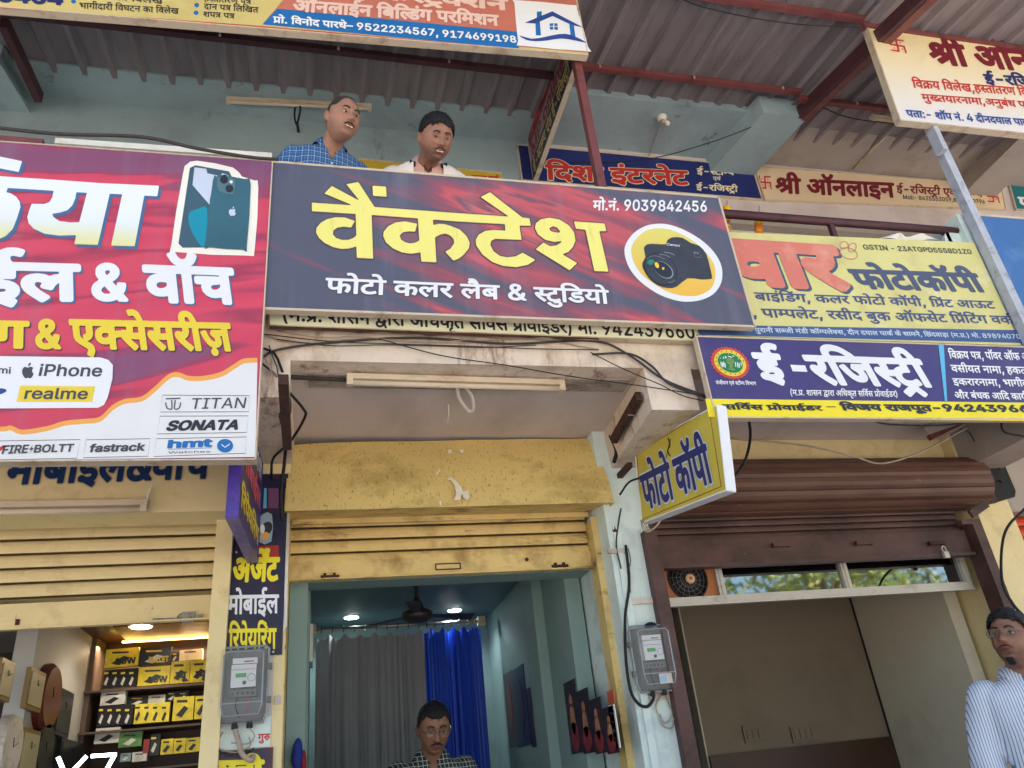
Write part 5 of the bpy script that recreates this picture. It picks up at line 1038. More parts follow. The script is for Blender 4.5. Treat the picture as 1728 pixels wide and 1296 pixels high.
letters(f7, 'w_e', (1310, 325), (1510, 333), (1309, 301), 40, p_maroon, S7, 2)
letters(f7, 'w_f', (1513, 325), (1658, 333), (1513, 313.5), 26, p_maroon, S7, 2)
letters(f7, 'w_g', (1524, 336), (1662, 344), (1523.5, 329), 14, p_ink, S7, 2)
S8, f8 = board('shop_sign', [PY(1703, 310, YS6), PY(1900, 322, YS6), PY(1900, 368, YS6), PY(1715, 353, YS6)], YS6, .03, pm('print_teal', 18, 112, 122), 'teal sign end at the right edge of the upper wall', 'sign', p_edge, .01)
letters(f8, 'w_c', (1719, 347), (1760, 350), (1718, 333), 40, p_white, S8, 2)
S9, f9 = board('shop_sign', [PY(606, 268, YW - .03), PY(846, 292, YW - .03), PY(848, 312, YW - .03), PY(606, 300, YW - .03)], YW - .03, .03, pm('print_mustard', 206, 176, 60), 'small mustard sign low on the teal wall behind the two men', 'sign', p_edge, .01)
letters(f9, 'b_a', (796, 302), (841, 304), (796, 296), 30, p_red, S9, 2)

# ================================================================= 7. maroon and blue side sign, square to the wall
XS = 1.72; z7 = PX(902, 302, XS).z; y7a = PX(899, 305, XS).y; y7b = PX(969, 110, XS).y
y7a = min(y7a, YW - .03)
S10, f10 = board('projecting_sign', [(XS, y7a, z7 + .62), (XS, y7b, z7 + .62), (XS, y7b, z7), (XS, y7a, z7)], 0, .03, pm('print_dull_maroon', 110, 40, 58, var=.1), 'maroon and navy side sign hung square to the upper wall', 'sign', p_edge, .012)
def f10p(y, z, l=1): return Vector((XS - l * LAY, y, z))
def yz_patch(face_x, q, mm, par, lay, nm):
    V = [Vector((face_x - lay * LAY, y, z)) for y, z in q]; F = [tuple(range(len(V)))]
    return mesh_obj(nm, V, orient(V, F, Vector((-1, 0, 0))), mm, par)
yz_patch(XS, [(y7a, z7), (y7b, z7), (y7b, z7 + .19), (y7a, z7 + .19)], pm('print_dark_navy', 34, 34, 74), S10, 2, 'print_band')
yz_patch(XS, [(y7a, z7 + .19), (y7b, z7 + .19), (y7b, z7 + .35), (y7a, z7 + .35)], pm('print_dull_cream', 150, 128, 128), S10, 2, 'print_band')
class YZ:
    def __init__(s, x): s.n = Vector((-1, 0, 0)); s.x = x
    def at(s, y, z, off=0): return Vector((s.x, y, z)) + s.n * off
g10 = YZ(XS); L_ = y7a - y7b
letters(g10, 's_c', (y7a - .05, z7 + .05), (y7b + .08, z7 + .05), (y7a - .05, z7 + .145), 30, pm('print_dull_yellow', 190, 172, 92), S10, 3)
letters(g10, 's_b', (y7a - .08, z7 + .21), (y7b + .15, z7 + .21), (y7a - .08, z7 + .33), 40, p_maroon, S10, 3)
letters(g10, 's_a', (y7a - .1, z7 + .40), (y7b + .1, z7 + .40), (y7a - .1, z7 + .56), 50, p_red, S10, 3)

# ================================================================= 8. yellow photocopy banner
YS8 = 3.24
zt8 = EYE.z + .858 * YS8; zb8 = EYE.z + .631 * YS8
a = PY(1228, 393, YS8); b = PY(1640, 409, YS8)
q = [(2.0, YS8, zt8 - .02), (1.262 * YS8, YS8, b.z), (1.262 * YS8 + .0, YS8, zb8), (2.0, YS8, zb8)]
q[0] = (2.0, YS8, a.z - .002)
m_ban = pm('faded_yellow_banner', 214, 208, 138, rough=.55, dirt=lin(178, 164, 110), ds=2.4, damt=.6, dirt2=lin(232, 226, 190), d2s=3, d2=(.6, .72))
S11, f11 = board('banner', q, YS8, .008, m_ban, 'faded yellow photocopy banner with big salmon letters on the balcony', 'banner')
m_salmon = pm('print_salmon', 214, 122, 104, dirt=lin(226, 166, 140), ds=4, damt=.7)
letters(f11, 'y_a', (1150, 472), (1432, 486), (1128, 402), 62, p_dark, S11, 1, 'letter_shadow', shift=(26, -26)); letters(f11, 'y_a', (1150, 472), (1432, 486), (1128, 402), 60, m_salmon, S11, 3)
letters(f11, 'y_b', (1449, 486), (1664, 492), (1432, 456), 46, pm('print_grey_blue', 76, 84, 112), S11, 2)
letters(f11, 'y_c', (1458, 421), (1640, 429), (1455, 413), 26, pm('print_faded_black', 76, 78, 62), S11, 2)
p_fnavy = pm('print_faded_navy', 74, 84, 124)
letters(f11, 'y_d', (1275, 507), (1680, 521), (1272, 494), 24, p_fnavy, S11, 2)
letters(f11, 'y_e', (1272, 535), (1712, 547), (1268, 521), 24, p_fnavy, S11, 2)
patch(f11, [(1180, 548), (1760, 558), (1765, 580), (1180, 565)][0:4], pm('print_denim_blue', 62, 88, 142), S11, 1, 'print_band')
letters(f11, 'y_f', (1274, 561), (1738, 572.5), (1272, 554), 22, p_paleblue, S11, 3)
m_gan = pm('print_faint_rose', 196, 132, 112)
for i, e in enumerate([ell(1432, 428, 15, 9, 20), ell(1424, 414, 7, 6), ell(1438, 418, 6, 8, 30)]): stroke(f11, e, 1.6, m_gan, S11, 2, 'faded_emblem', closed=True)
tear = thing('banner_flap', PY(1500, 398, 3.26), 'white torn cloth flap behind the top edge of the yellow banner', 'cloth')
mesh_obj('cloth', *sheet([PY(1478, 404, 3.27), PY(1585, 407, 3.27), PY(1560, 397, 3.27), PY(1505, 396, 3.27)], 10, 3, lambda p, u, v: p + Vector((0, -.02 * math.sin(u * 9), 0))), m_white, tear, smooth=True)

# ================================================================= 9. e-registry sign
YS9 = 3.20
xl9 = .6025 * YS9; zt9 = EYE.z + .6275 * YS9; zb9 = EYE.z + .480 * YS9
S12, f12 = board('shop_sign', [(xl9, YS9, zt9), (4.4, YS9, zt9), (4.4, YS9, zb9), (xl9, YS9, zb9)], YS9, .035, p_ultra, 'indigo registry service sign with white letters, round emblem and yellow strip', 'sign', p_edge, .008)
patch(f12, [(1190, 673), (1760, 680), (1764, 711), (1196, 703.5)], p_lemon, S12, 1, 'print_band')
patch(f12, [(1583, 581), (1592, 581), (1598, 677), (1594, 677)], p_sky, S12, 2, 'print_band')
letters(f12, 'ee1', (1285, 639), (1326, 641), (1271, 598), 52, p_white, S12, 3); letters(f12, 'ee2', (1380, 647), (1576, 652), (1356, 602), 44, p_white, S12, 3)
patch(f12, [(1333, 616), (1358, 617), (1362, 628), (1337, 627)], p_white, S12, 3, 'lettering')
letters(f12, 'e_b', (1334, 667.5), (1514, 670), (1333, 658.5), 18, p_white, S12, 3)
letters(f12, 'e_c', (1208, 649), (1276, 650.5), (1207, 643.5), 22, p_white, S12, 3)
letters(f12, 'e_d', (1222, 691), (1388, 693), (1219, 683), 44, p_ink, S12, 3)
letters(f12, 'hy', (1396, 689), (1408, 689), (1396, 684), 60, p_ink, S12, 3)
letters(f12, 'e_d2', (1422, 692.5), (1772, 696), (1417, 682.5), 56, p_ink, S12, 3)
for k, A, B, C in (('e_e', (1602, 605), (1756, 609), (1599, 593)), ('e_f', (1606, 628), (1754, 632), (1603, 616.5)), ('e_g', (1609, 650), (1752, 653), (1606, 639)), ('e_h', (1612, 672.5), (1733, 675), (1609, 662))):
    letters(f12, k, A, B, C, 24, p_white, S12, 3)
sc_ = lambda q: [(1180 + x / 10.8, 560 + y / 10.8) for x, y in q]
c0 = (558, 572)
def gear(rx, ry, n=72, amp=.035):
    return [(c0[0] + math.cos(t) * rx * (1 + amp * math.sin(t * 26)) * math.cos(.45) - math.sin(t) * ry * (1 + amp * math.sin(t * 26)) * math.sin(.45),
             c0[1] + math.cos(t) * rx * (1 + amp * math.sin(t * 26)) * math.sin(.45) + math.sin(t) * ry * (1 + amp * math.sin(t * 26)) * math.cos(.45)) for t in [2 * math.pi * i / 156 for i in range(156)]]
patch(f12, sc_(gear(365, 270)), pm('print_emblem_red', 206, 70, 62), S12, 2, 'emblem')
patch(f12, sc_([(c0[0] + a, c0[1] + b) for a, b in ell(0, 0, 305, 225, 26, 40)]), p_gold, S12, 3, 'emblem')
patch(f12, sc_([(c0[0] + a, c0[1] + b) for a, b in ell(0, 0, 240, 165, 26, 40)]), pm('print_emblem_green', 18, 128, 78), S12, 4, 'emblem')
rnd = random.Random(3)
for i in range(15):
    t = .5 + i * .36; a, b = [(x, y) for x, y in [(272 * math.cos(t) * math.cos(.45) - 196 * math.sin(t) * math.sin(.45), 272 * math.cos(t) * math.sin(.45) + 196 * math.sin(t) * math.cos(.45))]][0]
    patch(f12, sc_([(c0[0] + a + x, c0[1] + b + y) for x, y in ((-9, -12), (9, -10), (8, 12), (-7, 8))]), p_ink, S12, 5, 'emblem')
for x, y, w_, h_ in ((410, 610, 10, 45), (435, 600, 9, 50), (460, 620, 9, 42), (385, 590, 8, 40), (650, 600, 9, 45), (690, 610, 10, 50), (720, 620, 9, 42), (752, 590, 8, 36), (540, 460, 30, 9), (470, 470, 12, 22), (430, 480, 9, 20), (610, 450, 20, 9), (570, 475, 14, 10), (700, 500, 9, 9), (520, 412, 8, 8), (372, 486, 9, 9)):
    patch(f12, sc_([(x - w_, y - h_), (x + w_, y - h_ + 6), (x + w_ + 6, y + h_), (x - w_ + 8, y + h_)]), p_white, S12, 5, 'emblem')
for x, y, rx, ry in ((555, 545, 75, 55), (570, 640, 36, 50), (585, 690, 70, 18)): patch(f12, sc_([(x + a, y + b) for a, b in ell(0, 0, rx, ry, 10, 14)]), pm('print_emblem_olive', 122, 146, 74, var=.25, vs=40), S12, 5 if rx != 36 else 6, 'emblem')

# ================================================================= 10. blank blue sign at the right edge
S13, f13 = board('shop_sign', [PY(1645, 361, 3.2), PY(1645, 361, 3.2) + Vector((1.2, 0, 0)), PY(1735, 548, 3.2) + Vector((1.2, 0, 0)), PY(1735, 548, 3.2)], 3.2, .04,
                 pm('print_worn_blue', 58, 104, 164, dirt=lin(96, 138, 184), ds=3, damt=.7, var=.12), 'plain worn blue sign at the right edge of the balcony', 'sign', p_edge, .018)

# ================================================================= 11. projecting photocopy sign
A_ = PY(1072, 760, 3.92); D_ = PY(1084, 882, 3.92)
yb_ = 3.17
B_ = PY(1210, 684, yb_); C_ = PY(1226, 827, yb_)
zt_ = (A_.z + B_.z) / 2; zb_ = (D_.z + C_.z) / 2; xa = (A_.x + D_.x) / 2; xb = (B_.x + C_.x) / 2
C_ = Face(A_, (B_ - A_).cross(D_ - A_)).at(1226, 827)
S14, f14 = board('projecting_sign', [A_, B_, C_, D_], 0, .05, pm('print_mustard_yellow', 200, 184, 76, rough=.35, dirt=lin(170, 150, 60), ds=4, damt=.6), 'mustard yellow photocopy sign projecting from the pale blue pillar', 'sign', p_white, .006)
def lerp2(a, b, t): return (a[0] + (b[0] - a[0]) * t, a[1] + (b[1] - a[1]) * t)
k5 = dict(x0=800, y0=560, k=3.24)
stroke(f14, pts_("890 668 1285 418 1352 845 915 1028", **k5), 1.8, pm('print_brown_line', 140, 84, 50), S14, 1, 'border_line', closed=True)
letters(f14, 'f_a', (1090, 860), (1205, 811), (1081, 806), 66, p_paleblue, S14, 2, 'letter_outline')
letters(f14, 'f_a', (1090, 860), (1205, 811), (1081, 806), 32, p_navy, S14, 4)
stroke(f14, pts_("1062 580 1072 620 1060 650 1075 680", **k5), 2.2, p_ink, S14, 2, 'sprig_mark', 3); stroke(f14, pts_("1078 585 1066 625 1052 690", **k5), 1.2, p_ink, S14, 2, 'sprig_mark', 3)
mesh_obj('bracket', *bar((xa - .03, 3.92, zt_ - .05), (xa - .03, 4.1, zt_ - .05), .03, .03), m_rust, S14)
cable_p = lambda q, Y, r, name, lab, mm, **k: tag(mesh_obj(name, *tube([PY(x, y, Y if not callable(Y) else Y(i)) for i, (x, y) in enumerate(q)], r, **k), mm, smooth=True), lab, 'cable')

# ================================================================= 12. purple projecting sign on the left pillar
fx, bx_ = PY(392, 800, 3.34), PY(438, 900, 4.05)
XF = -.345
pa = [Vector((-.385, 3.34, EYE.z + .50 * 3.3)), Vector((-.235, 4.05, EYE.z + .50 * 3.3)), Vector((-.235, 4.05, 0)), Vector((-.385, 3.34, 0))]
zlow = PY(405, 872, 3.34).z
pa[0].x = PY(404, 820, 3.34).x; pa[3].x = pa[0].x; pa[1].x = PY(437, 900, 4.05).x; pa[2].x = pa[1].x
pa[2].z = pa[3].z = zlow
S15, f15 = board('projecting_sign', pa, 0, .045, pm('print_purple', 58, 46, 96, var=.2, vs=6), 'purple wrapped sign projecting from the yellow pillar below the mobile shop sign', 'sign', pm('purple_tape', 78, 60, 150, var=.25, vs=14, rough=.25, bump=.3, bs=40), .006)
du = (pa[1] - pa[0]); dv = Vector((0, 0, 1))
class Loc:
    def __init__(s, o, u, v, n): s.o, s.u, s.v, s.n = o, u, v, n
    def at(s, a, b, off=0): return s.o + s.u * a + s.v * b + s.n * off
g15 = Loc(pa[3], du, dv, f15.n); hz = pa[0].z - zlow
letters(g15, 'l_b', (.08, hz * .50), (.95, hz * .50), (.08, hz * .66), 40, p_pink, S15, 2, sub=(0, 6)); letters(g15, 'p_c', (.08, hz * .14), (.95, hz * .14), (.08, hz * .30), 34, p_gold, S15, 2)
letters(g15, 'f_a', (.08, hz * .80), (.95, hz * .80), (.08, hz * .95), 30, p_paleblue, S15, 2)

# ================================================================= 13. banners on the left pillar
m_navyban = pm('navy_vinyl', 34, 30, 62, rough=.35, dirt=lin(96, 30, 44), ds=3.2, damt=.6, dlow=.56, dhigh=.66)
Yb = YP - .012
q = [PY(403, 815, Yb), PY(470, 812, Yb), PY(478, 1112, Yb), PY(375, 1098, Yb)]
xx0, xx1 = -.40, -.148
zt13, zb13 = PY(436, 800, Yb).z, PY(420, 1108, Yb).z
xx0 = PY(383, 1050, Yb).x; xx1 = PY(478, 1050, Yb).x
S16, f16 = board('pillar_banner', [(xx0, Yb, zt13), (xx1, Yb, zt13), (xx1, Yb, zb13), (xx0, Yb, zb13)], Yb, .006, m_navyban, 'navy vinyl banner about urgent mobile repairs hung on the yellow pillar', 'banner')
mesh_obj('curled_edge', *sheet([(xx1 + .001, Yb - .004, zb13 + .1), (xx1 + .018, Yb - .012, zb13 + .13), (xx1 + .014, Yb - .012, zt13 - .25), (xx1 + .001, Yb - .004, zt13 - .22)], 4, 12, lambda p, u, v: p + Vector((0, .01 * math.sin(v * 9), 0))), m_white, S16, smooth=True)
letters(f16, 'p_a', (393, 981), (469, 979), (396, 944), 44, p_lemon, S16, 2)
letters(f16, 'p_b', (384, 1036), (470, 1034), (385, 1006), 28, p_white, S16, 2)
letters(f16, 'p_c', (386, 1096), (466, 1094), (387, 1063), 30, p_lemon, S16, 2)
patch(f16, [(443, 868), (459, 868), (458, 914), (436, 914), (438, 880)], pm('print_faint_blue', 150, 172, 180), S16, 2, 'phone_picture', 2)
patch(f16, ell(450, 892, 9, 12, 30), p_ink, S16, 3, 'phone_picture'); patch(f16, ell(447, 905, 8, 6, -40), p_orange, S16, 4, 'phone_picture'); patch(f16, ell(443, 893, 4, 8), p_white, S16, 4, 'phone_picture')
patch(f16, [(446, 824), (450, 824), (450, 858), (444, 858)], p_sky, S16, 2, 'phone_picture'); patch(f16, [(453, 824), (470, 824), (470, 858), (453, 858)], pm('print_red_blue', 120, 70, 110), S16, 2, 'phone_picture')
patch(f16, [(434, 922), (470, 920), (471, 942), (432, 945)], pm('print_ember', 170, 44, 40), S16, 1, 'print_glow')
for x, y in ((399, 932), (379, 1100), (461, 1100)): mesh_obj('nail', *lathe(f16.at(x, y, .001), (0, -1, 0), [(0, .006), (.004, .004)], 8), m_white, S16)
zb14 = PY(420, 1400, Yb).z; a = PY(361, 1270, Yb); b = PY(461, 1262, Yb)
S17, f17 = board('pillar_banner', [(a.x, Yb, a.z), (b.x, Yb, a.z + .0), (b.x, Yb, zb14), (a.x, Yb, zb14)], Yb, .006, m_navyban, 'lower navy banner with yellow letters under the left electricity meter', 'banner')
letters(f17, 'p_d', (366, 1312), (443, 1310), (367, 1286), 70, p_lemon, S17, 2)
pl = thing('plaster_patch', PY(410, 1230, Yb), 'pale green painted patch with red stencil letters below the left meter', 'notice')
q = [PY(368, 1216, Yb), PY(457, 1222, Yb), PY(457, 1262, Yb), PY(364, 1268, Yb)]
mesh_obj('paint', *prism([(q[3].x, Yb, q[3].z), (q[1].x, Yb, q[3].z), (q[1].x, Yb, q[0].z + .0), (q[3].x, Yb, q[0].z)], (0, .008, 0)), m_pillarblue, pl)
letters(Face((0, Yb, 0), (0, -1, 0)), 'p_e', (435, 1250), (455, 1249), (436, 1239), 30, p_red, pl, 1)

# cream board with blue letters under the mobile sign
YS18 = 3.90
S18, f18 = board('shop_sign', [(-2.2, YS18, PY(200, 720, YS18).z), (-.415, YS18, PY(200, 720, YS18).z), (-.415, YS18, PY(380, 862, YS18).z), (-2.2, YS18, PY(380, 862, YS18).z)], YS18, .2, m_cream, 'cream painted shutter box with half hidden blue letters under the mobile sign', 'sign')
letters(f18, 'l_d', (8, 817), (352, 806), (18, 772), 62, pm('print_tan_halo', 206, 186, 132), S18, 1, 'letter_outline'); letters(f18, 'l_d', (8, 817), (352, 806), (18, 772), 36, pm('print_peacock', 16, 52, 98), S18, 3)
# ================================================================= rolling shutters
def slat_profile(x0, x1, z, y, pitch, depth=.013):
    """one roll-formed slat seen from the street: bulged lath with a rolled lip"""
    prof = [(0, .9), (.02, 1.6), (.07, 1.6), (.09, -.6), (.3, -1), (.62, -.95), (.84, -.5), (.96, .2), (1, .9)]
    V = []; nx = 14
    for i in range(nx + 1):
        X = x0 + (x1 - x0) * i / nx; w = .002 * mnoise.noise(Vector((X * 2.5, z * 9, 1)))
        for t, d in prof: V.append((X, y + d * depth + w, z + t * pitch))
    n = len(prof); F = []
    for i in range(nx):
        for j in range(n - 1): a = i * n + j; F.append((a, a + n, a + n + 1, a + 1))
    return V, F
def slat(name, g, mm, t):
    o = mesh_obj(name, g[0], g[1], [mm, m_groove_shade if mm is not m_brown else m_rust], t)
    for i, p in enumerate(o.data.polygons): p.material_index = 1 if i % 8 in (0, 1, 2) else 0  # recess faces coloured dark for groove shade and grime, rust on brown slats
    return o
def curtain(t, x0, x1, z0, z1, y, pitch, mm):
    z = z1 - pitch
    while z > z0 - pitch * .5:
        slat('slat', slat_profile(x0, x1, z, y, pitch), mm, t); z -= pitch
m_lock = mat('worn_grey_lock', lin(150, 146, 140), .5, metal=.4, var=.2, vs=30, dirt=lin(70, 60, 50), damt=.7, ds=30)
# centre
zb_c = EYE.z + .2525 * YC; zt_c = zb_c + .095
x0c, x1c = -.139, 1.59
sh = thing('rolling_shutter', (.7, YC, zb_c), 'half raised stained yellow rolling shutter of the photo studio', 'shutter')
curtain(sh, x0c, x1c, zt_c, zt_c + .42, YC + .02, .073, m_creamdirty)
bv, bf = sheet([(x0c, YC - .006, zb_c), (x1c, YC - .006, zb_c), (x1c, YC - .006, zt_c + .004), (x0c, YC - .006, zt_c + .004)], 40, 4, lambda p, u, v: p + Vector((0, .004 * mnoise.noise(Vector((u * 5, v, 2))), 0)))
n = len(bv); bv2 = [Vector(p) + Vector((0, .02, 0)) for p in bv]
bb = mesh_obj('bottom_bar', *join((bv, bf), box((x0c, YC + .002, zb_c - .001), (x1c, YC + .03, zb_c + .03))), m_creamdirty, sh)
mesh_obj('bottom_bar_lip', *box((x0c, YC - .03, zb_c - .004), (x1c, YC - .008, zb_c + .004)), m_creamdirty, sh)
for px, py in ((557, 973), (945, 955)):
    p = PY(px, py, YC - .01)
    mesh_obj('slide_bolt', *join(bar(p - Vector((.05, 0, 0)), p + Vector((.05, 0, 0)), .012, .014), box(p + Vector((-.035, -.012, -.018)), p + Vector((-.02, .003, .018))), box(p + Vector((.015, -.012, -.018)), p + Vector((.03, .003, .018)))), m_rust, bb)
p = PY(756, 956, YC - .012)
mesh_obj('nameplate', *box(p - Vector((.068, 0, .013)), p + Vector((.068, .004, .013))), m_creamdirty, bb)
mesh_obj('handle', *join(bar(p + Vector((-.07, -.004, -.016)), p + Vector((.07, -.004, -.016)), .006, .005), bar(p + Vector((-.07, -.004, .016)), p + Vector((.07, -.004, .016)), .006, .005), bar(p + Vector((-.07, -.004, -.016)), p + Vector((-.07, -.004, .016)), .006, .005), bar(p + Vector((.07, -.004, -.016)), p + Vector((.07, -.004, .016)), .006, .005)), m_rust, sh)
for px, py in ((889, 944), (877, 948)):
    p = PY(px, py, YC - .012); mesh_obj('keyhole', *lathe(p, (0, -1, 0), [(0, .012), (.003, .009)], 10), m_rust if px == 889 else m_creamdirty, bb)
# hood
hd = thing('shutter_hood', (.7, 4.0, 2.8), 'speckled yellow sheet metal shutter hood with a torn white sticker', 'shutter hood')
hx0, hx1 = -.16, 1.655
zh0 = EYE.z + .344 * 4.03; zh1 = ZS - .006
def hoodp(p, u, v):
    q = Vector(p); q.y += .035 * math.sin(v * math.pi) * -.6
    q.y += .012 * mnoise.noise(Vector((u * 6, v * 3, 4))) + (.02 * math.exp(-((u - .06) ** 2 / .0012 + (v - .55) ** 2 / .02)))
    if u < .1: q.z -= .012 * (1 - u / .1) * v
    return q
mesh_obj('hood_front', *sheet([(hx0, 4.04, zh0), (hx1, 4.03, zh0 + .005), (hx1, 4.19, zh1), (hx0, 4.19, zh1 - .03)], 60, 14, hoodp), m_hood, hd, smooth=True)
mesh_obj('hood_underside', *prism([(hx0, 4.038, zh0), (hx1, 4.029, zh0 + .004), (hx1 - .09, YC - .01, zh0 + .055), (hx0 + .01, YC - .01, zh0 + .05)], (0, 0, .004)), m_creamdirty, hd)
mesh_obj('hood_lip', *box((hx0 + .03, YC - .06, zh0 + .015), (hx1 - .06, YC - .045, zh0 + .045)), m_creamdirty, hd)
mesh_obj('hood_end', *prism([(hx1, 4.032, zh0 + .004), (hx1, 4.19, zh1), (hx1, YC, zh1), (hx1, YC, zh0 + .004)], (.004, 0, 0)), m_hood, hd)
mesh_obj('hood_end', *prism([(hx0 - .004, 4.042, zh0 + .004), (hx0 - .004, 4.19, zh1 - .03), (hx0 - .004, YC, zh1), (hx0 - .004, YC, zh0 + .004)], (.004, 0, 0)), m_hood, hd)
class HoodFace:
    n = Vector((0, -1, 0))
    def at(s, px, py, off=0):
        o = Vector((.7, 4.035, zh0)); nn = Vector((0, -(zh1 - zh0), 4.19 - 4.035)).normalized(); v = ray(px, py)
        return EYE + v * ((o - EYE).dot(nn) / v.dot(nn)) - Vector((0, .036 + off, 0))
m_stick = mat('torn_sticker', lin(232, 222, 204), .8, var=.05, vs=20)
hf = HoodFace()
k4 = dict(x0=420, y0=560, k=3.24)
patch(hf, pts_("1075 820 1100 808 1130 830 1155 860 1165 885 1195 880 1200 920 1185 932 1165 915 1160 895 1150 932 1112 932 1128 905 1120 850 1100 825", **k4), m_stick, hd, 1, 'torn_sticker')
for q in ("1085 658 1102 656 1102 676 1084 678", "1148 658 1168 656 1166 675 1150 676", "1018 790 1040 760 1042 766 1022 800", "1036 936 1048 936 1048 960 1038 962"): patch(hf, pts_(q, **k4), m_stick, hd, 1, 'torn_sticker')
# jambs of the studio shutter
jm = thing('shutter_guide', (x0c - .03, YC, .3), 'left yellow shutter guide rail of the photo studio', 'shutter guide')
mesh_obj('channel', *box((PY(481, 1108, YP).x + .001, YP + .002, .3), (x0c - .002, YC + .03, zh0 - .01)), m_creamdirty, jm)
jm = thing('shutter_guide', (x1c + .03, YC, .3), 'right yellow shutter guide rail beside the pale blue pillar', 'shutter guide')
mesh_obj('channel', *box((x1c + .004, YC - .12, .3), (x1c + .052, YC + .03, zh0 - .01)), m_creamdirty, jm)
mesh_obj('flange', *box((x1c - .012, YC - .124, .3), (x1c + .054, YC - .12, zh0 - .01)), m_creamdirty, jm)
mesh_obj('angle', *box((x1c + .056, YP + .0, .3), (x1c + .066, YC, zh0 - .2)), m_cream, jm)
# left mobile shop shutter
zb_l = EYE.z + .2035 * YC + .035
zb_l = PY(0, 1064, YC).z
zt_l = PY(0, 1022, YC).z
sh = thing('rolling_shutter', (-1.4, YC, zb_l), 'half raised clean cream rolling shutter of the mobile shop', 'shutter')
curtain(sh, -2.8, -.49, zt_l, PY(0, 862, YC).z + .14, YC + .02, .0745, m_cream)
mesh_obj('bottom_bar', *box((-2.8, YC - .006, zb_l), (-.49, YC + .03, zt_l + .004)), m_cream, sh)
mesh_obj('bottom_bar_lip', *box((-2.8, YC - .03, zb_l - .004), (-.49, YC - .008, zb_l + .004)), m_cream, sh)
p = PY(318, 1041, YC - .015)
mesh_obj('padlock', *join(box(p - Vector((.03, .012, .028)), p + Vector((.03, .008, .024))), tube([p + Vector((-.03, 0, .0)), p + Vector((-.05, -.01, -.012)), p + Vector((-.045, 0, .012)), p + Vector((-.02, 0, .018))], .005, 6, 3)), m_lock, sh)
mesh_obj('slide_bolt', *join(bar(p + Vector((-.17, .004, -.004)), p + Vector((-.05, .004, -.008)), .012, .013), box(p + Vector((.045, -.01, -.015)), p + Vector((.066, .008, .01)))), m_lock, sh)
for px, py, w_ in ((8, 1043, .06), (30, 1050, .01)):
    p = PY(px, py, YC - .008); mesh_obj('handle', *box(p - Vector((w_, .004, .014)), p + Vector((w_ * .8, .0, .014))), m_cream if px == 8 else m_rust, sh)
jm = thing('shutter_guide', (-.45, YC, .3), 'cream shutter guide rail between the mobile shop and the yellow pillar', 'shutter guide')
mesh_obj('channel', *box((-.49, YP - .06, .3), (-.41, YC + .03, PY(360, 868, YP - .06).z)), m_cream, jm)
# left tube light under the cream box
def tube_light(a, b, label, off=.0, nm='tube_light', r=.014):
    a = Vector(a); b = Vector(b); t = thing(nm, (a + b) / 2, label, 'tube light')
    d = (b - a).normalized()
    mesh_obj('batten', *bar(a, b, .045, .028), m_tube, t)
    mesh_obj('tube', *tube([a + d * .03 + Vector((0, -.01, -.034)), b - d * .03 + Vector((0, -.01, -.034))], r, 10, 1), m_tube, t, smooth=True)
    for q in (a, b - d * .03): mesh_obj('end_cap', *bar(q + Vector((0, -.008, -.026)), q + d * .03 + Vector((0, -.008, -.026)), .03, .042), m_tube, t)
    return t
zl = PY(150, 850, YS18 + .03).z
tl = tube_light(PY(-130, 856, 3.87), PY(250, 849, 3.87), 'white tube light fixed along the bottom of the cream shutter box')
mesh_obj('tape_strip', *sheet([PY(244, 862, 3.87), PY(252, 840, 3.87), PY(257, 812, 3.87), PY(248, 830, 3.87)], 3, 8, lambda p, u, v: p + Vector((0, -.01 * math.sin(v * 5), 0))), m_white, tl)

# tube lights under slab / ceiling
tube_light(PZ(585, 637, ZS - .03), PZ(951, 648, ZS - .03), 'dusty cream tube light fixed under the balcony slab')
cd = thing('conduit_stub', PZ(530, 638, ZS - .02), 'grey conduit stub left of the dusty tube light under the slab', 'conduit')
mesh_obj('conduit', *tube([PZ(484, 636, ZS - .02), PZ(584, 641, ZS - .02)], .011, 8, 1), m_wire, cd)
tag(mesh_obj('wire_coil', *tube([PZ(771, 650, ZS - .03), PZ(775, 672, ZS - .06), PZ(790, 693, ZS - .08), PZ(799, 690, ZS - .08), PZ(796, 668, ZS - .05), PZ(784, 652, ZS - .03)], .009, 8, 5), m_white, smooth=True), 'pale flex loop hanging from the dusty tube light', 'cable')
tag(mesh_obj('hanging_hook', *tube([PZ(757, 682, ZS - .003), PZ(757, 700, ZS - .04), PZ(754, 714, ZS - .05)], .005, 6, 3), m_white, smooth=True), 'small pale wire stub hanging from the slab above the yellow hood', 'wire')
tube_light(PZ(382, 168, ZC - .03), PZ(627, 180, ZC - .03), 'dusty tube light on the teal ceiling behind the two men')
tube_light(PZ(1388, 170, ZC - .04), PZ(1462, 178, ZC - .04), 'short pale tube light under the right roof')
tube_light(PZ(1470, 197, ZC - .1), PZ(1545, 207, ZC - .1), 'pale tube light half hidden behind the ivory swastika sign')
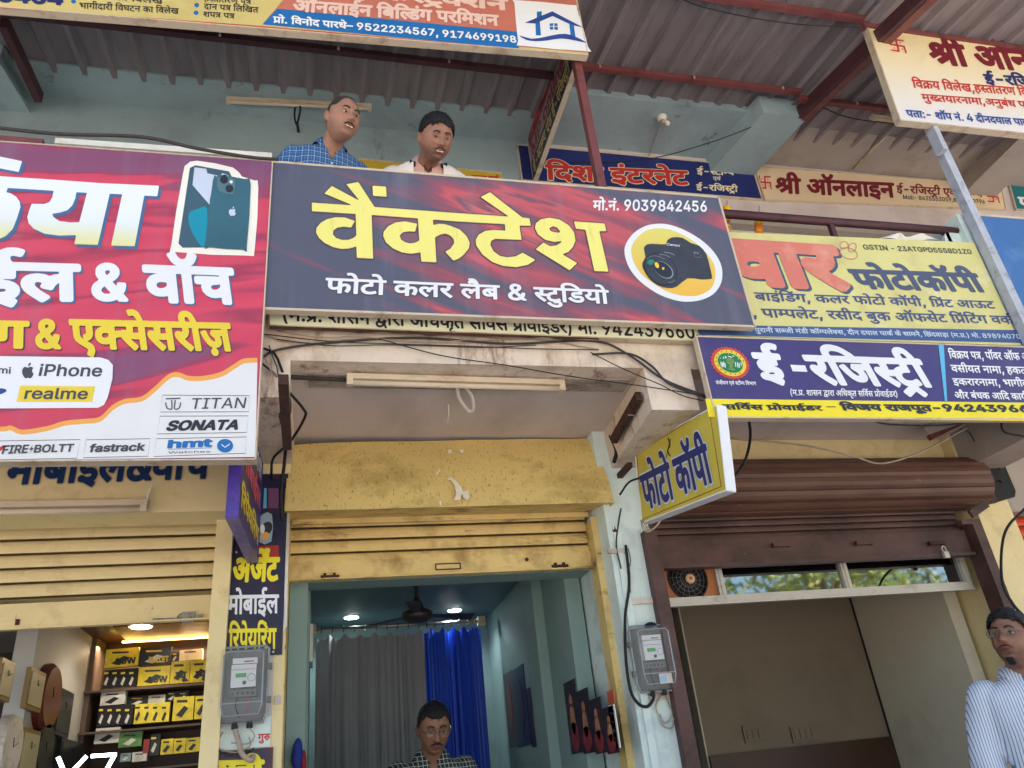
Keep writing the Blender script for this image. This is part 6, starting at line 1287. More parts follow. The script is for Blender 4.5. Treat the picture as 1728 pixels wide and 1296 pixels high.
# bulb holder
p = PZ(1116, 198, ZC - .0)
bh = thing('bulb_holder', p, 'white bulb holder on the teal ceiling above the royal blue sign', 'lamp holder')
mesh_obj('rose', *lathe(p, (0, -.2, -1), [(0, .045), (.02, .045), (.03, .03), (.05, .024)], 16), m_white, bh, smooth=True)
mesh_obj('socket', *lathe(p + Vector((0, -.012, -.05)), (.1, -.5, -1), [(0, .02), (.05, .02)], 12), m_tube, bh, smooth=True)
mesh_obj('bulb', *lathe(p + Vector((.008, -.04, -.10)), (.1, -.5, -1), [(0, .012), (.012, .022), (.03, .022), (.042, .008)], 12), m_white, bh, smooth=True)
tag(mesh_obj('cord', *tube([PZ(1113, 212, ZC - .02), PZ(1101, 245, ZC - .02), PZ(1095, 262, ZC - .04), PZ(1091, 270, ZC - .05)], .006, 6, 4), m_wirep, smooth=True), 'pale cord running from the bulb holder to the blue sign', 'cord')
tag(mesh_obj('hook', *join(tube([PZ(498, 181, ZC - .05), PZ(507, 180, ZC - .08), PZ(504, 200, ZC - .1), PZ(500, 210, ZC - .1), PZ(497, 195, ZC - .07), PZ(498, 181, ZC - .05)], .008, 6, 4), tube([PZ(501, 205, ZC - .1), PZ(504, 224, ZC - .16)], .012, 6, 2)), m_black, smooth=True), 'black knotted hook hanging from the teal ceiling left of the men', 'hook')
tag(mesh_obj('conduit', *tube([PZ(1516, 206, ZC - .012), PZ(1440, 286, ZC - .012)], .011, 8, 1), m_tube, smooth=True), 'slim conduit across the beige ceiling of the right bay', 'conduit')

# marigold garlands hanging by the pipe
petal_orange = mat('marigold_orange', lin(236, 128, 26), .8, var=.3, vs=40); petal_yellow = mat('marigold_yellow', lin(240, 190, 40), .8, var=.3, vs=40)
rnd = random.Random(11)
for k, (px, pys, lab) in enumerate(((1227, (352, 362, 372, 384, 392), 'marigold garland hanging nearest the big studio sign'), (1281, (361, 370, 380, 388, 396), 'marigold garland hanging right of the other one behind the pipe'))):
    g = thing('garland', PY(px, 372, YF + .12), lab, 'garland', 'marigold garlands')
    for i, py in enumerate(pys):
        for q in range(3):
            c = PY(px + rnd.uniform(-3, 3), py + rnd.uniform(-3, 3), YF + .12); r = rnd.uniform(.017, .024)
            V, F = ball(c, r, 10, 7); V = [Vector(v) + (Vector(v) - c) * .25 * mnoise.noise(Vector(v) * 160) for v in V]
            mesh_obj('flower', V, F, petal_yellow if (i + q) % 3 == 0 else petal_orange, g)
    mesh_obj('string', *tube([PY(px, pys[0] - 14, YF + .12), PY(px, pys[-1], YF + .12)], .002, 5, 1), m_wire, g)

# ================================================================= electricity meters
m_case = mat('clear_smoky_case', lin(168, 172, 176), .12, var=0); nt = m_case.node_tree
b = nt.nodes['Principled BSDF']; b.inputs['Alpha'].default_value = .14; b.inputs['Coat Weight'].default_value = .5
m_clear = mat('glossy_clear_edge', lin(146, 150, 154), .12, var=0, coat=.6); m_meter = mat('meter_white', lin(216, 216, 216), .5, var=.03, vs=20); m_lcd = mat('lcd_green', lin(64, 136, 84), .3, emis=.08)
m_smoke = mat('meter_back_grey', lin(112, 112, 110), .55, var=.1, vs=10); m_knob = mat('dark_knob', lin(60, 66, 84), .4)
m_redp = mat('red_mark', lin(190, 80, 90), .5)
m_ply = mat('painted_meter_board', lin(206, 196, 186), .7, var=.08, vs=8, dirt=lin(150, 130, 110), damt=.5, ds=12)
def meter(px, py, sc, yb, label, sticker=False, board_dx=.02):
    c = PY(px, py, yb - .05); t = thing('electricity_meter', c + Vector((0, .05, 0)), label, 'electricity meter')
    w, h = .105 * sc, .165 * sc
    B = lambda x0, z0, x1, z1, y0, y1, nm, mm: mesh_obj(nm, *box((c.x + x0, c.y + y0, c.z + z0), (c.x + x1, c.y + y1, c.z + z1)), mm, t)
    B(-w * .95 + board_dx, -h * 1.28, w * 1.0 + board_dx, h * .9, .046, .054, 'backboard', m_ply)
    def octo(s, y, cut=.25):
        a, b_ = w * s, h * s; k = cut * w
        return [(c.x + x, c.y + y, c.z + z) for x, z in ((-a + k * .5, -b_), (-a, -b_ + k * 1.6), (-a, b_ - k * .5), (-a + k * .5, b_), (a - k * .5, b_), (a, b_ - k * .5), (a, -b_ + k * 1.6), (a - k * .5, -b_))]
    mesh_obj('back_shell', *prism(octo(.97, .044), (0, -.03, 0)), m_smoke, t)
    rings = [octo(1.0, .02), octo(1.02, .0), octo(.98, -.045), octo(.86, -.062)]
    V = [p for r in rings for p in r]; F = []
    for i in range(3):
        for j in range(8): F.append((i * 8 + j, i * 8 + (j + 1) % 8, (i + 1) * 8 + (j + 1) % 8, (i + 1) * 8 + j))
    F.append(tuple(24 + j for j in range(8)))
    mesh_obj('clear_cover', V, F, m_case, t)
    e = octo(1.03, .006); mesh_obj('cover_rim', *tube([Vector(p) for p in e] + [Vector(e[0])], .006, 6, 1), m_clear, t)
    e = octo(.84, -.0625); mesh_obj('cover_ridge', *tube([Vector(p) for p in e] + [Vector(e[0])], .0035, 6, 1), m_clear, t); mesh_obj('cover_line', *tube([Vector((c.x - w * .84, c.y - .063, c.z - h * .52)), Vector((c.x + w * .84, c.y - .063, c.z - h * .52))], .0025, 6, 1), m_clear, t)
    B(-.055 * sc, -.015 * sc, .055 * sc, .085 * sc, -.03, .012, 'meter_body', m_meter)
    B(-.052 * sc, .089 * sc, .058 * sc, .115 * sc, -.024, .012, 'meter_top', m_meter)
    B(-.035 * sc, .028 * sc, .012 * sc, .046 * sc, -.0325, -.029, 'display', m_lcd)
    B(.0, .096 * sc, .038 * sc, .101 * sc, -.0262, -.023, 'print_line', m_knob); B(.026 * sc, .096 * sc, .044 * sc, .101 * sc, -.0270, -.0245, 'print_line', m_redp)
    B(-.05 * sc, .062 * sc, .05 * sc, .0635 * sc, -.0325, -.029, 'print_line', m_smoke)
    mesh_obj('knob', *lathe(c + Vector((.005 * sc, -.029, .004 * sc)), (0, -1, 0), [(0, .009 * sc), (.006, .008 * sc)], 12), m_knob, t)
    mesh_obj('seal_ring', *tube([c + Vector((.036 * sc + .017 * sc * math.cos(a), -.036, .024 * sc + .017 * sc * math.sin(a))) for a in [i * math.pi / 6 for i in range(13)]], .003, 6, 1), m_case, t)
    B(-.06 * sc, -.055 * sc, .06 * sc, -.022 * sc, -.012, .012, 'terminal_block', m_smoke)
    for i in range(5): B((-.05 + i * .022) * sc, -.046 * sc, (-.04 + i * .022) * sc, -.034 * sc, -.0135, -.011, 'terminal', m_knob)
    for x, pts in ((-.02, 1), (.02, -1)): mesh_obj('inner_wire', *tube([c + Vector((x, -.004, -.05 * sc)), c + Vector((x * 1.5, -.01, -.09 * sc)), c + Vector((x * .6, .0, -.14 * sc))], .0025, 5, 4), m_redp if x > 0 else m_black, t, smooth=True)
    for sx in (-1, 1):
        for z in (-.45, .45): mesh_obj('hinge', *box((c.x + sx * w * 1.0, c.y - .006, c.z + z * h - .014), (c.x + sx * (w + .02), c.y + .018, c.z + z * h + .014)), m_smoke, t)
    if sticker: B(-.01, -h * .85, .06, -h * .55, -.0685, -.065, 'sticker', m_ply); B(-.006, -h * .8, .03, -h * .62, -.0700, -.069, 'sticker_print', mat('sticker_blue', lin(150, 180, 206), .5))
    for x in (-.03, .035): mesh_obj('gland', *lathe(c + Vector((x, .01, -h * 1.0)), (0, 0, -1), [(0, .016), (.025, .014)], 10), m_black, t)
    return t, c, h
t, c, h = meter(411, 1155, 1.0, YP, 'smoky electricity meter case on the yellow pillar above the red stencil', board_dx=.025)
tag(mesh_obj('meter_cable', *tube([c + Vector((-.03, .01, -h - .02)), c + Vector((-.01, .0, -h - .07)), c + Vector((.01, -.005, -h - .13)), c + Vector((.05, .005, -h - .16)), c + Vector((.055, .03, -h - .14))], .012, 8, 5), m_wirep, smooth=True), 'thick pale pipe curling below the left electricity meter', 'cable')
for k, q in enumerate(([(-.08, -.03), (-.1, -.09), (-.02, -.12), (.04, -.10), (.035, -.06)], [(-.10, -.10), (-.05, -.13), (.02, -.13), (.06, -.11)], [(.03, -.02), (.06, -.06), (.03, -.09), (-.04, -.08)])):
    tag(mesh_obj('thin_wire', *tube([c + Vector((x, .02 - .01 * k, -h + z)) for x, z in q], .003, 5, 5), m_wirep if k != 1 else m_rust, smooth=True), ('thin wire looping out under the left meter', 'rusty wire bent under the left meter', 'pale thin wire tucked under the left meter')[k], 'wire')
t2, c2, h2 = meter(1101, 1110, .98, YP, 'electricity meter case with a pale sticker on the pale blue pillar', True, board_dx=.005)
mesh_obj('top_cap', *lathe(c2 + Vector((.02, .0, h2)), (0, 0, 1), [(0, .035), (.012, .03), (.02, .012)], 14), m_black, t2)
tag(mesh_obj('meter_cable', *tube([PY(1056, 920, YP - .03), PY(1062, 985, YP - .03), PY(1055, 1040, YP - .03), PY(1056, 1110, YP - .03), PY(1064, 1165, YP - .02), PY(1078, 1188, YP - .02), PY(1093, 1192, YP - .03), PY(1103, 1178, YP - .03), PY(1100, 1166, YP - .03)], .008, 8, 5), m_black, smooth=True), 'black cable running down the pale blue pillar into the meter', 'cable')
for k, q in enumerate(([(1118, 1170), (1107, 1190), (1112, 1208), (1124, 1220), (1134, 1205), (1128, 1185), (1120, 1168)], [(1114, 1205), (1120, 1225), (1134, 1228), (1137, 1212)], [(1060, 925), (1064, 948), (1058, 970), (1064, 1000), (1057, 1030)])):
    tag(mesh_obj('thin_wire', *tube([PY(x, y, YP - .015) for x, y in q], .0035 if k < 2 else .0025, 6, 5), m_wirep if k < 2 else m_wire, smooth=True), ('grey wire loop below the right meter', 'small pale pipe clip loop below the right meter', 'thin wavy wire beside the black cable on the pale blue pillar')[k], 'wire')
# pillar fittings: strip conduit, clamps, sticker
cd = thing('conduit', PY(1035, 900, YP - .01), 'white strip conduit with a maroon diya sticker on the pale blue pillar', 'conduit')
xq = PY(1040, 900, YP - .01)
mesh_obj('strip', *box((xq.x - .018, YP - .02, 1.2), (xq.x + .022, YP - .001, EYE.z + .31 * YP)), m_pillarblue, cd)
p = PY(1038, 893, YP - .021)
mesh_obj('sticker', *prism([p + Vector((x, 0, z)) for x, z in ((-.02, .0), (-.014, -.016), (.014, -.016), (.02, .0), (.006, -.004), (0, .022), (-.006, -.004))], (0, -.001, 0)), m_rust, cd)
mesh_obj('clamp', *box(PY(1026, 926, YP - .024), PY(1056, 934, YP - .001)), m_alu, cd)
bk = thing('wall_bracket', PY(1083, 1013, YP), 'small chipped wooden cleat nailed across the pale blue pillar', 'bracket')
mesh_obj('cleat', *box(PY(1066, 1010, YP - .02), PY(1100, 1019, YP - .001)), m_ply, bk)
tag(mesh_obj('wire_bundle', *join(*[tube([PY(1083 + rnd.uniform(-3, 3), 878, 3.9), PY(1085 + i * 4, 893, 3.88), PY(1096 + i * 3, 897 - i * 2, 3.86), PY(1112 + i, 880 - i, 3.86), PY(1104, 868, 3.88), PY(1090 - i, 878, 3.9)], .0035, 6, 4) for i in range(4)]), m_wirep, smooth=True), 'tangle of pale wires under the projecting photocopy sign', 'wire')

# ================================================================= right shop: drum, shutter, transom, fan
zd = EYE.z + .372 * 4.06; yd = 4.16; rd = .168
xd0, xd1 = 2.0, 4.30
dr = thing('rolling_shutter', (3, yd, 2.5), 'rusty brown rolling shutter with its slats wound on an open drum', 'shutter')
nS = 14; 
for i in range(nS):
    a0 = 2 * math.pi * i / nS; V = []; F = []; nx = 18; prof = [(0, 0), (.08, .35), (.3, 1), (.6, 1), (.93, .8), (.96, -1.2)]
    for q in range(nx + 1):
        X = xd0 + (xd1 + .02 * mnoise.noise(Vector((i * 3.1, 0, 0))) - xd0) * q / nx
        for t_, d_ in prof:
            a = a0 + t_ * 2 * math.pi / nS; r = rd + .011 * d_; V.append((X, yd - math.cos(a) * r, zd + math.sin(a) * r))
    n = len(prof)
    for q in range(nx):
        for j in range(n - 1): a = q * n + j; F.append((a, a + 1, a + n + 1, a + n))
    mesh_obj('slat', V, F, m_drum, dr)
mesh_obj('drum', *lathe((xd0 - .01, yd, zd), (1, 0, 0), [(0, rd - .004), (xd1 - xd0 + .03, rd - .004)], 28), m_darkmar, dr)
zc1 = PY(1350, 905, 4.18).z; zc0 = PY(1350, 952, 4.18).z
z = zc1
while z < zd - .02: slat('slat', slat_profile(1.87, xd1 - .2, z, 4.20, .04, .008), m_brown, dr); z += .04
mesh_obj('bottom_bar', *join(box((1.86, 4.165, zc0 + .02), (xd1 - .20, 4.195, zc1)), box((1.88, 4.14, zc0), (xd1 - .20, 4.20, zc0 + .02))), m_brown, dr)
for px, py in ((1316, 921), (1455, 918), (1578, 918)):
    p = PY(px, py, 4.165); mesh_obj('handle', *join(box(p + Vector((-.06, -.03, -.01)), p + Vector((.06, -.015, .012))), box(p + Vector((-.06, -.02, -.012)), p + Vector((-.045, 0, .012))), box(p + Vector((.045, -.02, -.012)), p + Vector((.06, 0, .012)))), m_brown if px != 1578 else m_rust, dr)
p = PY(1596, 935, 4.13); mesh_obj('padlock', *join(box(p + Vector((-.018, -.01, -.025)), p + Vector((.018, .01, .015))), tube([p + Vector((-.012, 0, .012)), p + Vector((-.014, 0, .04)), p + Vector((0, 0, .05)), p + Vector((.012, 0, .04)), p + Vector((.012, 0, .012))], .004, 6, 3)), m_alu, dr)
ep = thing('shutter_bracket', PY(1700, 800, 4.05), 'black steel end plate holding the open shutter drum', 'bracket')
q = [PY(x, y, 4.13) for x, y in ((1655, 770), (1680, 748), (1714, 828), (1713, 838), (1665, 852))]
mesh_obj('plate', *prism(q, (0, .02, 0)), m_black, ep)
for px, py in ((1672, 768), (1686, 790), (1690, 812)): mesh_obj('bolt', *lathe(PY(px, py, 4.125), (0, -1, 0), [(0, .012), (.008, .012)], 8), m_rust, ep)
mesh_obj('angle', *join(bar(PY(1638, 868, 4.03), PY(1664, 850, 4.03), .05, .02, (0, 1, 0)), box(PY(1655, 775, 4.07), PY(1668, 850, 4.1))), m_brown, ep)
# brown jambs
jm = thing('shutter_guide', (1.78, 4.1, .3), 'maroon brown shutter guide post right of the pale blue pillar', 'shutter guide')
mesh_obj('channel', *box((PY(1090, 920, YP - .05).x, YP - .06, .3), (PY(1111, 920, YP - .05).x, 4.25, PY(1100, 900, YP).z)), m_brown, jm)
jm = thing('shutter_guide', (4.08, 4.1, .3), 'narrow brown shutter guide at the right side of the brown shutter', 'shutter guide')
mesh_obj('channel', *box((4.12, 4.10, .3), (4.19, 4.22, PY(1640, 880, 4.15).z)), m_brown, jm)
mesh_obj('lug', *box((4.04, 4.10, PY(1640, 888, 4.15).z), (4.12, 4.14, PY(1640, 880, 4.15).z)), m_brown, jm)
# aluminium partition with transom
YT = 4.29
tr = thing('transom_window', (2.9, YT, 2.3), 'aluminium transom with two mirror glass panes reflecting trees', 'window')
z0 = PY(1400, 1003, YT).z; z1 = z0 + .235
m_mirror = mat('reflective_film_glass', lin(150, 158, 160), .03, metal=1.0, var=0); 
xv = [1.90, PY(1212, 980, YT).x, PY(1424, 975, YT).x, PY(1622, 960, YT).x, 4.07]
mesh_obj('bottom_rail', *box((1.88, YT - .045, z0 - .022), (4.09, YT + .02, z0 + .022)), m_alu, tr)
mesh_obj('rail_lip', *box((1.88, YT - .055, z0 - .030), (4.09, YT - .045, z0 - .018)), m_alu, tr)
for i, X in enumerate(xv[1:4]):
    mesh_obj('mullion', *box((X - .022, YT - .03, z0 + .022), (X + .022, YT + .02, z1)), m_alu, tr); mesh_obj('mullion_ridge', *box((X - .004, YT - .036, z0 + .022), (X + .004, YT - .03, z1)), m_alu, tr)
for a, b_ in ((xv[1], xv[2]), (xv[2], xv[3])):
    mesh_obj('pane', *box((a + .022, YT - .006, z0 + .022), (b_ - .022, YT + .0, z1)), m_mirror, tr)
    for zz in (z0 + .022,): mesh_obj('bead', *box((a + .022, YT - .016, zz), (b_ - .022, YT - .007, zz + .008)), m_alu, tr)
mesh_obj('end_panel', *box((xv[3] + .022, YT - .006, z0 + .022), (4.07, YT, z1)), m_brownpale, tr)
# exhaust fan in a wooden board
ef = thing('exhaust_fan', PY(1160, 979, YT), 'black exhaust fan with a pale hub in a wooden board left of the transom', 'fan')
c = PY(1161, 977, YT - .01); rr = .122
hole = [(c.x + rr * math.cos(a), c.z + rr * math.sin(a)) for a in [2 * math.pi * i / 28 for i in range(28)]]
outer = [(1.90, z0 + .023), (xv[1] - .023, z0 + .023), (xv[1] - .023, z1), (1.90, z1)]
v2, ff = fill([outer, [(x, min(max(z, z0 + .026), z1 - .003)) for x, z in hole]])
mesh_obj('wood_board', [(x, YT - .004, z) for x, z in v2], ff, mat('orange_board', lin(178, 108, 62), .5, var=.1, vs=5), ef)
mesh_obj('housing', *lathe(c + Vector((0, .014, 0)), (0, 1, 0), [(0, rr * 1.0), (.10, rr * .95), (.101, .001)], 28), m_black, ef, smooth=True)
mesh_obj('rim', *tube([c + Vector((rr * math.cos(a), 0, rr * math.sin(a))) for a in [2 * math.pi * i / 28 for i in range(29)]], .006, 6, 1), m_black, ef)
for r_ in (.05, .075, .10): mesh_obj('guard_ring', *tube([c + Vector((r_ * math.cos(a), -.004, r_ * math.sin(a))) for a in [2 * math.pi * i / 24 for i in range(25)]], .0012, 4, 1), m_smoke, ef)
for i in range(16):
    a = 2 * math.pi * i / 16; mesh_obj('guard_spoke', *tube([c + Vector((.03 * math.cos(a), -.005, .03 * math.sin(a))), c + Vector((rr * math.cos(a + .3), -.002, rr * math.sin(a + .3)))], .0012, 4, 1), m_smoke, ef)
mesh_obj('hub_cap', *lathe(c + Vector((.01, -.004, .0)), (0, -1, 0), [(0, .031), (.008, .030), (.012, .02)], 18), mat('hub_cream', lin(214, 178, 140), .5), ef, smooth=True)
mesh_obj('hub_badge', *lathe(c + Vector((.01, -.0165, .0)), (0, -1, 0), [(0, .011), (.001, .011)], 12), m_redp, ef)
m_blade = mat('fan_blade_grey', lin(74, 70, 66), .5, var=.1)
for i in range(5):
    a = 2 * math.pi * i / 5 + .5
    P = [c + Vector((r_ * math.cos(a + d_), .025 + .03 * s_, r_ * math.sin(a + d_))) for r_, d_, s_ in ((.02, -.2, 0), (.095, -.38, 0), (.097, .3, 1), (.02, .3, .4))]
    mesh_obj('blade', *prism(P, (0, .002, 0)), m_blade, ef)
# switch boards and dark slot
m_sw = mat('dim_switch_plate', lin(118, 104, 86), .5, var=.05)
for k, (px, py, w_) in enumerate(((1276, 1238, .10), (1362, 1237, .13))):
    p = PY(px, py, YB2 - .004); s_ = thing('switch_board', p, ('square switch plate low on the brown back wall, leftmost one', 'wide switch plate in the middle of the brown back wall')[k], 'switch')
    mesh_obj('plate', *box(p + Vector((-w_, -.012, -.055)), p + Vector((w_ * .8, 0, .055))), m_sw, s_)
    for i in range(4 if k else 3): mesh_obj('rocker', *box(p + Vector((-w_ + .02 + i * .045, -.018, -.03)), p + Vector((-w_ + .05 + i * .045, -.0125, .03))), m_brownwall, s_)
p = PX(1484, 1225, XR1 - .004); s_ = thing('switch_board', p, 'switch plate on the pale side wall next to the dark corner line', 'switch')
mesh_obj('plate', *box(p + Vector((-.012, -.09, -.055)), p + Vector((0, .09, .055))), m_sw, s_)
for i in range(4): mesh_obj('rocker', *box(p + Vector((-.018, -.075 + i * .04, -.03)), p + Vector((-.0125, -.045 + i * .04, .03))), m_brownpale, s_)
# far right: neighbour shutters, cable
ns = thing('rolling_shutter', (5.2, YC, 2.3), 'closed orange red rolling shutter at the right edge', 'shutter')
m_orange = mat('orange_red_shutter', lin(206, 74, 38), .45, var=.08, vs=6, dirt=lin(140, 50, 30), damt=.4, ds=6)
m_greysh = mat('grey_shutter', lin(120, 112, 106), .5, var=.1, vs=6, dirt=lin(84, 76, 72), damt=.5, ds=6)
zz = PY(1700, 872, YC).z
z = zz - .075
while z > .3: mesh_obj('slat', *slat_profile(4.53, 6.5, z, YC + .0, .075), m_orange, ns); z -= .075
n2 = thing('shutter_hood', (5.2, YC, 2.7), 'grey ribbed shutter hood above the orange red shutter', 'shutter hood')
z = zz
while z < zz + .42: mesh_obj('slat', *slat_profile(4.53, 6.5, z, YC - .06, .07), m_greysh, n2); z += .07

# ================================================================= studio interior
m_rod = mat('curtain_rod_metal', lin(170, 160, 150), .3, metal=.8, var=0)
pL = PY(527, 1063, 6.62); pR = PY(812, 1048, 6.62)
rod = thing('curtain_rod', (pL + pR) / 2, 'metal curtain rod across the back of the studio', 'curtain rod')
mesh_obj('rod', *tube([pL, pR], .014, 8, 1), m_rod, rod, smooth=True)
for q in (pL, pR): mesh_obj('finial', *box(q + Vector((-.03, -.03, -.035)), q + Vector((.03, .03, .035))), m_tube, rod)
m_cgrey = mat('grey_satin_curtain', lin(146, 146, 152), .45, var=.08, vs=3, spec=.5); m_cblue = mat('blue_satin_curtain', lin(14, 70, 206), .4, var=.08, vs=3, spec=.5)
def curtain_cloth(xa, xb, ztop, mm, label, folds, seed):
    t = thing('curtain', ((xa + xb) / 2, 6.65, .35), label, 'curtain')
    rn = random.Random(seed); ph = [rn.uniform(0, 6) for _ in range(3)]
    def fn(p, u, v):
        x = p.x; d = .055 * mnoise.noise(Vector((u * folds * 1.5, seed, v * .25))) + .022 * mnoise.noise(Vector((u * folds * 4.2, seed + 9, v * .4))) + .012 * math.sin(u * 3.3 + v * 2 + ph[2])
        d *= (.55 + .45 * (1 - v))
        sag = -.045 * (abs(math.sin(u * folds * .9 * math.pi + .3)) ** .8) * max(0, (v - .93) / .07)
        return Vector((x, p.y + d, p.z + sag))
    mesh_obj('cloth', *sheet([(xa, 6.64, .35), (xb, 6.64, .35), (xb, 6.64, ztop), (xa, 6.64, ztop)], 150, 30, fn), mm, t, smooth=True)
    for i in range(int(folds * 1.3)):
        X = xa + .04 + (xb - xa - .08) * i / max(1, int(folds * 1.3) - 1)
        mesh_obj('ring', *tube([Vector((X, 6.62 + .022 * math.cos(a), pL.z - .008 + .024 * math.sin(a))) for a in [i_ * math.pi / 4 for i_ in range(9)]], .003, 5, 1), m_black, t)
zr_ = pL.z - .035
xm = PY(716, 1070, 6.6).x
curtain_cloth(pL.x + .03, xm, zr_, m_cgrey, 'grey satin curtain hanging at the back of the studio', 8, 1)
curtain_cloth(xm - .015, PY(812, 1070, 6.6).x, zr_ + .005, m_cblue, 'bright blue satin curtain beside the grey one', 6, 5)
m_led = mat('led_panel', lin(236, 250, 255), .3, emis=9.0); m_ledw = mat('led_warm_panel', lin(255, 240, 214), .3, emis=8.0)
def downlight(p, label, r=.055, mm=m_led, power=6.5, col=(.85, .95, 1)):
    t = thing('downlight', p, label, 'downlight')
    mesh_obj('trim', *lathe(p + Vector((0, 0, .002)), (0, 0, -1), [(0, r * 1.25), (.008, r * 1.2), (.008, r)], 20), m_white, t)
    mesh_obj('lens', *lathe(p + Vector((0, 0, -.003)), (0, 0, -1), [(0, r), (.008, r * .98)], 20), mm, t)
    l = bpy.data.lights.new('downlight_lamp', 'SPOT'); l.energy = power; l.color = col; l.spot_size = math.radians(150); l.spot_blend = .6; l.shadow_soft_size = .05
    o = bpy.data.objects.new('downlight_lamp', l); COL.objects.link(o); o.location = Vector((0, 0, -.02)); o.parent = t
downlight(PZ(593, 1041, ZI), 'round white ceiling light left of the ceiling fan')
downlight(PZ(767, 1029, ZI), 'round white ceiling light right of the ceiling fan')
# ceiling fan
c = PZ(681, 1012, ZI); c = Vector((c.x, c.y, ZI))
fanp = thing('ceiling_fan', c, 'dark ceiling fan hanging in front of the curtain rod', 'fan')
m_fan = mat('dark_fan_metal', lin(50, 46, 46), .4, var=.1)
cf = PZ(681, 1058, ZI - .36); hz_ = .31
mesh_obj('canopy', *lathe((c.x, cf.y, ZI - .001), (0, 0, -1), [(0, .055), (.04, .05), (.10, .02)], 16), m_fan, fanp, smooth=True)
mesh_obj('down_rod', *tube([(c.x, cf.y, ZI - .05), (c.x, cf.y, ZI - hz_ + .08)], .012, 8, 1), m_fan, fanp)
mesh_obj('lower_cup', *lathe((c.x, cf.y, ZI - hz_ + .14), (0, 0, -1), [(0, .015), (.07, .05)], 16), m_fan, fanp, smooth=True)
mesh_obj('motor', *lathe((c.x, cf.y, ZI - hz_ + .06), (0, 0, -1), [(0, .06), (.02, .10), (.06, .11), (.08, .06), (.081, .0)], 20), m_fan, fanp, smooth=True)
for i in range(3):
    a = .35 + 2 * math.pi * i / 3; d_ = Vector((math.cos(a), math.sin(a), 0)); s_ = Vector((-math.sin(a), math.cos(a), 0)); o_ = Vector((c.x, cf.y, ZI - hz_ + .02))
    mesh_obj('blade', *prism([o_ + d_ * .10 - s_ * .03, o_ + d_ * .42 - s_ * .055 + Vector((0, 0, .01)), o_ + d_ * .44 + s_ * .045 - Vector((0, 0, .012)), o_ + d_ * .10 + s_ * .03], (0, 0, .004)), m_fan, fanp)
# posters on the right wall: plain portraits of no one
def wall_pic(q, X, mm, label, name='poster', inner=None, grp=None, th=.006):
    P = [PX(x, y, X - th) for x, y in q]
    ys = sorted(p.y for p in P); zs = sorted(p.z for p in P)
    y0, y1 = (ys[0] + ys[1]) / 2, (ys[2] + ys[3]) / 2; z0, z1 = (zs[0] + zs[1]) / 2, (zs[2] + zs[3]) / 2
    t = thing(name, (X, (y0 + y1) / 2, z0), label, 'poster', grp)
    mesh_obj('sheet', *box((X - th, y0, z0), (X - .0005, y1, z1)), mm, t)
    for (a, b_, c_, d_, m2) in (inner or []):
        V = [Vector((X - th - .0015, y0 + (y1 - y0) * (.5 + a + c_ * math.cos(w)), z0 + (z1 - z0) * (b_ + d_ * math.sin(w)))) for w in [i * math.pi / 8 for i in range(16)]]
        mesh_obj('printed_figure', *prism(V, (-.0012, 0, 0)), m2, t)
pd = lambda n, *c: mat(n, lin(*c), .35, var=.3, vs=12)
dark_sheet, plum_sheet, midnight_sheet, skin_print, ochre_print, crimson_print = pd('poster_dark', 44, 34, 40), pd('poster_plum', 78, 42, 50), pd('poster_midnight', 34, 44, 74), pd('poster_skin', 176, 120, 92), pd('poster_ochre', 150, 110, 56), pd('poster_crimson', 130, 44, 44)
wall_pic([(850, 1137), (865, 1131), (872, 1258), (858, 1262)], XR, plum_sheet, 'narrow plum poster farthest back on the right studio wall', inner=[(0, .55, .25, .3, crimson_print)])
wall_pic([(864, 1132), (883, 1119), (895, 1256), (873, 1262)], XR, midnight_sheet, 'narrow midnight blue poster on the right studio wall', inner=[(0, .5, .25, .35, dark_sheet)])
wall_pic([(888, 1161), (913, 1151), (922, 1257), (897, 1259)], XR, dark_sheet, 'poster with an ochre figure just behind the wall pillar', inner=[(0, .4, .22, .33, crimson_print), (0, .8, .09, .07, ochre_print)])
for k in range(4):
    x = 952 + k * 21; y = 1147 + k * 15
    wall_pic([(x, y + 2), (x + 20, y), (x + 30, 1271), (x + 10, 1272)], XR, dark_sheet, ('portrait print behind the shop pillar, tallest of the stepped four', 'second tallest of the four stepped portrait prints', 'third of the four stepped portrait prints', 'shortest of the four stepped portrait prints')[k], 'portrait_print', [(0, .22, .36, .2, crimson_print), (0, .46, .2, .22, skin_print), (0, .72, .13, .09, skin_print)], 'stepped portrait prints on the studio wall')
wall_pic([(1024, 1166), (1036, 1163), (1036, 1188), (1026, 1188)], XR, pd('poster_orange', 190, 90, 56), 'small orange sticker near the front of the right studio wall')
wall_pic([(1028, 1190), (1038, 1188), (1044, 1262), (1034, 1264)], XR, m_white, 'white paper strip with blue upright letters near the shop front', inner=[(0, .8, .2, .04, midnight_sheet), (0, .6, .2, .03, midnight_sheet), (0, .4, .25, .05, midnight_sheet), (0, .2, .25, .04, midnight_sheet)])
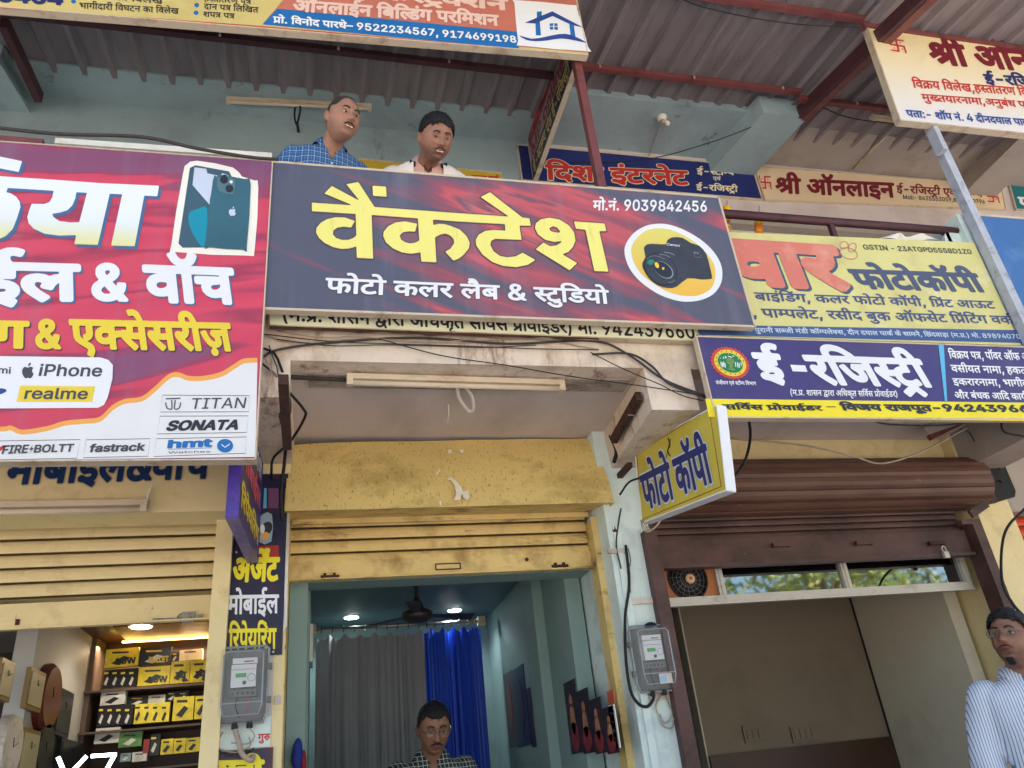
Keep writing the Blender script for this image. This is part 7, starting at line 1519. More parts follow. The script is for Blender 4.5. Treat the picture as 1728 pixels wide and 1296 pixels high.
# left studio wall things
t = thing('wall_frame', PX(509, 1085, XL + .01), 'slim pale frame on the left studio wall', 'frame')
p = PX(508, 1075, XL + .01) if PX(508, 1075, XL + .01).y > 0 else Vector((XL, 5.2, 2.4))
mesh_obj('frame', *box((XL + .001, 5.0, 2.28), (XL + .02, 5.25, 2.5)), m_white, t)
t = thing('hanging_bag', (XL + .05, 4.72, 1.6), 'blue and red cloth bag hanging inside the left edge of the studio door', 'bag')
V, F = ball((-.075, YC + .02, PY(497, 1275, YC).z), .05, 12, 10, (.55, .6, 1.6)); mesh_obj('bag_body', [Vector(v) + Vector((.008, 0, 0)) * mnoise.noise(Vector(v) * 20) for v in V], F, mat('bag_blue', lin(24, 40, 120), .7), t, smooth=True)
V, F = ball((-.045, YC + .03, PY(497, 1290, YC).z), .035, 12, 10, (.45, .6, 1.8)); mesh_obj('bag_flap', V, F, mat('bag_red', lin(130, 24, 36), .7), t, smooth=True)

# ================================================================= mobile shop interior
bk_y = YB0 - .001
downlight(PZ(238, 1056, ZI0 - .032), 'round warm ceiling light in the mobile shop', .06, m_ledw, 5, (1, .9, .75))
ls = thing('led_strip', PZ(270, 1080, ZI0 - .02), 'warm light strip along the wooden ceiling panel of the mobile shop', 'light strip')
a = PZ(206, 1083, ZI0 - .04); b_ = PZ(400, 1070, ZI0 - .04)
mesh_obj('strip', *box((a.x, a.y - .0, ZI0 - .045), (b_.x, a.y + .02, ZI0 - .035)), mat('led_strip_glow', lin(255, 190, 100), .4, emis=4.0), ls)
l = bpy.data.lights.new('led_strip_lamp', 'AREA'); l.shape = 'RECTANGLE'; l.size = .9; l.size_y = .05; l.energy = 2.5; l.color = (1, .78, .5)
o = bpy.data.objects.new('led_strip_lamp', l); COL.objects.link(o); o.location = Vector((0, -.03, -.03)); o.parent = ls
# shelves
m_shelf = mat('brown_laminate', lin(98, 82, 72), .5, var=.08, vs=4)
shelf_unit = thing('display_shelf', (-.85, YB0, 1.6), 'brown laminate display shelves at the back of the mobile shop', 'shelf')
YSf = YB0 - .25
def bz(py): return PY(250, py, YSf).z
rows = [1128, 1158, 1196, 1226, 1264, 1292]
for py in (1160, 1228, 1296): mesh_obj('shelf_board', *box((XLL + .0, YSf - .03, bz(py) - .012), (-.29, YB0 - .002, bz(py))), m_shelf, shelf_unit)
mesh_obj('side_panel', *box((XLL + .002, YSf, .4), (XLL + .03, YB0 - .002, ZI0 - .001)), m_shelf, shelf_unit)
by, bk2, bgr, bwh = pd('carton_yellow', 226, 204, 60), pd('carton_black', 34, 34, 38), pd('carton_green', 92, 140, 72), pd('carton_white', 214, 212, 206)
brd = pd('carton_red', 150, 50, 46)
def carton(q, mm, label, txt=None, tm=None, marks=0, dy=0.0, mk=None):
    """q: x0 y0 x1 y1 in photo pixels of the front"""
    x0, y0, x1, y1 = q; Y = YSf + dy
    A = PY(x0, y1, Y); B = PY(x1, y1 - (x1 - x0) * .05, Y); C = PY(x0, y0, Y)
    t = thing('accessory_box', ((A.x + B.x) / 2, Y, A.z), label, 'box', 'accessory boxes on the mobile shop shelves')
    mesh_obj('carton', *box((A.x, Y, A.z), (B.x, Y + .05, C.z)), mm, t)
    fc = Face((0, Y, 0), (0, -1, 0)); w_ = x1 - x0; h_ = y1 - y0
    if txt: letters(fc, txt, (x0 + w_ * .35, y1 - h_ * .2), (x1 - w_ * .05, y1 - h_ * .25), (x0 + w_ * .35, y1 - h_ * .5), 60, tm, t, 2)
    t.rotation_euler.z = random.uniform(-.06, .06); t.rotation_euler.y = random.choice((0, 0, random.uniform(-.03, .03)))
    mk = mk or (p_ink if mm is by else bwh)
    for i in range(marks):
        cx_ = x0 + w_ * (i + .5) / marks; patch(fc, [(cx_ - w_ * .3 / marks, y0 + h_ * .75), (cx_ + w_ * .1 / marks, y0 + h_ * .35), (cx_ + w_ * .3 / marks, y0 + h_ * .45), (cx_ - w_ * .05 / marks, y0 + h_ * .85)], mk, t, 2, 'package_print')
        patch(fc, [(cx_ - w_ * .25 / marks, y0 + h_ * .12), (cx_ + w_ * .25 / marks, y0 + h_ * .10), (cx_ + w_ * .25 / marks, y0 + h_ * .2), (cx_ - w_ * .25 / marks, y0 + h_ * .22)], p_gold if mm is bk2 else p_ink, t, 2, 'package_print')
    return t
carton((176, 1096, 232, 1127), by, 'yellow cable box at the left end of the top row', 'dv', p_ink, 1)
carton((233, 1094, 287, 1124), bk2, 'black cable box with yellow lettering in the top row', 'blk', p_gold, 1)
carton((302, 1097, 341, 1115), bwh, 'pale flat box at the right end of the top row', None, None, 1, .04)
carton((288, 1101, 301, 1118), bk2, 'small dark box between the black and pale top boxes', None, None, 1, .04, bwh)
carton((172, 1131, 229, 1162), bk2, 'black box with four pictured chargers under the top yellow box', None, None, 4)
carton((231, 1127, 285, 1158), by, 'yellow cable box in the middle of the second row', 'dv', p_ink, 1)
carton((286, 1117, 318, 1154), by, 'upright yellow stylus box, left of a pair', 'blu', p_ink, 1)
carton((319, 1115, 352, 1152), by, 'upright yellow stylus box, right of a pair', 'blu', p_ink, 1)
carton((168, 1168, 210, 1191), bwh, 'white charger box on the left of the middle shelf', None, None, 1, 0, bk2)
carton((214, 1176, 248, 1193), bk2, 'black flat box behind the middle shelf yellow box', None, None, 1, .05)
carton((249, 1174, 278, 1190), bwh, 'white flat box standing beside the black flat box', None, None, 1, .05)
carton((280, 1168, 318, 1184), bk2, 'black flat box at the right of the middle shelf', None, None, 2, .05)
carton((163, 1193, 222, 1227), bk2, 'black box with four pictured chargers on the middle shelf', None, None, 4)
carton((225, 1189, 284, 1222), by, 'yellow box with four pictured adapters on the middle shelf', None, None, 4)
carton((290, 1177, 325, 1217), by, 'yellow box with a small pictured man on the middle shelf', None, None, 1)
carton((327, 1175, 350, 1214), by, 'yellow box partly hidden by the cream guide rail on the middle shelf', None, None, 1)
carton((158, 1230, 200, 1256), bwh, 'white charger box on the lower shelf', None, None, 1, 0, bk2)
carton((199, 1237, 238, 1262), bgr, 'green and white box on the lower shelf', None, None, 1)
carton((240, 1248, 250, 1272), brd, 'slim red box on the lower shelf', None, None, 0)
carton((251, 1240, 268, 1276), bk2, 'tall black bottle carton on the lower shelf', None, None, 1)
carton((270, 1248, 291, 1274), by, 'yellow pack, leftmost of three on the lower shelf', None, None, 1)
carton((292, 1247, 312, 1272), by, 'yellow pack, middle one of three on the lower shelf', None, None, 1)
carton((313, 1246, 336, 1270), by, 'yellow pack, rightmost of three on the lower shelf', None, None, 1)
carton((222, 1270, 247, 1286), bwh, 'white desk clock box at the bottom of the shelves', None, None, 1)
carton((202, 1272, 220, 1286), pd('carton_pale_teal', 130, 160, 160), 'pale teal clock box at the bottom of the shelves', None, None, 1)
# clocks on the white side wall
m_gold_ = mat('old_brass', lin(112, 86, 40), .35, metal=.1, var=.1, vs=10); m_dial = mat('clock_dial', lin(150, 142, 112), .4, var=.05, vs=10); m_clbl = mat('clock_black', lin(26, 28, 34), .3)
m_rosew = mat('rosewood_rim', lin(84, 34, 28), .3, var=.1)
def clock(kind, q, mm, label, rim=.03, face_m=None):
    P = [PX(x, y, XLL + .05) for x, y in q]; ys = [p.y for p in P]; zs = [p.z for p in P]
    y0, y1, z0, z1 = min(ys), max(ys), min(zs), max(zs); cy_, cz_ = (y0 + y1) / 2, (z0 + z1) / 2
    t = thing('wall_clock', (XLL, cy_, z0), label, 'clock', 'clocks on the shop wall')
    fm = face_m or m_dial
    if kind == 'rect':
        mesh_obj('case', *box((XLL + .022, y0, z0), (XLL + .045, y1, z1)), mm, t)
        mesh_obj('dial', *box((XLL + .045, y0 + rim, z0 + rim), (XLL + .049, y1 - rim, z1 - rim)), fm, t)
        h = min(y1 - y0, z1 - z0) / 2
    else:
        h = max(y1 - y0, z1 - z0) / 2
        mesh_obj('case', *lathe((XLL + .001, cy_, cz_), (1, 0, 0), [(0, h), (.03, h), (.05, h - rim * .6), (.05, h - rim)], 28), mm, t, smooth=False)
        mesh_obj('dial', *lathe((XLL + .045, cy_, cz_), (1, 0, 0), [(0, h - rim * .9), (.001, h - rim * .9)], 28), fm, t)
    for a, L_ in ((1.9, .3), (.4, .45)):
        cz2 = cz_ + (.1 * (z1 - z0) if kind == 'rect' else 0)
        mesh_obj('hand', *bar((XLL + .0525, cy_, cz2), (XLL + .0525, cy_ + math.cos(a) * h * L_, cz2 + math.sin(a) * h * L_), .002, .0035, (1, 0, 0)), m_clbl, t)
clock('rect', [(5, 1122), (26, 1118), (18, 1182), (2, 1180)], m_gold_, 'gold framed rectangular wall clock at the far left edge', .02)
clock('rect', [(54, 1135), (80, 1137), (70, 1200), (50, 1196)], m_gold_, 'gold framed rectangular wall clock left of the round rosewood one', .02)
clock('round', [(78, 1140), (104, 1142), (100, 1212), (74, 1214)], m_rosew, 'round wall clock with a dark rosewood rim', .035)
clock('rect', [(102, 1167), (126, 1170), (118, 1236), (98, 1240)], m_clbl, 'black digital wall clock right of the round rosewood one', .02, m_clbl)
clock('round', [(10, 1225), (36, 1228), (34, 1290), (8, 1296)], m_alu, 'pale round wall clock near the bottom left corner', .02)
clock('rect', [(42, 1232), (68, 1234), (60, 1310), (36, 1312)], m_gold_, 'gold framed wall clock low on the white wall', .02)
clock('round', [(70, 1228), (90, 1232), (86, 1300), (66, 1304)], m_clbl, 'black round wall clock low beside a gold framed one', .02)
clock('rect', [(104, 1262), (140, 1254), (138, 1300), (104, 1306)], m_clbl, 'black wall clock lowest and nearest the shelves', .02, m_clbl)
# lit V7 letters
nl = thing('neon_sign', PY(150, 1290, 4.35), 'glowing white V7 letters at the bottom of the mobile shop', 'lit sign')
m_neon = mat('neon_white', lin(236, 246, 255), .3, emis=5.0)
P = lambda x, y: PY(x, y, 4.35)
mesh_obj('letter_v', *join(bar(P(98, 1278), P(112, 1312), .014, .014, (0, 1, 0)), bar(P(146, 1276), P(112, 1312), .014, .014, (0, 1, 0))), m_neon, nl)
mesh_obj('letter_seven', *join(bar(P(154, 1276), P(196, 1273), .014, .014, (0, 1, 0)), bar(P(194, 1273), P(168, 1320), .014, .014, (0, 1, 0))), m_neon, nl)

# ================================================================= cables outside
def cable(q, Ys, r, mm, label, name='cable', k=6):
    Yf = Ys if callable(Ys) else (lambda i: Ys[i] if isinstance(Ys, (list, tuple)) else Ys)
    tag(mesh_obj(name, *tube([PY(x, y, Yf(i)) for i, (x, y) in enumerate(q)], r, 7, k), mm, smooth=True), label, 'cable')
cable([(-40, 213), (0, 216), (100, 226), (240, 231), (330, 250), (420, 265), (470, 269)], 3.05, .009, m_wire, 'thick twisted cable drooping above the mobile shop sign')
cable([(960, 275), (1085, 270), (1200, 240), (1290, 205), (1325, 188)], [4.4, 4.35, 4.3, 4.2, 4.1], .004, m_black, 'thin black wire rising from the royal blue sign to the teal beam')
cable([(1125, -20), (1180, 10), (1320, 38), (1460, 47)], 3.0, .004, m_black, 'thin black wire under the grey corrugated roof')
cable([(1380, 178), (1440, 200), (1550, 212), (1728, 226)], 4.0, .005, m_black, 'black wire slack under the right corrugated roof')
cable([(436, 608), (470, 590), (560, 578), (700, 570), (860, 580), (1000, 575), (1060, 598), (1120, 640), (1190, 668)], 3.28, .006, m_wire, 'grey cable running along the weathered fascia')
cable([(440, 562), (500, 578), (620, 572), (760, 578), (900, 572), (1010, 590)], 3.285, .004, m_wirep, 'pale thin wire tacked along the weathered fascia')
cable([(1000, 598), (1062, 597), (1100, 618), (1130, 648), (1195, 672)], 3.275, .006, m_wire, 'second grey cable crossing the white beam end')
cable([(436, 585), (462, 596), (474, 620), (480, 640)], [3.27, 3.27, 3.28, 3.34], .006, m_black, 'black cable curving over the left beam end')
cable([(438, 610), (455, 624), (478, 644)], [3.27, 3.27, 3.32], .005, m_black, 'short black cable under the curved one at the left beam end')
cable([(486, 660), (512, 690), (514, 705), (490, 745), (462, 772), (458, 795), (459, 808)], [3.4, 3.5, 3.55, 3.75, 3.9, 3.95, 4.07], .007, m_black, 'black cable hanging in a bow beside the rusted duct')
cable([(478, 664), (484, 720), (480, 780), (474, 830), (476, 880)], [3.4, 3.7, 3.9, 3.93, 3.95], .009, m_black, 'thick black cable falling along the yellow hood edge')
du_ = thing('rusted_duct', PY(478, 670, 3.4), 'rusted steel cable duct under the slab at the left beam', 'duct')
mesh_obj('duct', *bar(PX(478, 640, -.105), PX(485, 752, -.105), .03, .035), m_rust, du_)
for i in range(7):
    rr_ = random.Random(i); mesh_obj('loose_wire', *tube([PY(474 + rr_.uniform(0, 12), 640 + i * 6, 3.36), PY(470 + rr_.uniform(0, 22), 680 + i * 6, 3.5), PY(476 + rr_.uniform(0, 14), 740, 3.85)], .0035, 5, 5), (m_wirep, m_wire, m_rust)[i % 3], du_, smooth=True)
du_ = thing('rusted_duct', PY(1060, 700, 3.5), 'dark rusted steel channel under the slab beside the white beam', 'duct')
mesh_obj('duct', *bar(PX(1078, 668, XB[1][0] - .025), PX(1036, 742, XB[1][0] - .005), .03, .05), m_rust, du_)
for i in range(4): mesh_obj('loose_wire', *tube([PY(1072 - i * 9, 672 + i * 14, 3.4 + i * .15), PY(1086 - i * 6, 700 + i * 8, 3.5 + i * .12), PY(1060 - i * 9, 700 + i * 14, 3.5 + i * .15)], .003, 5, 5), m_wirep, du_, smooth=True)
cable([(1030, 735), (1040, 760), (1036, 780)], [4.0, 3.96, 3.95], .012, m_black, 'short thick black cable at the right corner of the yellow hood')
cable([(1046, 835), (1060, 815), (1075, 808), (1090, 805)], 3.9, .006, m_black, 'black cable pair feeding the photocopy sign')
cable([(1048, 858), (1044, 880), (1040, 920), (1048, 960)], YP - .02, .005, m_wire, 'thin grey wire down the left side of the pale blue pillar')
cable([(1263, 700), (1266, 740), (1256, 780), (1232, 812)], [3.3, 3.5, 3.6, 3.5], .008, m_black, 'thick black cable dropping behind the indigo registry sign')
cable([(1216, 712), (1232, 738), (1290, 744), (1360, 752), (1440, 770), (1490, 782), (1560, 760), (1632, 722)], 3.78, .006, m_wirep, 'grey wire sagging across the brown shutter drum')
cable([(1466, 708), (1500, 716), (1580, 718), (1650, 712)], 3.4, .005, m_wire, 'thin wire under the right half of the indigo sign')
cable([(1690, 706), (1694, 728), (1728, 736)], 3.4, .006, m_black, 'black wire bending under the indigo sign at the right edge')
cable([(1752, 830), (1730, 858), (1700, 890), (1690, 930), (1692, 985), (1710, 1020), (1730, 1042)], 3.7, .008, m_black, 'black cable looping past the cream pillar at the right edge')
cable([(1622, 724), (1634, 728), (1645, 745)], 3.9, .005, m_wire, 'short wire at the maroon angle under the indigo sign')
mk = thing('steel_angle', PY(1600, 725, 3.9), 'red painted angle iron under the indigo sign', 'bracket')
mesh_obj('angle', *prism([PY(x, y, 3.95) for x, y in ((1568, 733), (1625, 714), (1632, 712), (1574, 741))], (0, .03, 0)), m_maroon, mk)
mesh_obj('angle', *prism([PY(x, y, 3.95) for x, y in ((1568, 733), (1632, 712), (1600, 700), (1560, 722))], (0, .01, 0)), m_beige, mk)
for i, (xa, ya, xb_, yb2) in enumerate(((446, 566, 1010, 588), (470, 560, 800, 572), (640, 574, 1180, 664), (470, 574, 905, 585), (444, 600, 482, 652), (1000, 592, 1190, 676), (452, 580, 484, 660))):
    q = [(xa + (xb_ - xa) * t / 5 + rnd.uniform(-4, 4), ya + (yb2 - ya) * t / 5 + rnd.uniform(-3, 3) + (5 if 0 < t < 5 else 0)) for t in range(6)]
    cable(q, 3.28 - .003 * i, .0028, (m_wire, m_wirep, m_black)[i % 3], 'thin tangled wire %s' % ('running the length of the weathered fascia', 'over the left half of the weathered fascia', 'slanting over the right half of the fascia', 'low along the rusty fascia edge', 'dropping past the left beam end', 'crossing the white right beam end', 'curling beside the left beam end')[i], 'wire')
# loose white downpipe of the yellow paint: wires on wall
tag(mesh_obj('qr_plate', *box(PY(464, 1174, YP - .006), PY(474, 1188, YP - .001)), m_ply), 'tiny pale printed plate right of the left meter', 'sticker')

# ================================================================= trees across the road (seen only in the glass)
m_leaf = mat('tree_leaf', lin(110, 124, 58), .6, var=.4, vs=1.5); m_leaf2 = mat('tree_leaf_light', lin(168, 166, 96), .6, var=.3, vs=1.5); m_bark = mat('tree_bark', lin(104, 86, 66), .9, var=.2, vs=6)
rnd = random.Random(21)
def tree(x, y, h, r, label):
    t = thing('street_tree', (x, y, 0), label, 'tree', 'trees across the road')
    limbs = [tube([(x, y, 0), (x + .1, y, h * .3), (x - .1, y + .1, h * .55)], lambda s: .28 - .12 * s, 10, 4)]
    V = []; F = []; V2 = []; F2 = []
    for k in range(9):
        a = rnd.uniform(0, 6.28); e = Vector((x + math.cos(a) * r * .7, y + math.sin(a) * r * .7, h * rnd.uniform(.55, .95)))
        limbs.append(tube([(x, y, h * rnd.uniform(.3, .5)), ((x + e.x) / 2, (y + e.y) / 2, h * .6), e], lambda s: .1 - .07 * s, 6, 4))
        for c in range(6):
            cc = e + Vector((rnd.gauss(0, r * .35), rnd.gauss(0, r * .35), rnd.gauss(0, h * .12)))
            for q in range(85):
                p = cc + Vector((rnd.gauss(0, .45), rnd.gauss(0, .45), rnd.gauss(0, .35)))
                u = Vector((rnd.gauss(0, 1), rnd.gauss(0, 1), rnd.gauss(0, 1))).normalized(); w = u.cross(Vector((rnd.gauss(0, 1), rnd.gauss(0, 1), rnd.gauss(0, 1)))).normalized(); L_ = rnd.uniform(.08, .17)
                v_, f_ = (V, F) if q % 3 else (V2, F2)
                n = len(v_); v_ += [p - u * L_, p + w * L_ * .45, p + u * L_, p - w * L_ * .45]; f_.append((n, n + 1, n + 2, n + 3))
    mesh_obj('trunk', *join(*limbs), m_bark, t); mesh_obj('crown', V, F, m_leaf, t); mesh_obj('crown', V2, F2, m_leaf2, t)
for x, y, h, r, lab in ((-5, -9, 8, 2.6, 'broad leafy tree across the road, farthest left'), (1.5, -11, 9, 3, 'tall leafy tree straight across the road'), (6.5, -8.5, 8, 2.8, 'leafy tree across the road right of the tallest'), (12, -9, 8.5, 3, 'leafy tree across the road beyond the right shop'), (17, -11, 8, 3, 'leafy tree across the road, farthest right')):
    tree(x, y, h, r, lab)
# ================================================================= people
def evaluated(o, name):
    dg = bpy.context.evaluated_depsgraph_get(); me = bpy.data.meshes.new_from_object(o.evaluated_get(dg), depsgraph=dg)
    old = o.data; bpy.data.objects.remove(o); bpy.data.meshes.remove(old)
    return me
def fuse(V, F, voxel, smooth=4):
    """one continuous skin from overlapping closed shapes"""
    me = bpy.data.meshes.new('raw'); me.from_pydata([tuple(v) for v in V], [], F); me.update()
    o = bpy.data.objects.new('raw', me); COL.objects.link(o)
    r = o.modifiers.new('r', 'REMESH'); r.mode = 'VOXEL'; r.voxel_size = voxel; r.use_smooth_shade = True
    if smooth: s = o.modifiers.new('s', 'SMOOTH'); s.factor = .5; s.iterations = smooth
    me = evaluated(o, 'raw')
    V = [v.co.copy() for v in me.vertices]; F = [tuple(p.vertices) for p in me.polygons]
    bpy.data.meshes.remove(me)
    return V, F
def sm(a, b, x):
    t = min(1, max(0, (x - a) / (b - a))); return t * t * (3 - 2 * t)
def gs(x, y, cx_, cy_, sx, sy): return math.exp(-((x - cx_) / sx) ** 2 - ((y - cy_) / sy) ** 2)
def head_geo(wide=1.0, jaw=1.0, hair=None):
    """head with its centre at the origin, face towards -Y, real size; returns skin and the point function"""
    nu, nv = 96, 80; V = []; F = []
    def pt(th, ph, infl=0.0, face=True):
        sx, cx_ = math.sin(th), math.cos(th); x = sx * math.sin(ph); y = -sx * math.cos(ph); z = cx_
        X, Y, Z = x * .076 * wide, y * .098, z * .118
        front = max(0, -y)
        low = sm(.02, -.11, Z)
        X *= 1 - .21 * low * jaw - .06 * sm(.03, .11, Z)
        if y > 0: Y *= 1 - .34 * low
        Y -= .010 * low * front
        if y < 0 and Z < .06: Y *= 1 - .05 * (1 - abs(x))
        if face:
            g = lambda cx0, cz, sx_, sz: gs(X, Z, cx0, cz, sx_, sz) * (1 if y < 0 else 0)
            nose = sm(.026, -.022, Z) * sm(-.036, -.027, Z) * math.exp(-(X / .0135) ** 2)
            Y -= .031 * nose + .008 * (g(.012, -.024, .007, .008) + g(-.012, -.024, .007, .008))
            Y -= .006 * (g(.028, .034, .02, .009) + g(-.028, .034, .02, .009)) + .003 * g(0, .034, .014, .012)
            Y += .011 * (g(.030, .014, .015, .012) + g(-.030, .014, .015, .012)) + .004 * (g(.013, .012, .007, .014) + g(-.013, .012, .007, .014))
            Y -= .006 * (g(.042, -.014, .018, .016) + g(-.042, -.014, .018, .016))
            Y -= .0075 * g(0, -.050, .024, .007) + .008 * g(0, -.064, .020, .007); Y += .006 * g(0, -.057, .026, .003)
            Y -= .011 * g(0, -.092, .022, .016); Y += .005 * g(0, -.077, .024, .006)
            X += (.004 if x > 0 else -.004) * sm(-.02, -.07, Z) * sm(-.11, -.085, Z) * (1 if y < .3 else 0)
        v = Vector((X, Y, Z)); n = Vector((x / .8, y, z)).normalized()
        return v + n * infl
    for i in range(nv + 1):
        for j in range(nu): V.append(pt(math.pi * i / nv, 2 * math.pi * j / nu))
    for i in range(nv):
        for j in range(nu): F.append((i * nu + j, i * nu + (j + 1) % nu, (i + 1) * nu + (j + 1) % nu, (i + 1) * nu + j))
    return (V, F), pt
def limb(pts, rad, seg=14):
    P = crom(pts, 6); n = len(P); m_ = len(rad)
    def r(t):
        q = t * (m_ - 1); i = min(int(q), m_ - 2); return rad[i] + (rad[i + 1] - rad[i]) * (q - i)
    g = tube(pts, r, seg, 6)
    return join(g, ball(P[0], rad[0], 12, 8), ball(P[-1], rad[-1], 12, 8))
def loft(rings, seg=28, sq=2.4):
    """rings: (cx, cy, z, half width, half depth); rounded-box cross sections"""
    V = []; F = []
    for cx_, cy_, z, w, d in rings:
        for j in range(seg):
            a = 2 * math.pi * j / seg; c, s = math.cos(a), math.sin(a)
            k = (abs(c) ** sq + abs(s) ** sq) ** (-1 / sq); V.append(Vector((cx_ + w * c * k, cy_ + d * s * k, z)))
    for i in range(len(rings) - 1):
        for j in range(seg): F.append((i * seg + j, i * seg + (j + 1) % seg, (i + 1) * seg + (j + 1) % seg, (i + 1) * seg + j))
    F.append(tuple(range(seg - 1, -1, -1))); F.append(tuple((len(rings) - 1) * seg + j for j in range(seg)))
    return V, F
def hand(wr, d, up):
    """open relaxed hand: wrist point, direction of the fingers, back-of-hand direction"""
    d = d.normalized(); s = d.cross(up).normalized(); u = s.cross(d); g = [limb([wr, wr + d * .05, wr + d * .085], [.024, .034, .030])]
    for k, L_ in enumerate((.062, .074, .070, .055)):
        b = wr + d * .085 + s * (-.027 + .018 * k); g.append(limb([b - d * .02, b + d * L_ * .5 - u * .004, b + d * L_ - u * .022], [.0095, .009, .0075], 8))
    g.append(limb([wr + d * .03 - s * .026, wr + d * .06 - s * .048, wr + d * .088 - s * .052 - u * .012], [.012, .010, .0085], 8))
    return join(*g)
def skin_mat(name, base, lip):
    return mat(name, base, .48, var=.08, vs=9, dirt=lip, damt=.25, ds=14, spec=.45, bump=.06, bs=220)
m_hair = mat('black_hair', lin(22, 20, 22), .45, var=.3, vs=60, bump=.6, bs=260, bstretch=(3, 3, .5)); m_greyhair = mat('greying_hair', lin(56, 50, 48), .5, var=.4, vs=60, bump=.5, bs=260)
m_eye = mat('eye_white', lin(184, 170, 160), .2, var=0); m_iris = mat('iris_dark', lin(28, 18, 14), .1, var=0); m_teeth = mat('teeth', lin(224, 214, 198), .3, var=0)
def person(label, head_at, yaw, pitch, roll, body_yaw, lean, side, S, skin, lip, hair, shirt_m, arms, feet_z, hair_m=m_hair, moustache='thin', beard=None, specs=None, bald=False, smile=0, jaw=1.0, wide=1.0, collar=None, jacket=None, pants=None, look=0.0, chain=False, nback=0.0, lid=.22, ndz=-.045, stubble=False):
    """head_at: world point of the head centre. Body built standing with its neck joint at the origin, then leaned"""
    root = thing('person', (head_at.x, head_at.y + .1, feet_z), label, 'person')
    lidm = mat('lid_%d' % int(head_at.x * 100 + 500), tuple(c * .72 for c in skin[:3]), .5, var=.05)
    skm = skin_mat('skin_%d' % int(head_at.x * 100 + 500), skin, lip); lpm = mat('lips_%d' % int(head_at.x * 100 + 500), lip, .4, var=.05)
    Rh = Matrix.Rotation(yaw, 3, 'Z') @ Matrix.Rotation(pitch, 3, 'X') @ Matrix.Rotation(roll, 3, 'Y')
    (hv, hf), pt = head_geo(wide, jaw)
    H_ = lambda p: head_at + Rh @ (Vector(p) * S)
    neck_top = H_((0, .028, -.075)); 
    Rb = Matrix.Rotation(body_yaw, 3, 'Z')
    nb = neck_top + Rb @ Vector((side * .5, .030 + lean * .10 + nback, ndz)) * S        # neck base
    L = Vector((0, 0, 0))
    def B(x, y, z):      # body frame: neck base origin, z down, leaning forward from the hips
        zz = -z; fwd = lean * (zz ** 1.0)
        return nb + Rb @ (Vector((x + side * zz * .3, y + fwd, z)) * S)
    def body_rings(g):
        rs = [(0, .02, .0, .058 + g * .3, .058 + g * .3), (0, .02, -.03, .10 + g, .068 + g), (0, .018, -.052, .160 + g, .082 + g), (0, .012, -.085, .186 + g, .096 + g), (0, .008, -.15, .182 + g, .110 + g), (0, .005, -.26, .168 + g, .116 + g), (0, .005, -.38, .152 + g, .112 + g), (0, .01, -.48, .158 + g, .115 + g), (0, .02, -.58, .166 + g, .118 + g)]
        V, F = loft(rs); return [B(*v) for v in V], F
    armpts = []
    for sgn, a in zip((-1, 1), arms): armpts.append([B(sgn * .165, .02, -.085)] + [B(*q) for q in a])
    fz = feet_z
    hip = B(0, .02, -.60)
    legs = []
    for sgn in (-1, 1):
        h = B(sgn * .085, .02, -.58); k = Vector((h.x, h.y + .0, (h.z + fz) * .5 + .02)); an = Vector((h.x, h.y + .04, fz + .07)); legs.append([h, k, an])
    parts = [([H_(v) for v in hv], hf), limb([H_((0, .03, -.05)), (neck_top + nb) / 2 + Rb @ Vector((0, .004, 0)), nb + Rb @ Vector((0, .015, -.03))], [.054 * S, .053 * S, .066 * S], 20), body_rings(-.006)]
    for P, sgn in zip(armpts, (-1, 1)):
        parts.append(limb(P, [.055 * S, .043 * S, .036 * S, .026 * S])); d = (P[-1] - P[-2]); parts.append(hand(P[-1], d, Rb @ Vector((sgn * .9, -.3, .2))))
    for l in legs: parts.append(limb(l, [.085 * S, .058 * S, .042 * S])); parts.append(limb([l[2] + Vector((0, .04, -.03)), l[2] + Rb @ Vector((0, -.14, -.035))], [.04, .032]))
    # ears
    for sgn in (-1, 1):
        V, F = ball((0, 0, 0), 1, 14, 10); e = []
        for v in V:
            q = Vector((v.x * .010, v.y * .019, v.z * .031)); q.y += .006 * v.z; q.x += .006 * (v.y > .2) * v.y
            e.append(H_((sgn * (.074 * wide + q.x * 1.0), q.y + .012, q.z - .004)))
        parts.append((e, F))
    V, F = fuse(*join(*parts), .0048 * S, 2)
    bo = mesh_obj('body', V, F, skm, root, smooth=True, origin=root['wl'])
    at_ = bo.data.color_attributes.new('tone', 'FLOAT_COLOR', 'POINT'); RT = Rh.transposed(); bufc = []
    for v in V:
        p = RT @ (v - head_at) / S; c_ = Vector((1, 1, 1))
        if p.length < .16 and p.y < .06:
            st = sm(-.030, -.055, p.z) * sm(.03, -.02, p.y) * (.75 if beard or stubble else .25) * (1 - gs(p.x, p.z, 0, -.057, .02, .009)); c_ = c_.lerp(Vector((.42, .42, .46)), st * (.75 + .35 * mnoise.noise(p * 130)))
            ey = gs(abs(p.x), p.z, .030, .008, .020, .012) * (p.y < -.05); c_ = c_.lerp(Vector((.62, .52, .50)), .75 * ey)
            c_ = c_.lerp(Vector((1.12, .92, .88)), .7 * gs(abs(p.x), p.z, .044, -.018, .018, .018)); c_ = c_.lerp(Vector((1.1, .88, .84)), .6 * gs(p.x, p.z, 0, -.02, .014, .014))
            c_ = c_.lerp(Vector((.66, .60, .60)), .5 * gs(abs(p.x), p.z, .030, -.042, .006, .016)); c_ *= 1 + .10 * mnoise.noise(p * 45)  # smile folds darkened in the skin colour as painted crease shading
        bufc += [c_.x, c_.y, c_.z, 1]
    at_.data.foreach_set('color', bufc)
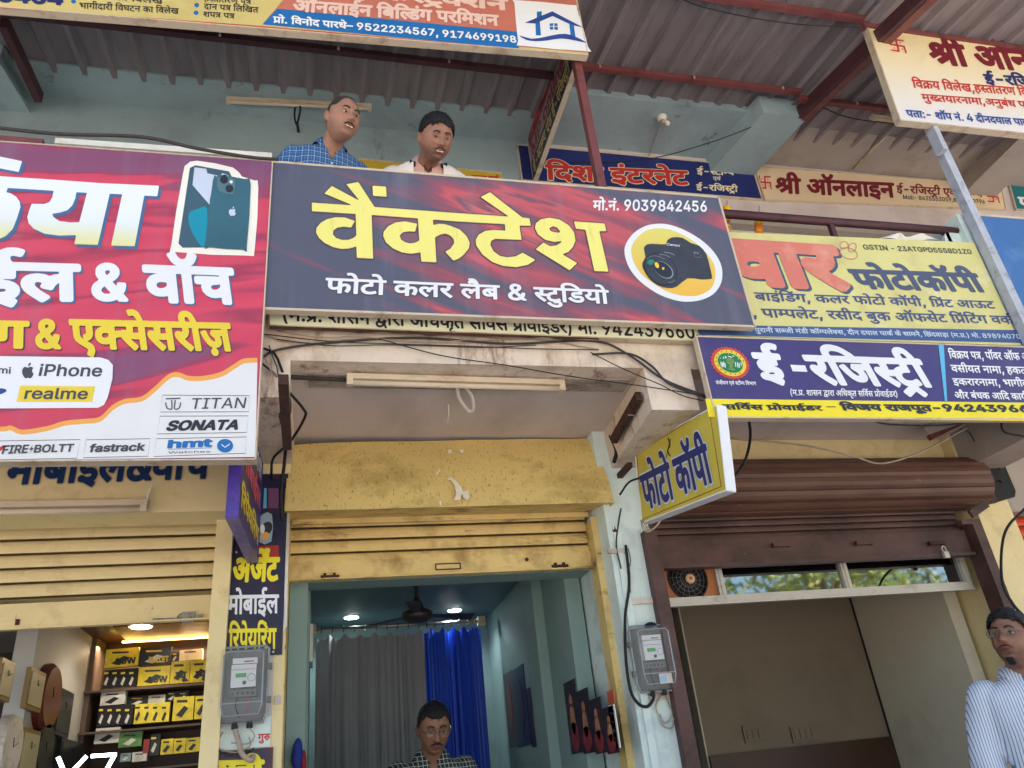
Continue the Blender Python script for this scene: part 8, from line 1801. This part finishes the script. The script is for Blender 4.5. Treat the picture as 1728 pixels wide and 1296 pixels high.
    if not skm.get('toned'):
        nt = skm.node_tree; N = nt.nodes; b_ = N['Principled BSDF']; l = b_.inputs['Base Color'].links[0]; a_ = N.new('ShaderNodeAttribute'); a_.attribute_name = 'tone'; mx = _mx(nt, 'MULTIPLY'); mx.inputs['Factor'].default_value = 1
        nt.links.new(l.from_socket, mx.inputs['A']); nt.links.new(a_.outputs['Color'], mx.inputs['B']); nt.links.new(mx.outputs['Result'], b_.inputs['Base Color']); b_.inputs['Subsurface Weight'].default_value = .08; b_.inputs['Subsurface Radius'].default_value = (.02, .008, .004); skm['toned'] = 1
    # face pieces
    fy = lambda x, z: min((v for v in hv if abs(v.x - x) < .006 and abs(v.z - z) < .006 and v.y < 0), key=lambda v: v.y, default=Vector((x, -.08, z))).y
    for sgn in (-1, 1):
        ec = Vector((sgn * .030, fy(sgn * .030, .013) + .0088, .012))
        eye = mesh_obj('eye', *[(lambda g: ([H_(v) for v in g[0]]))(ball(ec, .0118, 14, 10)), ball(ec, .0118, 14, 10)[1]], m_eye, root, smooth=True)
        ic = ec + Vector((look * .004, -.0078, -.001)); g = ball(ic, .0062, 10, 8); mesh_obj('iris', [H_(v) for v in g[0]], g[1], m_iris, eye, smooth=True)
        # lids: skin caps over the upper and lower parts of the eyeball
        for lo, hi in ((lid, 1.0), (-1.0, -.40)):
            V = []; F = []
            for i in range(7):
                zz = lo + (hi - lo) * i / 6; rr_ = math.sqrt(max(0, 1 - zz * zz))
                for j in range(13):
                    a = math.pi * j / 12; V.append(H_(ec + Vector((math.cos(a) * rr_, -math.sin(a) * rr_, zz)) * .0133))
            for i in range(6):
                for j in range(12): q = i * 13 + j; F.append((q, q + 1, q + 14, q + 13))
            mesh_obj('eyelid', V, F, lidm, root, smooth=True)
        g = tube([ec + Vector((math.cos(a) * math.sqrt(1 - lid * lid), -math.sin(a) * math.sqrt(1 - lid * lid), lid)) * .0136 for a in [math.pi * k / 8 for k in range(1, 8)]], .0011, 6, 2); mesh_obj('eyelashes', [H_(v) for v in g[0]], g[1], m_hair, root)
        P = [Vector((sgn * x, fy(sgn * x, z) - .0015, z)) for x, z in ((.014, .032), (.026, .037), (.038, .036), (.047, .029))]
        g = tube(P, lambda t: .0042 * (1 - .6 * t), 8, 4); mesh_obj('eyebrow', [H_(v) for v in g[0]], g[1], m_hair, root, smooth=True)
    lw = .022 + .007 * smile
    for nm, z, r_, lift in (('upper_lip', -.053, .0036, .003), ('lower_lip', -.0615, .0046, .005)):
        P = [Vector((x * lw, fy(x * lw, z) + .001 + .004 * x * x, z + (lift * smile) * x * x * 1.4)) for x in (-1, -.6, -.2, .2, .6, 1)]
        g = tube(P, lambda t: r_ * (.3 + .9 * math.sin(math.pi * min(1, max(0, t)))), 8, 4); mesh_obj(nm, [H_(v) for v in g[0]], g[1], lpm, root, smooth=True)
    if smile:
        g = box((-.017, fy(0, -.057) - .003, -.0605), (.017, fy(0, -.057) + .006, -.0550)); mesh_obj('teeth', [H_(v) for v in g[0]], g[1], m_teeth, root)
    if moustache:
        rm = .0030 if moustache == 'thin' else .0050
        for sgn in (-1, 1):
            P = [Vector((sgn * x, fy(sgn * x, z) - .001, z)) for x, z in ((.001, -.0415), (.012, -.0425), (.022, -.047), (.029, -.053))]
            g = tube(P, lambda t: rm * (1.05 - .6 * t), 8, 4); mesh_obj('moustache', [H_(v) for v in g[0]], g[1], m_hair if hair_m is m_hair else m_greyhair, root, smooth=True)
    def shell(nm, inside, infl, mm, nz_=.0):
        """a layer over part of the head: hair or beard"""
        nu, nv = 110, 90; idx = {}; V = []; F = []; T_ = []
        ok = lambda th, ph: inside(pt(th, ph), th, ph)
        for i in range(nv + 1):
            for j in range(nu):
                th = math.pi * i / nv; ph = 2 * math.pi * j / nu; p0 = pt(th, ph); w_ = inside(p0)
                if w_ > 0:
                    idx[(i, j)] = len(V); jit = 1 + nz_ * mnoise.noise(p0 * 90) + nz_ * .6 * mnoise.noise(p0 * 240)
                    V.append(H_(pt(th, ph, infl * min(1, w_) * jit * (.32 + .68 * sm(.015, .085, p0.z)) if nm == 'hair' else infl * min(1, w_) * jit, True)))
        for i in range(nv):
            for j in range(nu):
                q = [idx.get(k) for k in ((i, j), (i, (j + 1) % nu), (i + 1, (j + 1) % nu), (i + 1, j))]
                if all(a is not None for a in q): F.append(tuple(q))
        rn = random.Random(5)
        for k in range(700 if nm == 'hair' else 220):
            th = math.pi * rn.random() * .75 if nm == 'hair' else math.pi * rn.uniform(.6, 1); ph = 2 * math.pi * rn.random(); p0 = pt(th, ph); w_ = inside(p0)
            if w_ <= .05: continue
            b0 = pt(th, ph, infl * min(1, w_) * (.32 + .68 * sm(.015, .085, p0.z)) * .8 if nm == 'hair' else infl * .6); nrm = (pt(th, ph, .01) - p0).normalized()
            dr_ = Vector((p0.x * 5 + rn.gauss(0, .25), .8 if p0.y > -.05 else .35, .35 if p0.z > .07 else -.9)) if nm == 'hair' else Vector((rn.gauss(0, .3), -.1, -1)); dr_ = (dr_ - nrm * dr_.dot(nrm)).normalized()
            L_ = rn.uniform(.012, .024) if nm == 'hair' else .007; s_ = dr_.cross(nrm) * .0011; n0 = len(V)
            V += [H_(b0 - s_), H_(b0 + s_), H_(b0 + dr_ * L_ * .6 + nrm * .0035 + s_ * .6), H_(b0 + dr_ * L_ * .6 + nrm * .0035 - s_ * .6), H_(b0 + dr_ * L_ + nrm * .0025)]; F += [(n0, n0 + 1, n0 + 2, n0 + 3), (n0 + 3, n0 + 2, n0 + 4)]
        if V: mesh_obj(nm, V, F, mm, root, smooth=True)
    def hairfn(p):
        n_ = .004 * mnoise.noise(p * 120)
        if hair == 'receding':
            front = .086 - .045 * sm(.03, .07, abs(p.x)) + n_
            return max(-1, min((p.z - (front if p.y < -.015 else .0 - .06 * sm(.0, .06, p.y))) / .018, (p.y + .055) / .012 if p.z < .10 else 1)) * .8
        if hair == 'thick':
            line = (.066 + .008 * math.cos(p.x * 60) + n_ if p.y < -.055 else (.066 - .052 * sm(-.055, -.02, p.y) - .055 * sm(.01, .05, p.y))) + n_
            return max(-1, (p.z - line) / .012)
        line = (.064 + .012 * sm(.02, .06, abs(p.x)) if p.y < -.055 else (.066 - .055 * sm(-.055, -.02, p.y) - .055 * sm(.01, .05, p.y))) + n_
        return max(-1, (p.z - line) / .014)
    th_ = {'receding': .0055, 'thick': .021, 'short': .014}[hair]
    shell('hair', hairfn, th_, hair_m, .2)
    if beard == 'goatee': shell('beard', lambda p: 1 if (p.y < -.03 and p.z < -.066 + .002 * mnoise.noise(p * 200) and abs(p.x) < .019) else (.6 if (p.y < 0 and p.z < -.083 and abs(p.x) < .026) else 0), .0028, m_hair, .3)
    if beard == 'chin': shell('beard', lambda p: 1 if (p.y < -.04 and p.z < -.084 and abs(p.x) < .016) else 0, .003, m_hair, .3)
    if specs:
        fr = mat('spectacle_wire', lin(120, 96, 70), .3, metal=.7, var=0); lens_m = mat('spectacle_lens', lin(130, 150, 146), .05, var=0); lens_m.node_tree.nodes['Principled BSDF'].inputs['Alpha'].default_value = .1
        for sgn in (-1, 1):
            y0 = -.108; P = [Vector((sgn * (.033 + .024 * math.cos(a)), y0 + .008 * abs(math.cos(a)) ** 2 * (1 if sgn * math.cos(a) > 0 else .1), .010 + .017 * math.sin(a) * (1 if math.sin(a) > 0 else 1.1))) for a in [2 * math.pi * i / 20 for i in range(21)]]
            g = tube(P, .0011 if specs == 'wire' else .0017, 6, 1); rim = mesh_obj('spectacle_rim', [H_(v) for v in g[0]], g[1], fr if specs == 'wire' else m_black, root)
            mesh_obj('spectacle_lens', [H_(v) for v in P[:-1]], [tuple(range(20))], lens_m, rim)
            g = tube([Vector((sgn * .057, y0 + .008, .014)), Vector((sgn * .074, -.06, .014)), Vector((sgn * .080, .01, .012))], .0012, 6, 3); mesh_obj('temple_arm', [H_(v) for v in g[0]], g[1], fr, root)
        g = tube([Vector((-.010, -.110, .014)), Vector((0, -.114, .018)), Vector((.010, -.110, .014))], .0014, 6, 3); mesh_obj('bridge', [H_(v) for v in g[0]], g[1], fr, root)
    # clothes
    def wrinkle(V, a):
        return [v + Vector((mnoise.noise(v * 7 + Vector((1, 2, 3))), mnoise.noise(v * 7 + Vector((9, 1, 0))) * 1.2, .3 * mnoise.noise(v * 9))) * a + (v - nb).normalized() * a * .5 * mnoise.noise(Vector((v.x * 22, v.y * 22, v.z * 9))) for v in V]
    def neckcut(g, z0, half):
        V, F = g; loc = [Rb.transposed() @ (Vector(v) - nb) / S for v in V]
        keep = lambda f: not (sum(loc[i].z for i in f) / len(f) > z0 - half * max(0, -sum(loc[i].y for i in f) / len(f) - .02) and math.hypot(sum(loc[i].x for i in f) / len(f), sum(loc[i].y for i in f) / len(f) - .02) < .064 + (.0 if half == 0 else 0)) and not (half > 0 and sum(loc[i].y for i in f) / len(f) < .0 and abs(sum(loc[i].x for i in f) / len(f)) < half * max(0, (sum(loc[i].z for i in f) / len(f) + .13)) )
        F = [f for f in F if keep(f)]; used = sorted({i for f in F for i in f}); mp_ = {a: b for b, a in enumerate(used)}
        return [V[i] for i in used], [tuple(mp_[i] for i in f) for f in F]
    def garment(g, sleeve, voxel=.009):
        ps = [body_rings(g)]
        for P in armpts:
            Q = P if sleeve == 'long' else P
            ps.append(limb(Q, [(.062 + g) * S, (.056 + g) * S, (.047 + g) * S, (.036 + g) * S]))
        return fuse(*join(*ps), voxel * S, 3)
    V, F = neckcut(garment(.010, 'long'), -.005, .42); mesh_obj('shirt', wrinkle(V, .010 * S), F, shirt_m, root, smooth=True, origin=root['wl'])
    cm = collar or shirt_m
    for sgn in (-1, 1):
        V = []; F = []; n_ = 14
        for i in range(n_ + 1):
            t = i / n_; a = -math.pi / 2 + sgn * (.22 + t * (math.pi - .22)); r0 = .062; x, y = r0 * math.cos(a), r0 * 1.02 * math.sin(a)
            drop = .055 * (1 - sm(0, .30, t)); zt = .012 + .020 * t - .020 * (1 - sm(0, .2, t))
            V += [B(x, y + .018, zt - .03), B(x * 1.03, y * 1.03 + .018, zt), B(x * 1.12, y * 1.12 + .018, zt + .002), B(x * 1.45 + sgn * .004, y * 1.42 + .018 - .02 * (1 - t), zt - .036 - drop)]
        for i in range(n_):
            for j in range(3): q = i * 4 + j; F.append((q, q + 1, q + 5, q + 4))
        mesh_obj('collar', V, F, cm, root, smooth=True)
    if jacket:
        V, F = garment(.024, 'long')
        loc = [Rb.transposed() @ (Vector(v) - nb) / S for v in V]
        ctr = lambda f: sum((loc[i] for i in f), Vector()) / len(f)
        F2 = []
        for f in F:
            c_ = ctr(f)
            if c_.z > -.03 and math.hypot(c_.x, c_.y - .02) < .082: continue
            if c_.y < .03 and abs(c_.x) < .072 - .10 * min(0, c_.z + .05) * .2: continue
            F2.append(f)
        used = sorted({i for f in F2 for i in f}); mp_ = {a: b for b, a in enumerate(used)}
        mesh_obj('jacket', wrinkle([V[i] for i in used], .014 * S), [tuple(mp_[i] for i in f) for f in F2], jacket[0], root, smooth=True, origin=root['wl'])
        for sgn in (-1, 1):
            g = sheet([B(sgn * .070, -.118, -.42), B(sgn * .100, -.125, -.42), B(sgn * .098, -.085, -.045), B(sgn * .066, -.075, -.045)], 3, 14, lambda p, u, v: p + Vector((.004 * math.sin(v * 9), -.003, 0)))
            mesh_obj('jacket_lining', *g, jacket[1], root, smooth=True)
            g = limb([B(sgn * .02, .105, .018), B(sgn * .075, .075, .015), B(sgn * .10, .0, -.02), B(sgn * .095, -.085, -.10)], [.020 * S, .024 * S, .022 * S, .012 * S], 10); mesh_obj('hood', [Vector(v) + Vector((mnoise.noise(Vector(v) * 30),) * 3) * .006 for v in g[0]], g[1], jacket[0], root, smooth=True)
    if chain: g = tube([B(-.035, -.05, .01), B(-.028, -.085, -.05), B(0, -.105, -.10), B(.028, -.085, -.05), B(.035, -.05, .01)], .0028, 6, 6); mesh_obj('neck_chain', g[0], g[1], m_black, root)
    # shirt buttons and trousers
    for i in range(5):
        p = B(.0, -.135 - .0 * i, -.16 - .085 * i); mesh_obj('button', *lathe(p, Rb @ Vector((0, -1, 0)), [(0, .0055), (.003, .005)], 8), m_white, root)
    pg = fuse(*join(*([([B(*v) for v in loft([(0, .02, -.48, .165, .125), (0, .02, -.60, .172, .130)])[0]], loft([(0, 0, 0, 1, 1), (0, 0, 1, 1, 1)])[1])] + [limb(l, [.102 * S, .078 * S, .066 * S]) for l in legs])), .014, 3)
    mesh_obj('trousers', pg[0], pg[1], pants or mat('dark_trousers', lin(48, 50, 62), .8, var=.1), root, smooth=True)
    for l in legs: g = limb([l[2] + Vector((0, .05, -.035)), l[2] + Rb @ Vector((0, -.15, -.04))], [.045, .038]); mesh_obj('shoe', g[0], g[1], m_black, root, smooth=True)
    return root

def check_mat(name, base, l1, l2, sx, sz, w=.12, axis=(1, 1), rough=.8, yk=.3):
    """woven check or stripe: fine bands in two directions"""
    M_ = bpy.data.materials.new(name); M_.use_nodes = True; nt = M_.node_tree; N = nt.nodes; Lk = nt.links; b = N['Principled BSDF']; b.inputs['Roughness'].default_value = rough
    g = N.new('ShaderNodeNewGeometry'); nz_ = N.new('ShaderNodeTexNoise'); nz_.inputs['Scale'].default_value = 6; Lk.new(g.outputs['Position'], nz_.inputs['Vector'])
    ad = N.new('ShaderNodeVectorMath'); ad.operation = 'MULTIPLY_ADD'; ad.inputs[1].default_value = (.012, .012, .012); Lk.new(nz_.outputs['Color'], ad.inputs[0]); Lk.new(g.outputs['Position'], ad.inputs[2])
    sp_ = N.new('ShaderNodeSeparateXYZ'); Lk.new(ad.outputs[0], sp_.inputs[0]); cur = None
    def band(out, freq, off, ww):
        m1 = N.new('ShaderNodeMath'); m1.operation = 'MULTIPLY_ADD'; m1.inputs[1].default_value = freq; m1.inputs[2].default_value = off; Lk.new(out, m1.inputs[0])
        m2 = N.new('ShaderNodeMath'); m2.operation = 'FRACT'; Lk.new(m1.outputs[0], m2.inputs[0]); m3 = N.new('ShaderNodeMath'); m3.operation = 'LESS_THAN'; m3.inputs[1].default_value = ww; Lk.new(m2.outputs[0], m3.inputs[0]); return m3.outputs[0]
    def lay(fac, col):
        nonlocal cur
        mx = _mx(nt); Lk.new(fac, mx.inputs['Factor'])
        if cur is None: mx.inputs['A'].default_value = base
        else: Lk.new(cur, mx.inputs['A'])
        mx.inputs['B'].default_value = col; cur = mx.outputs['Result']
    xy = N.new('ShaderNodeMath'); xy.operation = 'MULTIPLY_ADD'; xy.inputs[1].default_value = yk; Lk.new(sp_.outputs[1], xy.inputs[0]); Lk.new(sp_.outputs[0], xy.inputs[2])
    if axis[0]: lay(band(xy.outputs[0], sx, .1, w), l1)
    if axis[1]: lay(band(sp_.outputs[2], sz, .2, w), l1)
    if l2 is not None:
        if axis[0]: lay(band(xy.outputs[0], sx, .55, w * .6), l2)
        if axis[1]: lay(band(sp_.outputs[2], sz, .6, w * .6), l2)
    Lk.new(cur, b.inputs['Base Color']); return M_
R_ = math.radians
ARMS = ([(-.25, .0, -.30), (-.10, -.09, -.36), (.02, -.10, -.35)], [(.25, .0, -.30), (.12, -.10, -.38), (.0, -.12, -.38)])
sh1 = check_mat('blue_check_cloth', lin(40, 76, 128), lin(132, 168, 208), lin(90, 134, 190), 32, 32, .10)
person('moustached man in a blue checked shirt leaning over the big studio sign', PY(578, 203, 3.15), R_(28), R_(24), R_(-2), R_(14), .5, -.03, 1.07, lin(160, 118, 98), lin(128, 74, 66), 'receding', sh1,
       ARMS, ZS + .141, hair_m=m_greyhair, moustache='thick', smile=.5, look=.5, nback=.01, wide=1.1, ndz=.0, lid=.36)
m_pink = mat('dusty_pink_cloth', lin(214, 170, 160), .85, var=.05); m_jack = mat('offwhite_jacket_cloth', lin(230, 222, 218), .85, var=.05); m_lining = mat('navy_lining', lin(20, 26, 46), .6)
person('smiling man in a pink shirt and open white jacket looking down over the sign', PY(735, 235, 3.15), R_(16), R_(43), R_(-5), R_(0), .55, -.02, 1.08, lin(152, 110, 92), lin(128, 76, 68), 'thick', m_pink,
       ARMS, ZS + .141, moustache='thin', smile=1.0, jacket=(m_jack, m_lining), chain=True, wide=1.12, jaw=.75, nback=.03, lid=-.22, ndz=.045, stubble=True)
sh3 = check_mat('green_black_check_cloth', lin(34, 44, 44), lin(178, 184, 180), None, 42, 42, .14)
person('spectacled moustached man in a black and white checked shirt looking down inside the studio', PY(732, 1230, 4.75), R_(2), R_(20), R_(0), R_(0), .3, .0, 1.14, lin(140, 100, 80), lin(112, 66, 58), 'short', sh3,
       ARMS, ZFL, moustache='thick', specs='wire', wide=1.04, lid=.0)
sh4 = check_mat('blue_pinstripe_cloth', lin(226, 230, 238), lin(116, 146, 190), None, 74, 1, .32, axis=(1, 0), yk=-.6)
person('young man in a blue pinstriped shirt and thin spectacles looking up at the right edge', PY(1707, 1080, 3.02), R_(-62), R_(-10), R_(4), R_(-30), -.02, .0, 1.02, lin(142, 102, 82), lin(120, 68, 60), 'thick', sh4,
       ([(-.235, .03, -.28), (-.25, .02, -.50), (-.25, -.05, -.72)], [(.235, .03, -.28), (.25, .02, -.50), (.25, -.05, -.72)]), .145, moustache='thin', beard='chin', specs='wire', jaw=.9, nback=.01)
